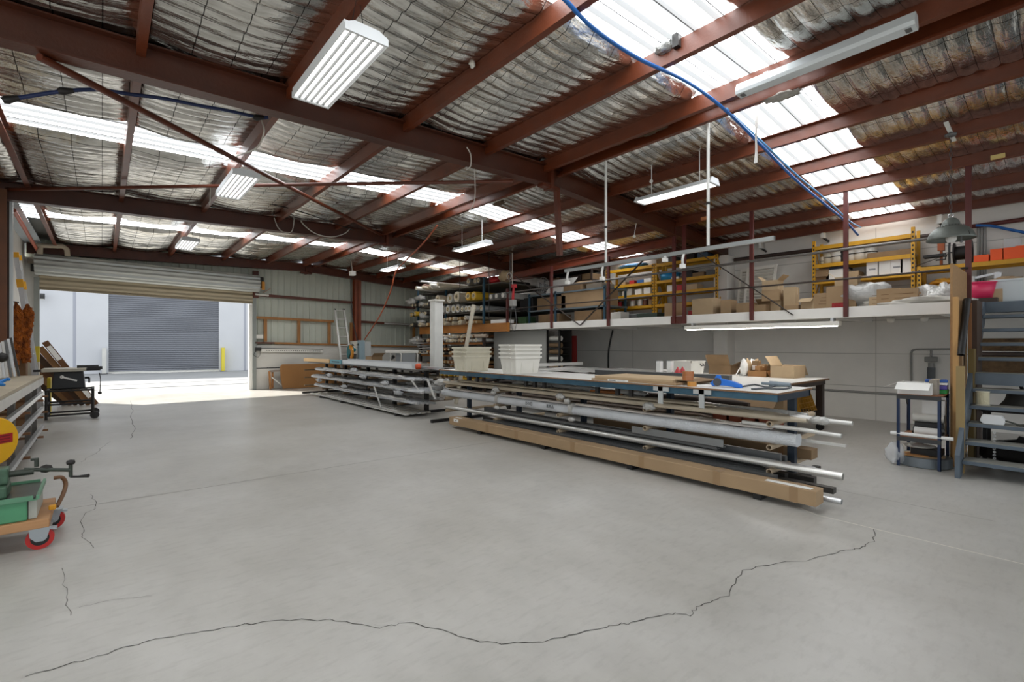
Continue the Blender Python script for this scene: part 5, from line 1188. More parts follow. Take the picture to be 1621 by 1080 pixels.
y = ZX(876, X9); one('white_board', MB().sheet([(X9+.1, y+.42, zs2), (X9+.1, y-.40, zs2), (X9+.35, y-.55, zs2+.40), (X9+.35, y+.34, zs2+.40)], (1,0,0), .02), mat('light_board', hx('c9c8c3'), .6), 'pale board leaning back beside the round fan', 'board')
m9('cardboard_box', 'dark carton on top of the low shelf right of the pale board', 905, zs2, .6, .16, CARDD); m9('cardboard_box', 'grey-brown box on the right end of the low shelf top', 940, zs2, .5, .12, mat('greybrown', hx('7d7264'), .7))
one('small_parts', crumple(MB(), (X9+.3, ZX(920, X9+.2), zs2+.2), .16, .35, .05, 41), CARD, 'crumpled tan packing on the cartons of the low shelf', 'packing')
tr_ = thing('plank_rack', 'dark two-plank rack rising behind the low shelf at the far end', 'rack', (10.6, ZX(930, 10.4), ZD)); yk = 9.5
for i in range(2): MB().box((10.3, yk-.85, zs2+.38+.3*i), (10.85, yk+.85, zs2+.415+.3*i)).build('plank', DBRN, tr_)
for dy in (-.83, .79):
    for x in (10.3, 10.8): MB().box((x, yk+dy, ZD+.001), (x+.05, yk+dy+.04, zs2+.75)).build('post', DBRN, tr_)
for i in range(4): one('dark_carton', MB().box((10.32, yk+.62-.42*i-.18, zs2+.416), (10.8, yk+.62-.42*i+.18, zs2+.416+.17)), (CARDD, GREYP, DBRN, CARDD)[i], ('first', 'second', 'third', 'fourth')[i]+' dusty carton from the left on the dark plank rack', 'box', None, .01)

# ------------------------------------------------ along the front of the deck: boxes, bags, rubbish
def deck(px, py, X=9.25): return Vector((X, ZX(px, X), ZD+.001))
deckboxes = [(1205, .30, .14, CARD, 'low brown carton left of the small box tower', None), (1215, .22, .16, CARDD, 'dark-topped brown carton at the foot of the louvre shutters', [('w', 40)]), (1190, .2, .16, CARD, 'brown carton behind the left red post by the louvre shutters', None),
    (1228, .30, .20, CARDL, 'bottom carton of the small box tower', None), (1258, .22, .10, CARD, 'low brown carton right of the box tower', None), (1270, .24, .11, CARD, 'second low brown carton right of the box tower', None), (1284, .2, .2, CARDL, 'pale carton with a white slip', [('w', -30)]), (1294, .2, .14, CARD, 'carton left of the lettered carton', None), (1306, .26, .27, CARD, 'square brown carton with scrawled lettering', None)]
for i, (px, w_, h, m, lab, fl) in enumerate(deckboxes):
    p = deck(px, 0, 9.1+.12*(i % 2)); obox('cardboard_box', lab, p, (.3, w_, h), m, .08*((i % 3)-1), fl)
p = deck(1306, 0, 9.1); p.y = ZX(1306, 9.1)
for k in range(3): MB().box((9.1-.151+.0, p.y-.08, ZD+.09+.05*k), (9.1-.1505, p.y+.06-.02*k, ZD+.097+.05*k)).build('scrawl', mat('scrawl_brown', hx('6d4f33'), .8), [o for o in bpy.data.objects if o.get('label') == 'square brown carton with scrawled lettering'][0])
p = deck(1226, 0, 9.1); obox('cardboard_box', 'middle carton of the small box tower', (9.1, p.y+.03, ZD+.203), (.28, .28, .19), CARD, .1, None)
obox('cardboard_box', 'topmost open carton of the small box tower', (9.1, p.y+.03, ZD+.395), (.26, .26, .17), CARDL, .0, [('s', 40), ('n', 45)])
obox('cardboard_box', 'small carton stacked at the right of the box tower', (9.15, p.y-.26, ZD+.003), (.26, .18, .42), CARDL, .1, None)
p = deck(1336, 0, 9.1); obox('cardboard_box', 'tall brown carton tucked behind the second red post', p, (.34, .4, .36), CARD, 0, None)
obox('cardboard_box', 'open pale carton on the tall carton behind the red post', (9.1, p.y-.05, ZD+.364), (.3, .3, .14), CARDL, .1, [('n', 40), ('s', -10)])
one('red_box', MB().cbox((8.98, ZX(1331, 8.98), ZD+.05), (.1, .22, .09)), RDP, 'small red box at the deck edge by the second red post', 'box')
p = deck(1318, 0, 9.9); obox('cardboard_box', 'wide pale carton with a sloped lid on the bottom yellow shelf', (XF+.2, ZX(1316, XF+.1), 2.081), (.4, .55, .26), CARDL, 0, [('s', -45)])
one('plastic_bag', crumple(MB(), deck(1365, 0, 9.15)+Vector((0,0,.2)), .28, .40, .21, 51, .3), mat('grey_bag', hx('c3c2be'), .3, .05, .25, 8, .8, 18), 'big crumpled grey plastic bag at the deck edge', 'bag')
one('plastic_bag', crumple(MB(), deck(1352, 0, 9.5)+Vector((0,0,.2)), .18, .22, .20, 52, .4), mat('white_bag', hx('d6d2ca'), .4, 0, .2, 8), 'white bag standing behind the grey plastic bag', 'bag')
for i, (px, w_, h, lab, m) in enumerate(((1392, .2, .15, 'small pale carton right of the grey bag', CARDL), (1409, .28, .26, 'brown carton with printed bands in the middle of the deck', CARD), (1431, .33, .25, 'square brown carton with scrawled letters right of the banded carton', CARD))):
    p = deck(px, 0, 9.05); tb = obox('cardboard_box', lab, p, (.3, w_, h), m, .05*i, None)
    for k in range(3): MB().box((9.05-.153, p.y-w_*.35, ZD+.05+.06*k), (9.05-.1505, p.y+w_*.3, ZD+.056+.06*k)).build('print_band', mat('scrawl_brown', hx('6d4f33'), .8), tb)
one('rag_heap', crumple(MB(), deck(1398, 0, 9.1)+Vector((0,.05,.06)), .2, .25, .06, 53, .5), WHITE, 'low heap of rags between the cartons on the deck', 'rags')
one('plastic_sheet', crumple(MB(), deck(1462, 0, 9.1)+Vector((0,0,.05)), .3, .5, .07, 54, .6), mat('dust_sheet', hx('d9d5cc'), .5, 0, .15, 8), 'crumpled white dust sheet along the deck edge left of the timber', 'sheet')
one('plastic_bag', crumple(MB(), deck(1492, 0, 9.4)+Vector((0,0,.15)), .2, .25, .17, 55, .5), FILM, 'clear crumpled plastic bag left of the timber stack', 'bag')
p = deck(1466, 0, 9.7); obox('cardboard_box', 'plain brown carton on the deck under the lower yellow shelf', p, (.36, .42, .28), mat('card_orange', hx('b5824e'), .8), .0, None)
for i, (a, b) in enumerate((((1420, 470), (1500, 492)),)):
    p, q = PX(*a, 9.2), PX(*b, 9.0); one('grey_rod', MB().bar(p, q, .02, .02), GREYP, 'grey rod lying sloped over the cartons', 'rod')
for i, (px, w_, h, m, lab) in enumerate(((975, .3, .18, mat('machine_white', hx('c9c7c0'), .5), 'white machine part left on the deck edge'), (1000, .7, .14, GREYP, 'long grey extrusion piece on the deck'), (1023, .5, .12, mat('dark_green', hx('2f3d33'), .5), 'dark green tool case on the deck'), (1048, .3, .12, BLK, 'black toolbox on the deck'), (1060, .25, .3, CARD, 'brown carton right of the black toolbox'), (1107, .5, .14, RDP, 'red tray behind the twin posts'), (1112, .45, .34, CARDL, 'large tan carton behind the twin posts'), (1135, .4, .18, CARDD, 'low brown carton left of the pilaster'), (1148, .2, .28, CARD, 'upright brown carton by the pilaster'), (1165, .35, .17, CARD, 'wide low carton in front of the pilaster'), (1178, .3, .20, CARD, 'brown carton left of the louvre shutters'))):
    p = deck(px, 0, (9.0, 9.3)[i % 2]); one('deck_box' if m in (CARD, CARDD, CARDL) else 'deck_item', MB().cbox(p+Vector((.15,0,h/2)), (.3, w_, h), .06*((i % 3)-1)), m, lab, 'box', None, .01)
one('red_cloth', crumple(MB(), (10.3, ZX(1130, 10.3), ZD+.2), .2, .35, .2, 57, .4), mat('dull_red_cloth', hx('9c3a34'), .8), 'dull red cloth heap at the foot of the yellow shelf', 'cloth')
# louvre shutters leaning on the wall
for i, (px, dx) in enumerate(((1190, 0), (1206, -.14))):
    y = ZX(px, 10.75); t = thing('louvre_shutter', ('left white louvre shutter leaning on the right wall behind the red post', 'front white louvre shutter leaning on the right wall')[i], 'shutter', (10.8+dx, y, ZD+.001), 'louvre shutters')
    w_, h = .62, 1.12
    def L_(a, b): return Vector((10.62+dx+.28*b/h, y-w_/2+a, ZD+.002+b))
    for a in (.03, w_-.03): MB().bar(L_(a, 0), L_(a, h), .05, .03, (1,0,0)).build('stile', WHITE, t)
    for b in (.04, h-.04): MB().bar(L_(.05, b), L_(w_-.05, b), .03, .07).build('frame_rail', WHITE, t)
    mb = MB()
    for k in range(14): mb.bar(L_(.05, .12+.068*k), L_(w_-.05, .12+.068*k), .05, .02, (1,0,.9))
    tag(mb.build('louvre_slats', WHITE, t), kind='stuff')
# pink tub, white crate, blue bottle at the stair head
y = ZX(1549, 9.3); t = thing('pink_tub', 'bright pink plastic tub at the stair head', 'tub', (9.3, y, ZD+.06))
MB().lathe([(0,0),(.15,0),(.19,.22),(.18,.22),(.14,.01),(0,.01)], (9.3, y, ZD+.062), 20).build('tub_body', mat('hot_pink', hx('d9335f'), .4), t); MB().pipe((9.3, y, ZD+.275), (9.3, y, ZD+.29), .2, .18, 20).build('rim', mat('hot_pink', hx('d9335f'), .4), t)
one('pallet_block', MB().box((9.1, y-.2, ZD+.001), (9.5, y+.2, ZD+.06)), DBRN, 'dark block under the bright pink tub', 'block')
# ------------------------------------------------ stairs
SB = mat('stair_blue_grey', hx('5b6670'), .5, .1, .2, 5); STT = mat('tread_dusty', hx('8b8a82'), .75, 0, .25, 6)
SY0, SY1 = -.35, .80
st = thing('staircase', 'blue-grey open steel staircase climbing to the mezzanine at the right edge', 'staircase', (7.9, .3, 0))
base = PZ(1520, 748, 0); XS0 = 7.05; XS1 = 9.0; NR = 11; rz_ = ZD/NR; run = (XS1-XS0)/(NR-1)
for y in (SY0, SY1):
    mb = MB(); a = Vector((XS0-.02, y, 0)); 
    poly = [(XS0-.20, 0), (XS0-.02, 0), (XS0+.0, .06), (XS1+.12, ZD-.22), (XS1+.12, ZD+.0), (XS1-.05, ZD+.0), (XS0-.20, .24)]
    mb.add([(x, y-.02, z) for x, z in poly]+[(x, y+.02, z) for x, z in poly], [tuple(range(6,-1,-1)), tuple(range(7,14))]+[(i, (i+1) % 7, 7+(i+1) % 7, 7+i) for i in range(7)])
    mb.build('stringer', SB, st)
for k in range(1, NR):
    x = XS0+run*(k-1)-.06; z = rz_*k
    tr = MB().box((x, SY0+.021, z-.05), (x+.27, SY1-.021, z-.012)).build('tread', SB, st, .004)
    MB().box((x+.01, SY0+.03, z-.0118), (x+.26, SY1-.03, z-.006)).build('tread_surface', STT, tr)
x5 = XS0+run*5-.08
MB().box((x5, SY0+.03, rz_*5+.03), (x5+.015, SY1-.022, rz_*5+.16)).build('riser_panel', SB, st)
MB().box((XS1+.10, SY0, ZD-.14), (XS1+.14, SY1, ZD)).build('landing_edge', SB, st)
struct('landing', MB().box((XS1+.15, SY0-.6, ZD-.06), (XW, MY0, ZD)), SB)
cr = thing('white_crate', 'white plastic crate on the landing at the right edge', 'crate', (9.5, ZX(1606, 9.5), ZD))
y = ZX(1612, 9.45); mb = MB(); vs = []
for l, w_, z in ((.17,.22,0),(.20,.25,.30),(.19,.24,.30),(.16,.21,.01)): vs += [(9.45-l, y-w_, ZD+.002+z), (9.45+l, y-w_, ZD+.002+z), (9.45+l, y+w_, ZD+.002+z), (9.45-l, y+w_, ZD+.002+z)]
fs = [(3,2,1,0), (12,13,14,15)]
for a_ in (0,4,8):
    for k in range(4): fs.append((a_+k, a_+(k+1) % 4, a_+4+(k+1) % 4, a_+4+k))
mb.add(vs, fs).build('crate_body', mat('bluish_white_plastic', hx('c9d0d2'), .4), cr)
MB().box((9.24, y-.26, ZD+.285), (9.255, y+.26, ZD+.31)).build('rim', mat('bluish_white_plastic', hx('c9d0d2'), .4), cr)
y = ZX(1586, 9.4); bt = thing('blue_bottle', 'blue bottle with a dark cap left of the white crate', 'bottle', (9.4, y, ZD+.001))
MB().lathe([(0,0),(.06,0),(.06,.16),(.03,.19),(.025,.20)], (9.4, y, ZD+.002), 14).build('bottle_body', mat('deep_blue', hx('24427a'), .35), bt); MB().tube([(9.4, y, ZD+.2), (9.4, y, ZD+.25)], .04, 12).build('cap', BLK, bt)
obox('cardboard_box', 'small tan carton between the pink tub and the blue bottle', (9.35, ZX(1572, 9.35), ZD+.002), (.2, .2, .18), CARDL, 0, None)
one('rag_heap', crumple(MB(), (9.7, ZX(1592, 9.7), ZD+.28), .15, .2, .1, 61, .5), CARD, 'tan cloth heap behind the blue bottle', 'rags')
one('shelf_crate', MB().box((9.62, ZX(1600, 9.62)-.1, ZD+.002), (9.9, ZX(1585, 9.62)+.1, ZD+.18)), BLK, 'dark box behind the blue bottle on the landing', 'box')
# things behind the stair treads
t = thing('cable_reel', 'cream cable reel standing on a stair tread', 'reel', (0, 0, 0))
k = 5; x = XS0+run*3+.05; y = ZX(1548, x); y = min(y, .68); z = rz_*4-.005
t.location = (x, y, z); MB().tube([(x, y, z+.01), (x, y, z+.15)], .055, 18).build('cable_winding', mat('cream_cable', hx('cfc6a6'), .6, 0, .15, 3, .5, 60), t)
for zz in (0, .15): MB().tube([(x, y, z+zz), (x, y, z+zz+.008)], .062, 18).build('flange', CREAM, t)
x = XS0+run*1+.10; y = .58; z = rz_*3-.005
x = XS0+run*2+.02
t = thing('socket_block', 'white power socket block with a hanging chain on a stair tread', 'socket', (x, y, z))
MB().prism([(-.09, 0), (.07, 0), (.10, .035), (.08, .10), (-.07, .10), (-.10, .05)], .10, 'X', 0).build('housing', mat('socket_white', hx('d5d6d6'), .4), t, .006)
t.children[0].location = (x-.08-x, 0, 0); 
ch = MB()
for i in range(12): ch.pipe((-.10, -.02+.004*(i % 2), -.02-.035*i), (-.10+.012, -.02, -.02-.035*i), .012, .006, 8)
c = ch.build('chain', mat('chain_pale', hx('c6c6c4'), .4, .5), t); c.location = (-.02, 0, -.06)
one('tangled_cable', MB().tube(cat_curve([(x-.02, .70, z+.005), (x-.06, .5, z+.05), (x, .35, z+.01), (x+.05, .2, z+.06), (x+.02, .1, z+.01), (x-.05, .25, z+.03), (x-.02, .4, z+.01)], 6), .010, 6), mat('olive_cable', hx('3f4038'), .6), 'tangled dark cable beside the white socket block on the stairs', 'cable')
ct_ = thing('crate_stack', 'dark crates of bark-brown blocks stored behind the upper stair treads', 'crate', (9.7, .1, 0))
MB().box((9.55, -.45, .941), (10.2, .25, 1.15)).build('crate_body', mat('crate_dark', hx('2a2622'), .8), ct_)
MB().box((9.54, .3, .95), (10.2, .9, 1.25)).build('block_layer', mat('bark_brown', hx('6d5438'), .85, 0, .5, 18, .6, 30), ct_); MB().box((9.54, .25, 1.32), (10.2, .9, 1.5)).build('block_layer', mat('bark_brown', hx('6d5438'), .85, 0, .5, 18, .6, 30), ct_)
MB().box((9.5, -.5, .9), (10.3, .95, .94)).build('shelf', DBRN, ct_); MB().box((9.5, -.5, 1.26), (10.3, .95, 1.30)).build('shelf', DBRN, ct_)
for y in (-.45, .92): MB().box((9.5, y-.02, 0), (9.55, y+.02, 1.5)).build('upright', BLK, ct_)
t = thing('work_lamp', 'dark grey conical lamp shade on a stool behind the stairs', 'lamp', (8.5, .35, 0))
MB().box((8.3, .1, .58), (8.8, .75, .61)).build('stool_top', BLK, t)
for xx in (8.33, 8.77):
    for yy in (.13, .72): MB().box((xx-.02, yy-.02, 0), (xx+.02, yy+.02, .58)).build('leg', BLK, t)
MB().lathe([(.24,.0),(.16,.12),(.14,.2),(.05,.22),(0,.22)], (8.5, .4, .612), 20).build('shade', mat('shade_grey', hx('56544f'), .6), t)
MB().tube([(8.5, .4, .83), (8.6, .45, 1.0)], .02, 8).build('stem', BLK, t)
one('black_heap', crumple(MB(), (7.95, .25, .16), .4, .45, .17, 71, .4), mat('black_cloth', hx('191715'), .9), 'black heap of cloth and bags under the lowest stair treads', 'bags')

# ------------------------------------------------ timber stack at the stair foot
WOODP = mat('pine_board', hx('c99a5e'), .6, 0, .25, 7, .1, 40, stretch=(1, 1, .08))
WOODM = mat('particle_board', hx('a9845a'), .75, 0, .2, 30)
WOODD = mat('dark_timber', hx('4a3526'), .65, 0, .3, 6, stretch=(1, 1, .1))
WOODG = mat('grey_green_timber', hx('9b8458'), .7, 0, .3, 7, .1, 40, stretch=(1, 1, .1))
def board(label, px, X, ytop, th, depth, m, z0=.001, lean=0.0, name='timber_board'):
    p = PX(px, ytop, X); y = p.y
    mb = MB(); vs = []
    for z, dx in ((z0, 0), (p.z, lean)):
        for a, b in ((0, -th/2), (depth, -th/2), (depth, th/2), (0, th/2)): vs.append((X+a+dx, y+b, z))
    mb.add(vs, [(0,3,2,1),(4,5,6,7),(0,1,5,4),(1,2,6,5),(2,3,7,6),(3,0,4,7)])
    return one(name, mb, m, label, 'timber')
board('tall particle board sheet standing on edge by the stairs, tallest of the stack', 1506, 7.55, 417, .022, 1.15, WOODM, name='board_sheet')
board('pale pine board second in the timber stack', 1512, 7.45, 470, .045, .10, WOODP)
board('short greenish timber plank in front of the timber stack', 1520, 7.16, 580, .07, .05, WOODG)
board('pine board with dark edge behind the pale pine board', 1521, 7.66, 476, .022, .12, CARDD)
board('brown board in the middle of the timber stack', 1535, 8.0, 480, .03, .3, mat('brown_timber', hx('8a5d36'), .65, 0, .25, 6, stretch=(1,1,.1)))
board('short olive board low in the timber stack', 1537, 7.85, 552, .05, .2, mat('olive_timber', hx('6d5a2e'), .7, 0, .2, 6, stretch=(1,1,.1)))
board('dark timber door panel leaning by the stair stringer', 1542, 8.05, 475, .05, .5, WOODD)
a, b = PX(1521, 562, 7.4), PX(1531, 474, 7.7)
one('black_tube', MB().pipe(a, b, .034, .027, 14), BLK, 'black plastic tube leaning in the timber stack', 'tube')
# ------------------------------------------------ small blue shelf
sh = thing('steel_shelf', 'small two-tier shelf on dark blue angle legs left of the stairs', 'shelf', (7.35, 1.15, 0))
q1, q2 = PZ(1419, 737, 0), PZ(1490, 747, 0)
sx0 = (q1.x+q2.x)/2*1.0; sx1 = sx0+.55; sy1, sy0 = q1.y, q2.y
zt_ = PX(1419, 624, sx0).z; zm_ = PX(1421, 690, sx0).z
WB = mat('shelf_wood', hx('a06a45'), .6, 0, .25, 6)
for x, dx in ((sx0, .03), (sx1, -.03)):
    for y, dy in ((sy0, .03), (sy1, -.03)):
        MB().box((min(x, x+dx), min(y, y+dy/6), 0), (max(x, x+dx), max(y, y+dy/6), zt_)).box((min(x, x+dx/6), min(y, y+dy), 0), (max(x, x+dx/6), max(y, y+dy), zt_)).build('leg', mat('angle_blue', hx('1f3050'), .45, .2), sh)
for z, nm in ((zt_, 'top_board'), (zm_, 'lower_board')):
    MB().box((sx0+.006, sy0+.006, z-.012), (sx1-.006, sy1-.006, z+.004)).build(nm, WB, sh)
    MB().box((sx0-.004, sy0, z-.05), (sx0+.005, sy1, z-.002)).box((sx1-.005, sy0, z-.05), (sx1+.004, sy1, z-.002)).build('cross_rail', EDGE, sh)
MB().tube([(sx0-.006, sy1-.09, zt_-.05), (sx0-.006, sy1-.10, zt_-.11)], .007, 6).build('hook', BLK, sh)
zz = zt_+.005
obox('cardboard_box', 'white carton with a big pale flap on top of the small blue shelf', (sx0+.2, sy1-.15, zz), (.34, .30, .13), PAPER, 0, [('w', -28), ('n', -25)])
obox('cardboard_box', 'dirty upright carton right of the white carton on the small blue shelf', (sx0+.3, sy0+.09, zz), (.3, .07, .17), mat('dirty_card', hx('a39a8e'), .8, 0, .3, 9), 0, None)
for i, (dz, h, m, lab) in enumerate(((0, .05, mat('green_pack', hx('1f8a3d'), .4), 'bright green pack at the right end of the small blue shelf'), (.051, .05, mat('purple_pack', hx('4b3f94'), .4), 'purple pack on the bright green pack'), (.102, .03, PAPER, 'white pack on the purple pack'), (.133, .03, mat('royal_blue_pack', hx('20509c'), .4), 'royal blue pack topping the pile of packs'))):
    one('flat_pack', MB().cbox((sx0+.42, sy0+.10, zz+dz+h/2), (.22, .20, h-.002), .05*i), m, lab, 'pack', None, .006)
zz = zm_+.005
yl0, yl1 = sy0-.10, sy1+.06
one('white_tube', MB().pipe((sx0+.02, yl0, zz+.022), (sx0+.02, yl1, zz+.022), .021, .016, 12), PAPER, 'long white tube lying across the lower tier of the small blue shelf', 'tube')
pl = [(.0, .018, BLK), (.019, .02, DGREY), (.04, .012, BLK), (.053, .03, GREYP), (.084, .055, BLK)]
one('white_roll', MB().tube([(sx0+.2, sy0+.03, zz+.05), (sx0+.2, sy1-.13, zz+.05)], .048, 16), PAPER, 'short white roll on the lower tier behind the long white tube', 'roll')
for i, (dz, h, m) in enumerate(pl): one('flat_case', MB().cbox((sx0+.38, sy0+.16, zz+dz+h/2), (.26, .26+.02*(i % 2), h-.001), .04*i), m, ('lowest black', 'second, dark grey', 'third, thin black', 'fourth, mid grey', 'topmost thick black')[i]+' flat case on the lower tier of the small blue shelf', 'case')
one('paper_roll', MB().tube([(sx0+.36, sy0+.30, zz+.19), (sx0+.36, sy0+.02, zz+.19)], .05, 16), WHITE, 'white paper roll resting on the pile of black cases', 'roll')
tbx = (sx0+.48, sy0+.12)
one('white_box', MB().box((sx1-.18, sy0+.02, zz), (sx1-.02, sy0+.22, zt_-.08)), PAPER, 'tall white box at the back of the lower tier', 'box')
# coil and odds below
px_, py_ = sx0+.28, (sy0+sy1)/2
cl = thing('wire_coil', 'big coil of grey strapping under the small blue shelf', 'coil', (px_, py_, 0))
MB().pipe((px_, py_, .005), (px_, py_, .11), .26, .17, 32).build('coil_winding', mat('strapping_grey', hx('7b8287'), .35, .3, .15, 3), cl)
MB().lathe([(0,.111),(.2,.111),(.2,.116),(0,.116)], (px_, py_, 0), 24).build('coil_cover', CARD, cl)
one('brown_card', MB().cbox((px_-.1, py_+.06, .124), (.18, .22, .01), .3), mat('card_orange', hx('b5824e'), .8), 'brown card lying on the strapping coil', 'card')
one('clear_disc', MB().lathe([(0,.0),(.14,.01),(.15,.03),(.04,.045),(.03,.1),(0,.1)], (px_-.02, py_+.03, .20), 20), mat('clear_disc', hx('b6b2aa'), .15, .1, .1, 5), 'clear plastic spindle tray above the strapping coil', 'tray')
one('black_box', MB().box((px_-.1, py_-.17, .13), (px_+.14, py_+.10, .20)), BLK, 'black box on the strapping coil', 'box')
one('clear_bag', crumple(MB(), (px_-.22, py_+.22, .13), .08, .1, .13, 77, .3), mat('clear_plastic', (.8,.82,.84), .1, 0, spec=.5, alpha=.35), 'clear plastic bag bulging left of the strapping coil', 'bag')
# ------------------------------------------------ on the right wall, below and above the deck
COND = mat('conduit_grey', hx('8f8e8a'), .5)
XWc = XW-.02
one('wall_conduit', MB().tube([PX(1316, 618, XWc), PX(1422, 624.5, XWc)], .022, 8).tube([PX(1316, 618, XWc), PX(900, 586, XWc)], .022, 8), COND, 'grey conduit running low along the painted right wall', 'conduit')
ps = [PX(1442, 593, XWc), PX(1442, 560, XWc), PX(1444, 555, XWc), PX(1450, 553.5, XWc), PX(1506, 553, XWc)]
ps[0].z = .6
one('wall_conduit', MB().tube(ps, .018, 8).tube([PX(1474, 553, XWc), PX(1474, 566, XWc)], .016, 8), COND, 'bent grey conduit on the right wall above the small blue shelf', 'conduit')
t = thing('light_switch', 'grey switch box hanging from the bent conduit', 'switch', PX(1474, 569, XW-.05))
p = t.location; MB().cbox(p, (.08, .17, .09)).build('switch_box', mat('switch_grey', hx('83827e'), .5), t, .01); MB().tube([p+Vector((-.02,0,-.06)), p+Vector((-.02,0,-.14))], .04, 12).build('plug', COND, t)
MB().tube([p+Vector((0,0,-.14)), p+Vector((0,0,-.42))], .055, 14).build('duct', mat('duct_dark', hx('55595c'), .6), t)
one('red_bag', MB().grid(lambda s, t_: (XW-.02-.09*math.sin(math.pi*s), ZX(908, XW)+(.17*(1-.15*t_))*(1-2*s), PX(908, 578, XW).z+(PX(908, 532, XW).z-PX(908, 578, XW).z)*t_), 10, 12).box((XW-.1, ZX(908, XW)-.1, PX(908, 532, XW).z-.02), (XW-.01, ZX(908, XW)+.1, PX(908, 532, XW).z)), mat('hose_red', hx('a8231c'), .6, 0, .1, 4), 'tall narrow red cover hung on the right wall under the deck', 'cover')
one('black_cable', MB().tube(cat_curve([PX(970, 523, XW-.03), PX(966, 540, XW-.03), PX(963, 560, XW-.03), PX(963, 590, XW-.03)], 5), .022, 8), BLK, 'black cable hanging down the right wall under the deck', 'cable')
t = thing('leaning_sheet', 'large flat grey panel standing under the far end of the deck', 'panel', (9.0, 10, 0))
y0_, y1_ = ZX(864, 9.0), min(ZX(779, 9.0), 11.38)
MB().box((9.0, y0_, .5), (9.04, y1_, ZB_-.02)).build('panel_sheet', mat('panel_grey', hx('a3a39d'), .6, 0, .06, 2), t, .003); MB().box((9.05, y0_+.1, 0), (9.1, y0_+.2, .9)).box((9.05, y1_-.2, 0), (9.1, y1_-.1, .9)).build('support_leg', BLK, t)
mb = MB(); c = PX(796, 546, 8.997)
for i in range(5): mb.box((8.998, c.y-.18+.07*i, c.z-.01*i), (8.9995, c.y-.14+.07*i, c.z+.02))
mb.build('pencil_mark', mat('pencil', hx('7d7d79'), .8), t)
rs = thing('roll_stand', 'dark slotted stand of short rolls right of the grey panel', 'stand', (9.05, ZX(875, 9.05), 0))
ya2, yb2_ = ZX(886, 9.05), ZX(865, 9.05)+.02
MB().box((9.05, ya2, 0), (9.09, ya2+.05, ZB_-.02)).build('upright', BLK, rs); MB().box((9.05, yb2_-.06, 0), (9.09, yb2_-.02, ZB_-.02)).build('upright', BLK, rs); MB().box((9.5, ya2, 0), (9.52, yb2_-.02, ZB_-.02)).build('back_board', mat('stand_back', hx('2a2624'), .8), rs)
for i, (py, m) in enumerate(((536, WHITE), (546.5, CARDD), (557, CARDD), (568, WHITE), (580, CARD))):
    z = PX(875, py, 9.02).z; one('short_roll', MB().tube([(9.16, ya2+.05, z), (9.16, yb2_-.07, z)], .065, 14), m, ('topmost white', 'second, brown', 'third, brown', 'fourth, white', 'lowest tan')[i]+' short roll in the dark slotted stand', 'roll')
for i, z in enumerate([PX(875, py, 9.02).z-.075 for py in (536, 546.5, 557, 568, 580)]): MB().box((9.05, ya2+.05, z-.01), (9.5, yb2_-.06, z+.009)).build('roll_ledge', BLK, rs)
# conduits, pipes along the top of the right wall
one('wall_pipe', MB().tube([(XW-.10, 1.6, 3.30), (XW-.10, 5.0, 3.34)], .04, 10), mat('dark_pipe', hx('3a2b26'), .5), 'dark pipe along the top of the right wall behind the posts', 'pipe')
one('wall_pipe', MB().tube([(XW-.10, -.9, 3.36), (XW-.10, 1.3, 3.36)], .035, 10), POSTR, 'dark red pipe along the right wall behind the orange bins', 'pipe')
for i, px in enumerate((1549, 1554, 1559)):
    p = PX(px, 360, XWc); one('wall_conduit', MB().tube([(XWc, p.y, ZD), (XWc, p.y, p.z)], .02, 8), COND, ('left', 'middle', 'right')[i]+' of three grey conduits climbing the right wall behind the hose reel', 'conduit')
one('blue_air_hose', MB().tube(cat_curve([PX(1545, 357, 10.8), PX(1570, 358, 10.8), PX(1600, 364, 10.8), PX(1621, 368, 10.8), PX(1650, 375, 10.8)], 5), .022, 8), mat('hose_blue', hx('1d5fa8'), .4), 'blue air hose along the right wall above the orange bins', 'hose')
# ================================================================== left side
cxL = XY(11, 10.55)
struct('wall_column', MB().box((XL, 10.55, 0), (cxL, 10.57, 3.78)).box((XL, 10.83, 0), (cxL, 10.85, 3.78)).box((XL, 10.57, 0), (XL+.02, 10.83, 3.78)).box((cxL-.16, 10.57, 0), (cxL-.14, 10.83, 3.78)), mat('brown_column', hx('6b3d1c'), .5, 0, .3, 4))
struct('down_pipe', MB().box((cxL+.005, 10.74, 0), (XY(20, 10.74), 10.84, 3.74)), mat('downpipe_white', hx('cdd2d2'), .45, .1))
struct('eaves_strut', MB().tube([PX(22, 333, -1.2), PX(60, 398, -1.2)], .035, 10), mat('pinkish_red', hx('a5543f'), .45))
struct('eaves_sheet', MB().grid(lambda s, t: (XL-.3+.62*s, 10.9+5.9*t, 3.93+.02*math.sin(t*190)), 1, 300), mat('bright_sheet', hx('b9c2c8'), .5, .2))
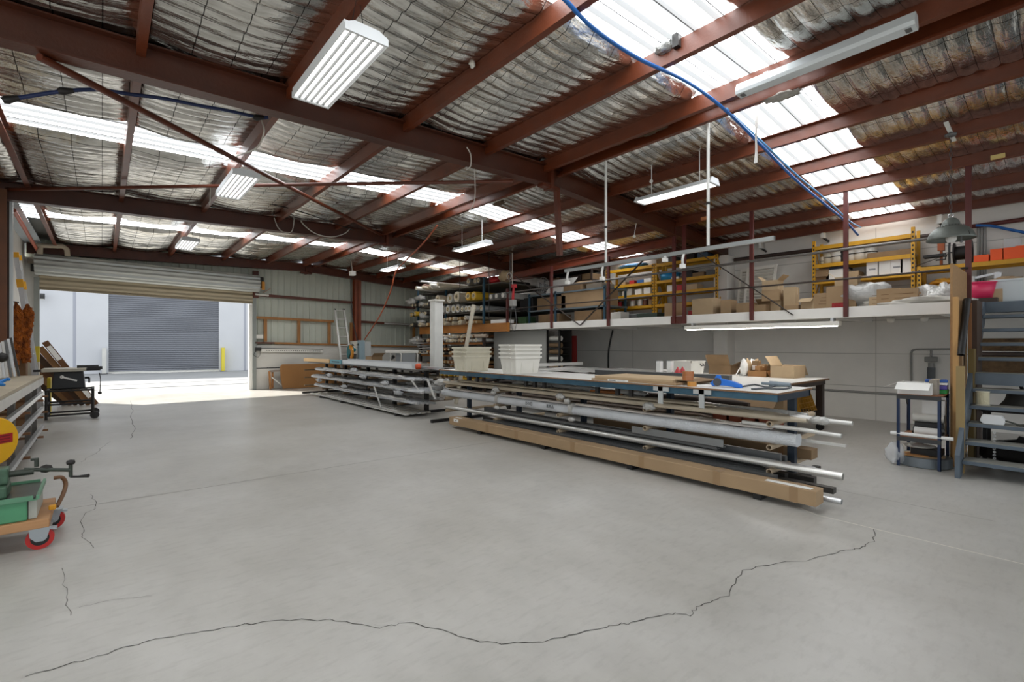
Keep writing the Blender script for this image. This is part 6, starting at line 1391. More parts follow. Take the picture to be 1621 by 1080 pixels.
# workbench rack along the left wall
PALEB = mat('pale_board', hx('b7aa93'), .7, 0, .2, 4, stretch=(1, .3, 1))
XB1 = -.67; BY0, BY1 = 5.95, PX(68, 594, XB1).y
bz = PX(68, 594, XB1).z
lb = thing('bench_rack', 'long board-topped stock bench along the left wall with silver rails', 'bench', (-1.0, 8, 0))
MB().box((XL+.02, BY0, bz-.035), (XB1, BY1, bz)).build('bench_top', PALEB, lb, .003)
MB().box((XB1-.004, BY0, bz-.13), (XB1+.008, BY1, bz-.036)).build('front_board', mat('white_fascia', hx('c9c6bf'), .5, 0, .15, 6), lb)
for y in (BY0+.1, 7.6, 9.2, BY1-.08):
    MB().box((XL+.05, y-.03, 0), (XL+.11, y+.03, bz-.035)).build('rear_leg', BLK, lb)
    MB().box((XB1-.12, y-.03, 0), (XB1-.06, y+.03, bz-.036)).build('front_leg', mat('grey_leg', hx('6f6b66'), .6, .2), lb)
    for z in (.66, .43, .16): MB().box((XL+.11, y-.02, z-.03), (XB1+.06, y+.02, z-.003)).build('arm', mat('rusty_arm', hx('7a5233'), .6, .1, .3, 10), lb)
for i, (py, lab) in enumerate(((617, 'topmost silver rail lying under the left bench top'), (640, 'middle silver rail lying under the left bench top'), (665, 'lowest silver rail lying under the left bench top'))):
    z = (.66, .43, .16)[i]
    one('metal_rail', MB().box((XB1-.03, BY0-.15, z), (XB1+.01, BY1+.1, z+.05)), ALU, lab, 'rail')
for i in range(5): one('metal_profile', MB().box((XL+.2+.1*(i % 3), BY0+.3, (.66, .66, .43, .43, .16)[i]), (XL+.26+.1*(i % 3), BY1-.3*i*.5, (.66, .66, .43, .43, .16)[i]+.05)), (ALUW, GREYP, WOODP, ALU, WOODP)[i], ('white profile at the back of the top left bench tier', 'grey profile on the top left bench tier', 'wooden batten on the middle left bench tier', 'silver profile at the back of the middle left bench tier', 'wooden batten on the lowest left bench tier')[i], 'profile')
TZL = bz+.001
# leaning profiles, glove, wood block on the bench
for i, (xa, xb, m) in enumerate(((2, -6, ALUW), (7, -1, ALU), (12, 4, ALUW), (18, 8, GREYP), (24, 13, ALU), (30, 17, DGREY))):
    y = 9.0+.1*i; a = PY(xa, 603, y); a.z = TZL+.018; b = PY(xb, 545-2*i, y+.1); one('leaning_profile', MB().bar(a, b, .035, .025, (1,0,0)), m, ('leftmost white', 'second silver', 'third white', 'fourth grey', 'fifth silver', 'rightmost dark')[i]+' slim profile leaning on the left wall above the bench', 'profile')
p = PZ(19, 596, TZL); one('wood_block', MB().cbox((p.x-.15, p.y, TZL+.06), (.40, .14, .115), .1), mat('wood_block', hx('b79d7c'), .7, 0, .2, 8), 'pale wooden block on the left bench', 'block')
p = PZ(6, 612, TZL); p = Vector((-.9, 7.05, TZL)); gl = thing('work_glove', 'bright blue rubber glove lying on the left bench', 'glove', p)
mb = MB(); crumple(mb, p+Vector((0,0,.03)), .07, .09, .03, 5, .2)
for k in range(4): mb.tube(cat_curve([p+Vector((.03+.02*k-.02, .05, .03)), p+Vector((.07+.03*k-.02, .12+.01*(k % 2), .05+.012*k)), p+Vector((.10+.035*k-.03, .17-.015*k, .035+.018*k))], 4), [.017]*8+[.009], 8)
mb.tube(cat_curve([p+Vector((.05,-.02,.03)), p+Vector((.11,-.03,.05)), p+Vector((.15,.0,.04))], 4), [.017]*8+[.010], 8)
mb.build('glove_body', mat('glove_blue', hx('1f78c4'), .45, 0, .1, 9, .3, 40), gl)
p = PY(3, 566, 8.3); one('machine_lever', MB().tube([Vector((-1.44, 8.3, p.z)), Vector((p.x-.05, 8.3, p.z))], .02, 8).lathe([(0,-.06),(.05,-.04),(.06,0),(.05,.04),(0,.06)], Vector((p.x, 8.3, p.z)), 14), BLK, 'black ball knob on a rod at the left edge above the bench', 'knob')
# orange fluffy mop heads hung on the wall
FL = mat('orange_fleece', hx('b8651c'), .95, 0, .55, 14, 1.0, 35, col2=hx('5e2a08'))
mp = thing('fluffy_mop', 'pair of long fluffy orange mop heads hanging on the left wall', 'mop', PY(33, 478, 11.6))
for k, (px, ytop, ybot, r, seed) in enumerate(((26, 479, 577, .062, 1), (41, 482, 574, .072, 2))):
    a, b = PY(px-1, ytop, 11.6+.1*k), PY(px+2, ybot, 11.6+.1*k); n = 44; m = 26; mb = MB(); vs = []
    for i in range(n+1):
        t = i/n; c = a.lerp(b, t)+Vector((.03*math.sin(t*5+k), 0, 0)); rr = r*(.25+.75*min(1, t*7))*(1 if t < .93 else .75)
        for j in range(m):
            an = 2*math.pi*j/m; q = rr*(1+.30*noise.noise((j*2.3, i*1.9, seed))+.25*random.uniform(-1, 1)*.6)
            vs.append((c.x+q*math.cos(an), c.y+q*math.sin(an), c.z+.015*random.uniform(-1, 1)))
    fs = [(i*m+j, i*m+(j+1) % m, (i+1)*m+(j+1) % m, (i+1)*m+j) for i in range(n) for j in range(m)]
    mb.add(vs, fs, False); mb.add(vs[:m], [tuple(range(m))]); mb.add(vs[n*m:], [tuple(range(m))]); mb.build('mop_head', FL, mp)
MB().tube([PY(30, 479, 11.65), Vector((XL-.01, 11.65, PY(30, 474, 11.65).z))], .012, 6).build('hook', BLK, mp)
# ladder with yellow caps leaning on the left wall
l0, l1 = PY(66, 606, 13.2), PY(27, 405, 13.2); l0.z = 0
ld = thing('ladder', 'silver ladder with yellow end caps leaning on the left wall by the door', 'ladder', l0)
for y in (13.0, 13.42):
    o = Vector((0, y-13.2, 0)); MB().bar(l0+o, l1+o, .07, .028, (0,1,0)).build('rail', ALU, ld)
    d = (l1-l0); c = l1+o; MB().bar(c-d*.02, c+d*.012, .09, .05, (0,1,0)).build('end_cap', mat('cap_yellow', hx('e0a21e'), .45), ld)
    c = l0.lerp(l1, .80)+o; MB().bar(c, c+d*.05+Vector((.0,0,0)), .095, .055, (0,1,0)).build('grip_cap', mat('cap_yellow', hx('e0a21e'), .45), ld)
for i in range(9):
    c = l0.lerp(l1, .08+.105*i); MB().tube([c+Vector((0,-.2,0)), c+Vector((0,.22,0))], .016, 8).build('rung', ALU, ld)
# boards and cartons leaning by the door jamb
BM = [mat('leaning_brown', hx('6b4526'), .7, 0, .2, 5), mat('leaning_tan', hx('9a7148'), .75, 0, .2, 5), mat('leaning_dark', hx('4a3320'), .7, 0, .2, 5)]
for i, (tx, ty, bx, by, m, lab) in enumerate(((71, 541, 152, 640, 0, 'foremost brown carton strip leaning left of the roller door'), (63, 550, 142, 641, 1, 'tan board second in the leaning pile by the roller door'), (59, 562, 132, 641, 2, 'dark board third in the leaning pile by the roller door'), (57, 575, 122, 642, 0, 'brown board fourth in the leaning pile by the roller door'), (55, 588, 113, 642, 1, 'tan board fifth in the leaning pile by the roller door'), (52, 600, 105, 642, 2, 'dark board hindmost in the leaning pile by the roller door'))):
    Y = 14.9+.09*i; a, b = PY(bx, by, Y), PY(tx, ty, Y); a.z = .012; mb = MB(); d = (b-a).normalized(); nn = Vector((0,1,0))
    t = thing('leaning_board', lab, 'board', a); MB().bar(a, b, .05, .115, (1,0,.6)).build('board_body', BM[m], t)
    if i == 0: q = a.lerp(b, .72); r_ = a.lerp(b, .93); MB().bar(q+Vector((0,-.028,0)), r_+Vector((0,-.028,0)), .004, .085, (1,0,.6)).build('paper_label', PAPER, t); q = a.lerp(b, .12); r_ = a.lerp(b, .28); MB().bar(q+Vector((0,-.028,0)), r_+Vector((0,-.028,0)), .004, .085, (1,0,.6)).build('paper_label', PAPER, t)
p = PY(54, 592, 14.2); one('white_carton', MB().box((XL+.05, 14.0, .001), (p.x+.08, 14.35, PY(54, 561, 14.2).z)), mat('dirty_white', hx('c4bbaa'), .7, 0, .15, 4), 'tall dirty white carton standing beside the orange mop heads', 'carton')
p = PY(46, 550, 13.7); one('blue_folder', MB().box((XL+.02, 13.65, p.z-.22), (p.x+.06, 13.72, p.z+.20)), mat('pale_blue_plastic', hx('a9bccf'), .4), 'pale blue plastic folder hung on the left wall below the ladder', 'folder')
p = PY(53, 556, 13.8); one('yellow_tag', MB().box((XL, 13.8, p.z-.22), (p.x+.09, 13.86, p.z+.10)), mat('tag_yellow', hx('cdb427'), .5), 'small yellow box right of the pale blue folder', 'box')
one('plywood_sheet', MB().box((XL+.01, 11.9, .0), (XY(44, 12.2), 12.2, 1.25)), mat('brown_ply', hx('7d5a38'), .7, 0, .2, 5), 'brown plywood panel standing below the orange mop heads', 'panel')
# table saw on a folding stand
TSY = 12.55; x0, x1 = XY(67, TSY), XY(137, TSY); tz = PY(100, 583, TSY).z
ts = thing('table_saw', 'black table saw with a cream top on a tubular stand by the door', 'table saw', ((x0+x1)/2, TSY, 0))
MB().box((x0, TSY-.28, tz-.06), (x1, TSY+.30, tz)).build('saw_table', mat('cream_top', hx('b9b2a2'), .4, .2, .1, 5), ts, .008)
MB().box((x1+.002, TSY-.26, tz-.05), (XY(159, TSY), TSY+.2, tz-.01)).build('extension', BLK, ts)
MB().box((XY(138, TSY), TSY-.30, tz-.03), (XY(160, TSY)+.02, TSY-.27, tz+.03)).box((x0-.10, TSY-.30, tz-.05), (x0-.002, TSY-.26, tz-.01)).build('fence_rail', BLK, ts)
MB().box((x1-.14, TSY-.05, tz+.001), (x1+.18, TSY+.0, tz+.05)).build('fence', EDGE, ts)
bx0, bx1 = XY(84, TSY), XY(132, TSY); bzm = PY(100, 614, TSY).z
MB().add([(bx0+.02, TSY-.2, tz-.061), (bx1, TSY-.2, tz-.061), (bx1, TSY+.22, tz-.061), (bx0+.02, TSY+.22, tz-.061), (bx0-.01, TSY-.22, bzm), (bx1+.03, TSY-.22, bzm), (bx1+.03, TSY+.24, bzm), (bx0-.01, TSY+.24, bzm)], [(0,1,2,3),(7,6,5,4),(0,4,5,1),(1,5,6,2),(2,6,7,3),(3,7,4,0)]).build('motor_body', mat('saw_black', hx('1d1e1f'), .5), ts, .01)
a, b = PY(98, 597, TSY-.235), PY(122, 603, TSY-.225); MB().bar(a, b, .012, .03).build('white_stripe', PAPER, ts)
MB().pipe((a.x, TSY-.232, a.z), (a.x, TSY-.215, a.z), .03, .012, 14).build('hand_wheel', PAPER, ts)
p = PY(138, 598, TSY); MB().tube([(bx1+.02, TSY, p.z), (p.x+.03, TSY, p.z)], .02, 8).tube([(p.x+.03, TSY, p.z), (p.x+.03, TSY-.02, p.z-.1)], .015, 8).build('crank', BLK, ts)
sx0, sx1 = XY(75, TSY), XY(147, TSY)
for x in (sx0, sx1):
    for y in (TSY-.28, TSY+.28): MB().tube([(x, y, .02), (x, y, bzm-.02)], .022, 8).build('leg', BLK, ts)
for z in (.10, .30, bzm-.04):
    for y in (TSY-.28, TSY+.28): MB().tube([(sx0, y, z), (sx1, y, z)], .018, 8).build('stand_rail', BLK, ts)
    MB().tube([(sx0, TSY-.28, z), (sx0, TSY+.28, z)], .018, 8).build('stand_rail', BLK, ts); MB().tube([(sx1, TSY-.28, z), (sx1, TSY+.28, z)], .018, 8).build('stand_rail', BLK, ts)
for y in (TSY-.33, TSY+.33): MB().tube([(sx1+.03, y-.02, .07), (sx1+.03, y+.02, .07)], .07, 14).build('wheel', BLK, ts)
p = PY(157, 590, TSY-.1); q = PY(158, 622, TSY-.1)
MB().tube(cat_curve([p, PY(159, 600, TSY-.1), PY(158.5, 612, TSY-.1), q], 5), .008, 6).lathe([(0,-.03),(.03,-.02),(.03,.02),(0,.03)], q, 10).build('power_cord', BLK, ts)
one('yellow_box', MB().box((XY(75, 13.4), 13.3, .0), (XY(81, 13.4), 13.5, PY(78, 590, 13.4).z-.1)), mat('tag_yellow', hx('cdb427'), .5), 'yellow box standing behind the table saw', 'box')
# yellow disc machine at the left edge
c = PY(-10, 700, 5.55); ym = thing('disc_sander', 'round yellow machine guard with a red label cut by the left edge of the photo', 'machine', c)
nrm = Vector((.75, -.66, 0)).normalized(); sd = Vector((.66, .75, 0)).normalized(); YG = mat('guard_yellow', hx('e3ab12'), .4, 0, .08, 6)
def disc(mb, cen, r, th, n=36):
    vs = [cen+sd*(r*math.cos(2*math.pi*i/n))+Vector((0,0,r*math.sin(2*math.pi*i/n))) for i in range(n)]; mb.sheet(vs, -nrm, th); return mb
disc(MB(), c, .195, .07).build('guard', YG, ym, .012)
mb = MB(); q = c+nrm*.002+sd*.05; mb.sheet([q+sd*-.05+Vector((0,0,-.025)), q+sd*.09+Vector((0,0,-.025)), q+sd*.09+Vector((0,0,.05)), q+sd*-.05+Vector((0,0,.05))], nrm, .002); lb_ = mb.build('red_label', mat('label_red', hx('a3161c'), .5), ym)
mb = MB(); 
for k in range(3): q2 = q+nrm*.0025; mb.sheet([q2+sd*-.03+Vector((0,0,.03-.022*k)), q2+sd*.07+Vector((0,0,.03-.022*k)), q2+sd*.07+Vector((0,0,.037-.022*k)), q2+sd*-.03+Vector((0,0,.037-.022*k))], nrm, .001)
mb.build('label_lines', mat('label_dark', hx('5e0d12'), .6), lb_)
MB().bar(c-nrm*.16+Vector((0,0,-.1)), Vector((c.x-.12, c.y+.1, .02)), .16, .2).build('pedestal', EDGE, ym); MB().box((c.x-.38, c.y-.14, 0), (c.x+.10, c.y+.36, .05)).build('base_plate', GREYP, ym)
# green vice machine on a timber dolly
GRN = mat('machine_green', hx('4f9068'), .45, 0, .12, 8); GRD = mat('worn_green', hx('4c6b54'), .5, .1, .45, 12); OIL = mat('oily_dark', hx('3c4239'), .4, .3, .3, 10)
fw, rw = PZ(70, 867, 0), PZ(97, 835, 0)
DXr = fw.x+.03; DYf, DYr = fw.y-.07, rw.y+.10; zb0, zb1 = .155, .215
dl = thing('wheeled_dolly', 'timber dolly on red-wheeled castors carrying the green machine', 'dolly', (-.8, (DYf+DYr)/2, 0))
mb = MB().box((-1.38, DYf, zb0), (DXr, DYr, zb1)); mb.build('platform', mat('dolly_timber', hx('b98a5e'), .65, 0, .25, 8, .1, 40, stretch=(.2,1,1)), dl, .006)
CHR = mat('zinc_bright', hx('b3b9bd'), .3, .8); RW = mat('wheel_red', hx('b0231f'), .45)
for (x, y) in ((fw.x-.02, fw.y), (rw.x-.05, rw.y), (-1.25, fw.y), (-1.25, rw.y)):
    w_ = MB().pipe((x, y-.018, .073), (x, y+.018, .073), .073, .048, 24).build('wheel', RW, dl); MB().tube([(x, y-.016, .073), (x, y+.016, .073)], .049, 20).build('hub', BLK, w_)
    f = MB()
    for s in (-1, 1): f.prism([(x-.055, zb0-.006), (x+.055, zb0-.006), (x+.035, .07), (x+.018, .055), (x-.02, .055), (x-.05, .09)], .004, 'Y', y+s*.026-.002)
    f.box((x-.06, y-.05, zb0-.008), (x+.06, y+.05, zb0-.001)).tube([(x, y-.034, .073), (x, y+.034, .073)], .014, 10); f.build('fork', CHR, dl)
    MB().bar((x+.04, y, zb0-.02), (x+.085, y, zb0-.03), .045, .012).build('brake_pedal', CHR, dl)
gm = thing('vice_machine', 'green steel saw base with a long screw vice and crank handle', 'machine', (-.8, (DYf+DYr)/2, zb1))
gx1 = DXr-.11; g0, g1 = DYf+.03, DYr-.10; gz = .385
MB().box((-1.40, g0, zb1+.001), (gx1, g1, gz-.03)).build('base_tank', GRN, gm, .008)
t_ = MB(); t_.box((-1.42, g0-.025, gz-.03), (gx1+.03, g0-.015, gz)).box((-1.42, g1+.03, gz-.03), (gx1+.03, g1+.045, gz)).box((gx1+.045, g0-.025, gz-.03), (gx1+.06, g1+.045, gz)).box((-1.42, g0-.02, gz-.035), (gx1+.05, g1+.04, gz-.025)); t_.build('drip_tray', mat('tray_green', hx('5f8f70'), .4, .1, .15, 8), gm)
MB().box((-1.41, g0-.01, gz-.0245), (gx1+.04, g1+.03, gz-.018)).build('tray_oil', OIL, gm)
MB().box((gx1+.004, g0+.02, zb1+.005), (gx1+.045, g1, gz-.04)).build('end_plate', mat('plate_grey', hx('a9a99f'), .5), gm)
MB().box((-1.40, g0+.05, gz-.015), (gx1-.10, g0+.27, gz+.07)).build('casting', GRD, gm, .015)
zc = gz+.13
MB().box((gx1-.20, g0+.10, gz+.071), (gx1-.10, g0+.22, zc+.05)).build('vice_jaw', GRD, gm, .012)
MB().box((gx1-.34, g0+.10, gz+.071), (gx1-.30, g0+.24, zc+.03)).box((gx1-.42, g0+.10, gz+.071), (gx1-.37, g0+.24, zc+.03)).build('fixed_jaw', OIL, gm, .006)
ys = g0+.16
MB().tube([(-1.4, ys, zc), (gx1-.2, ys, zc)], .026, 12).tube([(gx1-.1, ys, zc), (gx1+.02, ys, zc)], .022, 12).build('lead_screw', OIL, gm)
hx0 = PY(112, 744, ys).x; zh = PY(112, 744, ys).z
MB().tube([(gx1-.03, ys, zc+.02), (hx0, ys, zh)], .013, 10).build('screw_shaft', OIL, gm)
ck = MB().tube([(hx0, ys, zh+.045), (hx0, ys, zh-.05)], .012, 10).build('crank', OIL, gm)
MB().lathe([(0,-.02),(.022,-.014),(.026,0),(.022,.014),(0,.02)], (hx0, ys, zh+.055), 12).build('ball_knob', BLK, ck); MB().tube([(hx0, ys, zh-.05), (hx0+.04, ys-.03, zh-.05), (hx0+.10, ys-.06, zh-.047)], [.008, .008, .013], 10).build('handle', BLK, ck)
p = PY(73, 742, ys+.03); MB().tube([(p.x-.03, ys+.03, zc), (p.x, ys+.03, p.z)], .010, 8).lathe([(0,-.03),(.028,-.02),(.036,0),(.028,.02),(0,.03)], (p.x, ys+.03, p.z), 14).build('lever', BLK, gm)
p = PY(58, 727, ys); MB().tube([(p.x, ys, zc+.03), (p.x, ys, p.z)], .013, 10).tube([(p.x-.03, ys, p.z), (p.x+.012, ys, p.z)], .009, 8).build('clamp_handle', OIL, gm)
hs = [PY(85, 757, g1), PY(98, 756, g1), PY(104, 766, g1), PY(100, 782, g1-.1), PY(90, 802, g1-.2)]
MB().tube(cat_curve(hs, 6), .014, 8).build('coolant_hose', mat('hose_brown', hx('6d4a2c'), .5), gm)
p = PY(83, 803, g0+.15); MB().cbox((p.x, p.y, p.z), (.04, .035, .035)).build('yellow_tap', mat('tap_yellow', hx('d9981f'), .5), gm, .008)
# ================================================================== lamps and things hanging from the roof
LAMPW = mat('lamp_housing', hx('d3d6d8'), .45, .1)
TUBE = mat('lit_tube', (.9,.9,.9), .4, emit=(1.0, .97, .92), estr=TUBE_EMIT)
REFL = mat('lamp_reflector', hx('8d9092'), .5, .5)
DIFF = mat('lit_diffuser', (.9,.9,.9), .4, emit=(1.0, .97, .92), estr=5.0)
ROD = mat('white_rod', hx('d8d8d4'), .45)
def highbay(label, x0, x1, y0, y1, z):
    xc, yc = (x0+x1)/2, (y0+y1)/2; t = thing('highbay_light', label, 'light', (xc, yc, z), 'six-tube lights')
    MB().prism([(x0, z), (x1, z), (x1, z+.05), (xc+.09, z+.085), (xc-.09, z+.085), (x0, z+.05)], .02, 'Y', y0-.02).build('end_plate', LAMPW, t)
    MB().prism([(x0, z), (x1, z), (x1, z+.05), (xc+.09, z+.085), (xc-.09, z+.085), (x0, z+.05)], .02, 'Y', y1).build('end_plate', LAMPW, t)
    MB().box((x0, y0, z+.045), (x1, y1, z+.075)).box((x0, y0, z), (x0+.006, y1, z+.045)).box((x1-.006, y0, z), (x1, y1, z+.045)).build('housing', LAMPW, t)
    n = 6; w_ = (x1-x0-.012)/n
    for i in range(n):
        xa = x0+.006+w_*i
        MB().add([(xa+.002, y0, z+.006), (xa+w_*.3, y0, z+.043), (xa+w_*.7, y0, z+.043), (xa+w_-.002, y0, z+.006), (xa+.002, y1, z+.006), (xa+w_*.3, y1, z+.043), (xa+w_*.7, y1, z+.043), (xa+w_-.002, y1, z+.006)], [(0,1,5,4),(1,2,6,5),(2,3,7,6)]).build('reflector', REFL, t)
        MB().tube([(xa+w_/2, y0+.01, z+.022), (xa+w_/2, y1-.01, z+.022)], .0135, 10).build('tube', TUBE, t)
    for y in (y0+.15, y1-.15):
        MB().tube([(xc-.06, y, z+.085), (xc, y, zp(xc)+.1), (xc+.06, y, z+.085)], .004, 6).build('hanger_wire', BLK, t)
    return t
hb0, hb1 = 1.27, 1.59
highbay('large six-tube light nearest the camera below the first rafter', hb0, hb1, 3.27, 4.45, 3.58)
highbay('six-tube light in the middle bay above the roller door side', hb0, hb1, 7.0, 8.2, 3.60)
highbay('small looking six-tube light in the last bay before the back wall', hb0, hb1, 12.1, 13.3, 3.60)
def batten(label, x, y0, y1, z, wd, lit, drop):
    t = thing('batten_light', label, 'light', (x, (y0+y1)/2, z), None)
    MB().prism([(x-wd*.30, z+.07), (x+wd*.30, z+.07), (x+wd*.5, z+.02), (x+wd*.5, z+.006), (x-wd*.5, z+.006), (x-wd*.5, z+.02)], y1-y0, 'Y', y0).build('housing', LAMPW, t)
    MB().box((x-wd*.40, y0+.03, z), (x+wd*.40, y1-.03, z+.0055)).build('diffuser', DIFF if lit else WHITE, t)
    if lit:
        for y in (y0-.02, y1): MB().prism([(x-wd*.32, z+.085), (x+wd*.32, z+.085), (x+wd*.53, z+.0), (x-wd*.53, z+.0)], .02, 'Y', y).build('end_cap', LAMPW, t)
    for y in (y0+.2, y1-.2): MB().tube([(x, y, z+.07), (x, y, zp(x)+drop)], .006, 6).build('hanger_rod', ROD, t)
    return t
batten('lit batten light hanging right of the ridge in the first bay', 6.2, 3.12, 4.27, 3.55, .26, True, .15)
batten('lit batten light hanging above the bins in the second bay', 6.2, 8.05, 9.2, 3.55, .26, True, .15)
batten('lit batten light hanging in front of the back wall', 6.2, 11.9, 12.95, 3.53, .26, True, .15)
y0_, y1_ = ZX(1452, 4.98), ZX(1170, 4.98)
t = thing('batten_light', 'long white unlit batten light fixed beside the ridge purlins', 'light', (4.96, (y0_+y1_)/2, 4.0))
MB().prism([(4.90, 3.95), (5.02, 3.95), (5.035, 3.98), (5.0, 4.06), (4.92, 4.06), (4.885, 3.98)], y1_-y0_, 'Y', y0_).build('cover', mat('batten_white', hx('c9cfd2'), .35), t)
for y in (y0_, y1_-.1): MB().box((4.93, y+.03, 3.943), (4.99, y+.07, 3.9495)).build('clip', GREYP, t)
for y in (y0_+.3, y1_-.3): MB().box((4.93, y, 4.06), (5.06, y+.04, zp(4.96)+.06)).build('bracket', ALU, t)
# dome lamp
LX = 7.45; c = PX(1505, 379, LX); dm = thing('dome_lamp', 'large riveted grey metal dome lamp hanging on a twisted wire at the right', 'pendant lamp', c)
DG = mat('dome_grey', hx('6f736d'), .5, .45, .3, 7, .15, 30)
MB().lathe([(.215,0),(.207,.035),(.19,.075),(.16,.115),(.115,.145),(.085,.15),(.082,.175),(.075,.205),(.05,.235),(.02,.25),(0,.25)], c, 32).lathe([(.213,.001),(.19,.07),(.15,.11),(.08,.14),(0,.145)], c, 32).build('shade', DG, dm)
MB().pipe(c+Vector((0,0,-.004)), c+Vector((0,0,.012)), .219, .208, 32).build('rim', DG, dm)
rv = MB()
for i in range(26):
    a = 2*math.pi*i/26; q = c+Vector((.118*math.cos(a), .118*math.sin(a), .147)); rv.cbox(q, (.009, .009, .006))
for k in range(8):
    a = math.radians(-125); r = .21-.085*(k/8)**1.5; rv.cbox(c+Vector((r*math.cos(a), r*math.sin(a), .02+.012*k+.002)), (.010, .010, .010))
tag(rv.build('rivets', BLK, dm), kind='stuff')
mb = MB(); mb.tube([c+Vector((0, .022*math.sin(2*math.pi*i/14), .272-.022*math.cos(2*math.pi*i/14))) for i in range(15)], .005, 8, False); mb.build('hanging_ring', ALU, dm)
MB().lathe([(0,-.035),(.035,-.03),(.05,.0),(.05,.06),(0,.06)], c+Vector((.02,0,-.0)), 14).build('bulb', PAPER, dm)
MB().tube([c+Vector((-.09,-.10,.02)), c+Vector((-.09,-.10,-.03))], .006, 6).lathe([(0,-.07),(.014,-.06),(.016,-.045),(0,-.03)], c+Vector((-.09,-.10,0)), 10).build('pull', GREYP, dm)
top = Vector((c.x, c.y, zp(LX)+.05)); mb = MB()
for s in (0, 1):
    mb.tube([c.lerp(top, i/24)+Vector((.012*math.sin(i*1.3+s*3.1), .012*math.cos(i*1.3+s*3.1), 0))+Vector((0,0,.27*(1-i/24))) for i in range(25)], .003, 5)
mb.build('suspension_wire', EDGE, dm)
sb = thing('strip_bracket', 'white metal strip with a grey disc above the dome lamp', 'bracket', PX(1507, 197, LX))
a, b = PX(1497, 163, LX), PX(1514, 221, LX); a.z = min(a.z, zp(LX)+.10); MB().bar((LX-.32, c.y+.0, zp(LX)+.02), (LX+.25, c.y, zp(LX)-.03), .04, .012).build('strip', ROD, sb)
MB().lathe([(0,-.02),(.05,-.015),(.055,.01),(0,.015)], (LX, c.y, zp(LX)-.03), 16).build('disc', GREYP, sb)
# blue air hose slung below the purlins
HB = mat('hose_blue', hx('1d5fa8'), .4)
pts = [PY(x, y, 2.45) for x, y in ((880,-14),(895,0),(940,45),(1010,92),(1090,131),(1150,176),(1210,235),(1260,285),(1310,327),(1340,352),(1358,372))]
one('blue_air_hose', MB().tube(cat_curve(pts, 6), .017, 8), HB, 'long bright blue air hose slung below the purlins across the roof', 'hose')
pts = [PY(x, y, 2.52) for x, y in ((1150,172),(1210,228),(1260,276),(1310,318),(1345,350),(1362,360))]
one('blue_air_hose', MB().tube(cat_curve(pts, 6), .012, 8), mat('hose_paler_blue', hx('4f93c4'), .4), 'second paler blue hose beside the long one near the right wall', 'hose')
hz_ = [PY(x, y, 5.8) for x, y in ((18,157),(60,150),(105,144),(155,142),(205,149),(260,156),(310,166),(360,175),(410,186),(424,186))]
t = thing('dark_blue_hose', 'dark blue hose with taped black joints slung at the upper left', 'hose', hz_[2])
MB().tube(cat_curve(hz_, 6), .018, 8).build('hose', mat('hose_navy', hx('1b2a55'), .45), t)
for k in (0, 2, 8):
    d = (hz_[k+1]-hz_[k]).normalized(); MB().tube([hz_[k]-d*.06, hz_[k]-d*.03, hz_[k]+d*.01, hz_[k]+d*.05], [.022, .034, .028, .021], 9).build('taped_joint', BLK, t)
MB().tube([hz_[4], Vector((hz_[4].x, 5.8, zp(hz_[4].x)+.02))], .005, 6).build('tie', BLK, t); MB().tube([hz_[8], Vector((hz_[8].x, 5.8, zp(1.42)+.02))], .005, 6).build('tie', BLK, t)
# tubular braces between the rafters
struct('roof_brace', MB().tube([PY(62, 90, 5.19), PY(605, 373, 10.65)], .030, 12), RED)
struct('roof_brace', MB().tube([PY(10, 300, 10.65), PY(812, 287, 5.24)], .026, 12), RED)
# hanging post off the ridge
struct('drop_post', MB().bar(PY(881, 296, 5.19), PY(886, 405, 5.19), .07, .07), RED)
# suspended power rail
TX = 5.40; zr_ = 2.55; y0_, y1_ = ZX(1226, TX), ZX(895, TX)
pr = thing('power_rail', 'galvanised rail suspended on white poles above the work tables', 'rail', (TX, (y0_+y1_)/2, zr_))
MB().bar((TX, y0_, PX(1226, 377, TX).z), (TX, y1_, PX(895, 429, TX).z), .045, .045).build('rail_bar', mat('galvanised', hx('a6a9a8'), .4, .6, .1, 6), pr)
for px in (1121, 959): y = ZX(px, TX); MB().tube([(TX, y, zr_+.02), (TX, y, zp(5.3)+.03)], .017, 10).build('pole', ROD, pr); MB().tube([(TX, y, zr_+.5), (TX, y, zr_+.53)], .021, 10).build('collar', BLK, pr)
for px, L in ((900, .17), (955, .18), (1083, .16), (1055, .05)):
    y = ZX(px, TX); h = MB().tube(cat_curve([(TX, y, zr_-.02), (TX-.02, y+.01, zr_-.02-L*.5), (TX-.0, y+.02, zr_-L)], 4), .016, 8).build('socket_stem', ROD, pr); MB().cbox((TX, y+.02, zr_-L-.02), (.06, .05, .05)).build('socket', PAPER, h)
# cables hanging from the roof
def drop(name, label, pts, r, m, cat='cable'): return one(name, MB().tube(cat_curve(pts, 6), r, 6), m, label, cat)
WCAB = mat('white_cable', hx('bdb7ae'), .5)
oh = [PX(692, 357, 5.3), PX(670, 385, 5.5), PX(643, 412, 5.9), PX(627, 430, 6.25), PX(618, 462, 6.25), PX(604, 495, 6.25), PX(590, 518, 6.25), PX(577, 538, 6.25)]
drop('orange_air_hose', 'thin orange air hose looping down to the drop saw bench', oh, .020, mat('hose_orange', hx('a8532f'), .5), 'hose')
ph = thing('pendant_switch', 'white pendant switch box hanging left of the wall column', 'switch', PX(558, 433, 6.0))
p = ph.location; MB().cbox(p, (.16, .2, .14)).build('switch_box', PAPER, ph, .02); MB().tube([Vector((p.x, p.y, p.z+.07)), Vector((p.x-.05, p.y+.02, zp(p.x)+.15))], .012, 6).build('cord', WCAB, ph)
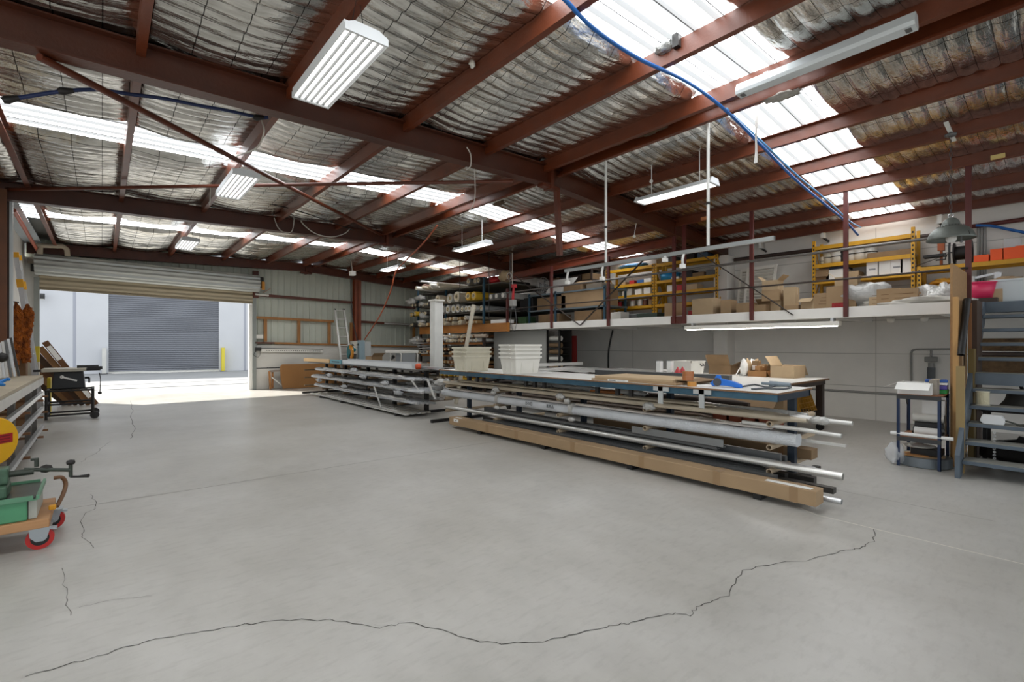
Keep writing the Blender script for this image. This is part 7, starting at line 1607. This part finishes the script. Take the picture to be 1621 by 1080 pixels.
drop('pendant_cable', 'black cable hanging down to the machine left of the wall column', [Vector((6.05, p.y+.25, zp(6)+.15)), Vector((6.05, p.y+.25, 3.0)), Vector((6.1, p.y+.2, 2.2)), Vector((6.2, p.y+.1, 1.55))], .016, BLK)
ya_ = 10.6
drop('roof_cable', 'white cable drooping in a loop along the second rafter', [PY(472, 340, ya_), PY(480, 355, ya_), PY(500, 370, ya_), PY(525, 375, ya_), PY(545, 370, ya_), PY(554, 362, ya_)], .012, WCAB)
drop('roof_cable', 'thin white cable loop on the second rafter above the roller door', [PY(434, 345, ya_), PY(440, 360, ya_), PY(450, 368, ya_), PY(462, 366, ya_), PY(466, 345, ya_)], .010, WCAB)
drop('roof_cable', 'thin black cable running across the middle bay behind the six-tube light', [PY(345, 306, 9.6), PY(400, 318, 9.7), PY(450, 328, 9.8), PY(500, 343, 9.9), PY(560, 365, 10.4)], .009, BLK)
drop('roof_cable', 'grey cable curling round the purlin beside the second six-tube light', [PX(414, 190, 1.35), PX(418, 210, 1.36), PX(405, 235, 1.36), PX(375, 247, 1.36), PX(345, 260, 1.36), PX(335, 285, 1.36), PX(332, 325, 1.36)], .009, WCAB)
drop('roof_cable', 'white cable hooked over the first rafter left of the ridge', [PY(739, 233, 5.06), PY(745, 245, 5.06), PY(745, 262, 5.06), PY(738, 269, 5.06)], .008, WCAB)
drop('hanging_cord', 'thin pale cord hanging from the first rafter above the bins', [Vector((3.85, 5.3, zp(3.85)-.05)), Vector((3.85, 5.3, 3.35)), PY(727, 345, 5.3)], .006, WCAB, 'cord')
drop('hanging_cord', 'very thin white cord hanging at the top centre of the photo', [Vector((3.5, ZX(825, 3.5), zp(3.5)+.15)), PX(825, 40, 3.5), PX(825, 75, 3.5)], .004, WCAB, 'cord')
for i, (px, y1, lab) in enumerate(((728, 490, 'thin black cord hanging in front of the yellow rolls'), (774, 508, 'thin black cord hanging in front of the blue rack upright'))):
    X = 8.2; a = PX(px, y1, X); drop('hanging_cord', lab, [Vector((X, a.y, zp(X)+.15)), Vector((X, a.y, 3.0)), a], .010, BLK, 'cord')
X = 8.3
hc = thing('hoist_control', 'hanging grey chain hoist with a red pull handle at the left end of the deck', 'hoist', PX(812, 480, X)); p = hc.location
MB().cbox(p, (.14, .16, .18)).build('hoist_body', mat('hoist_grey', hx('a3a29e'), .45, .3), hc, .02); MB().cbox(p+Vector((0,0,-.12)), (.06, .08, .1)).build('hook_block', GREYP, hc)
a = PX(813, 455, X); MB().tube([p+Vector((0,0,.1)), a], [.04, .03], 10).cbox(a+Vector((0,-.02,.03)), (.10, .11, .09)).build('red_handle', RDP, hc)
MB().tube([a+Vector((0,.05,0)), Vector((X, a.y+.05, zp(X)+.06))], .012, 6).build('cable', WCAB, hc); MB().tube([p+Vector((0,.12,0)), Vector((X, p.y+.12, zp(X)+.06))], .010, 6).build('chain', GREYP, hc)
mb = MB(); q = PX(806, 437, X); mb.tube([q+Vector((0, .09*math.cos(2*math.pi*i/16), .09*math.sin(2*math.pi*i/16))) for i in range(17)], .012, 6, False); mb.build('cable_loop', WCAB, hc)
MB().tube(cat_curve([p+Vector((0,.05,-.1)), p+Vector((0,.1,-.5)), p+Vector((0,-.05,-.75)), p+Vector((0,-.14,-.5)), p+Vector((0,-.08,-.1))], 6), .008, 6).build('loop_chain', GREYP, hc)
# torn white tape, rags and sensors on the purlins
a, b = PX(1199, 150, 5.62), PX(1196, 258, 5.62)
one('tape_strip', MB().grid(lambda s, t: tuple(a.lerp(b, t)+Vector((.01*math.sin(t*9), .032*(s-.5)*(1+.3*math.sin(t*7)), 0))), 3, 20), mat('tape_white', hx('d5d5d0'), .5), 'long torn white strip dangling under the ridge near the skylight', 'strip')
a, b = PX(1062, 215, 6.0), PX(1064, 243, 6.0); one('tape_strip', MB().sheet([a+Vector((0,.03,0)), a-Vector((0,.03,0)), b-Vector((0,.03,0)), b+Vector((0,.03,0))], (1,0,0), .003), WHITE, 'short white strip dangling under the ridge left of the white pole', 'strip')
p = PX(1054, 76, 3.95); s = thing('purlin_junction', 'crumpled silver wrapped junction on the purlin beside the skylight', 'junction box', p)
crumple(MB(), p+Vector((-.02,.0,.0)), .07, .1, .06, 91).build('foil_wrap', mat('foil_wrap', hx('b4b4b2'), .3, .7, .3, 12, .6, 40), s); MB().box((p.x-.06, p.y-.16, p.z-.07), (p.x+.0, p.y-.10, p.z+.05)).build('clip', BLK, s)
p = PX(748, 97, 2.69); one('rag_strip', crumple(MB(), p, .03, .03, .07, 92, .7), WHITE, 'small white rag tied on the purlin above the first rafter', 'rag')
for i, (px, py, sx, m, lab) in enumerate(((930, 243, .16, EDGE, 'dark debris hanging out of the ridge gap at its rafter end'), (975, 226, .2, mat('debris_brown', hx('5d4a38'), .9, 0, .4, 20), 'brown debris lying in the ridge gap'), (1030, 208, .22, mat('debris_brown', hx('5d4a38'), .9, 0, .4, 20), 'long brown debris clump in the ridge gap'), (1240, 152, .16, mat('debris_pale', hx('a8a49c'), .8, 0, .3, 20), 'pale torn insulation hanging out of the ridge by the skylight'), (790, 322, .14, mat('debris_brown', hx('5d4a38'), .9, 0, .4, 20), 'brown hanging debris below the first rafter'))):
    X = 5.28 if i < 4 else 5.2; p = PX(px, py, X); one('ridge_debris', crumple(MB(), p, .05, sx, .035, 200+i, .7), m, lab, 'debris')
for i, (px, py) in enumerate(((1007, 221), (1180, 112), (1290, 62))): pass
p = PX(1092, 283, 6.57); one('purlin_bulb', MB().lathe([(0,-.03),(.025,-.02),(.03,0),(.02,.02),(0,.02)], PX(1031, 287, 6.5), 12).tube([PX(1031, 287, 6.5)+Vector((0,0,.02)), Vector((6.55, PX(1031, 287, 6.5).y, zp(6.55)+.02))], .006, 6), PAPER, 'small white bulb on the purlin left of the lit batten light', 'bulb')
one('purlin_bulb', MB().lathe([(0,-.03),(.025,-.02),(.03,0),(.02,.02),(0,.02)], PX(1004, 374, 7.55), 12).tube([PX(1004, 374, 7.55)+Vector((0,0,.02)), Vector((7.66, PX(1004, 374, 7.55).y, zp(7.66)+.01))], .006, 6), PAPER, 'small white bulb on the purlin left of the red hanging beam', 'bulb')

for i, (px, py) in enumerate(((1203, 388), (1302, 371), (1487, 347))):
    p = PX(px, py, 10.80); t = thing('wall_bracket', ('left', 'middle', 'right')[i]+' small white bracket below the last purlin at the right wall', 'bracket', p)
    MB().box((10.80, p.y-.03, p.z-.07), (10.90, p.y+.03, zp(10.85)+.01)).build('bracket_plate', ROD, t); MB().bar((10.85, p.y, p.z-.06), (10.98, p.y-.06, p.z-.13), .03, .03).build('bracket_arm', BLK, t)
p = PX(1580, 256, 8.68); one('purlin_tag', MB().cbox((8.66, p.y, zp(8.74)+.03), (.05, .13, .05)), mat('tag_cream', hx('d8c07c'), .6), 'small cream block stuck on the purlin above the orange bins', 'block')
p = PX(1116, 352, 8.68); one('purlin_tag', MB().cbox((8.66, p.y, zp(8.74)+.03), (.05, .12, .06)), mat('tag_orange', hx('c07a4a'), .6), 'small orange-tan block on the purlin left of the white pole', 'block')
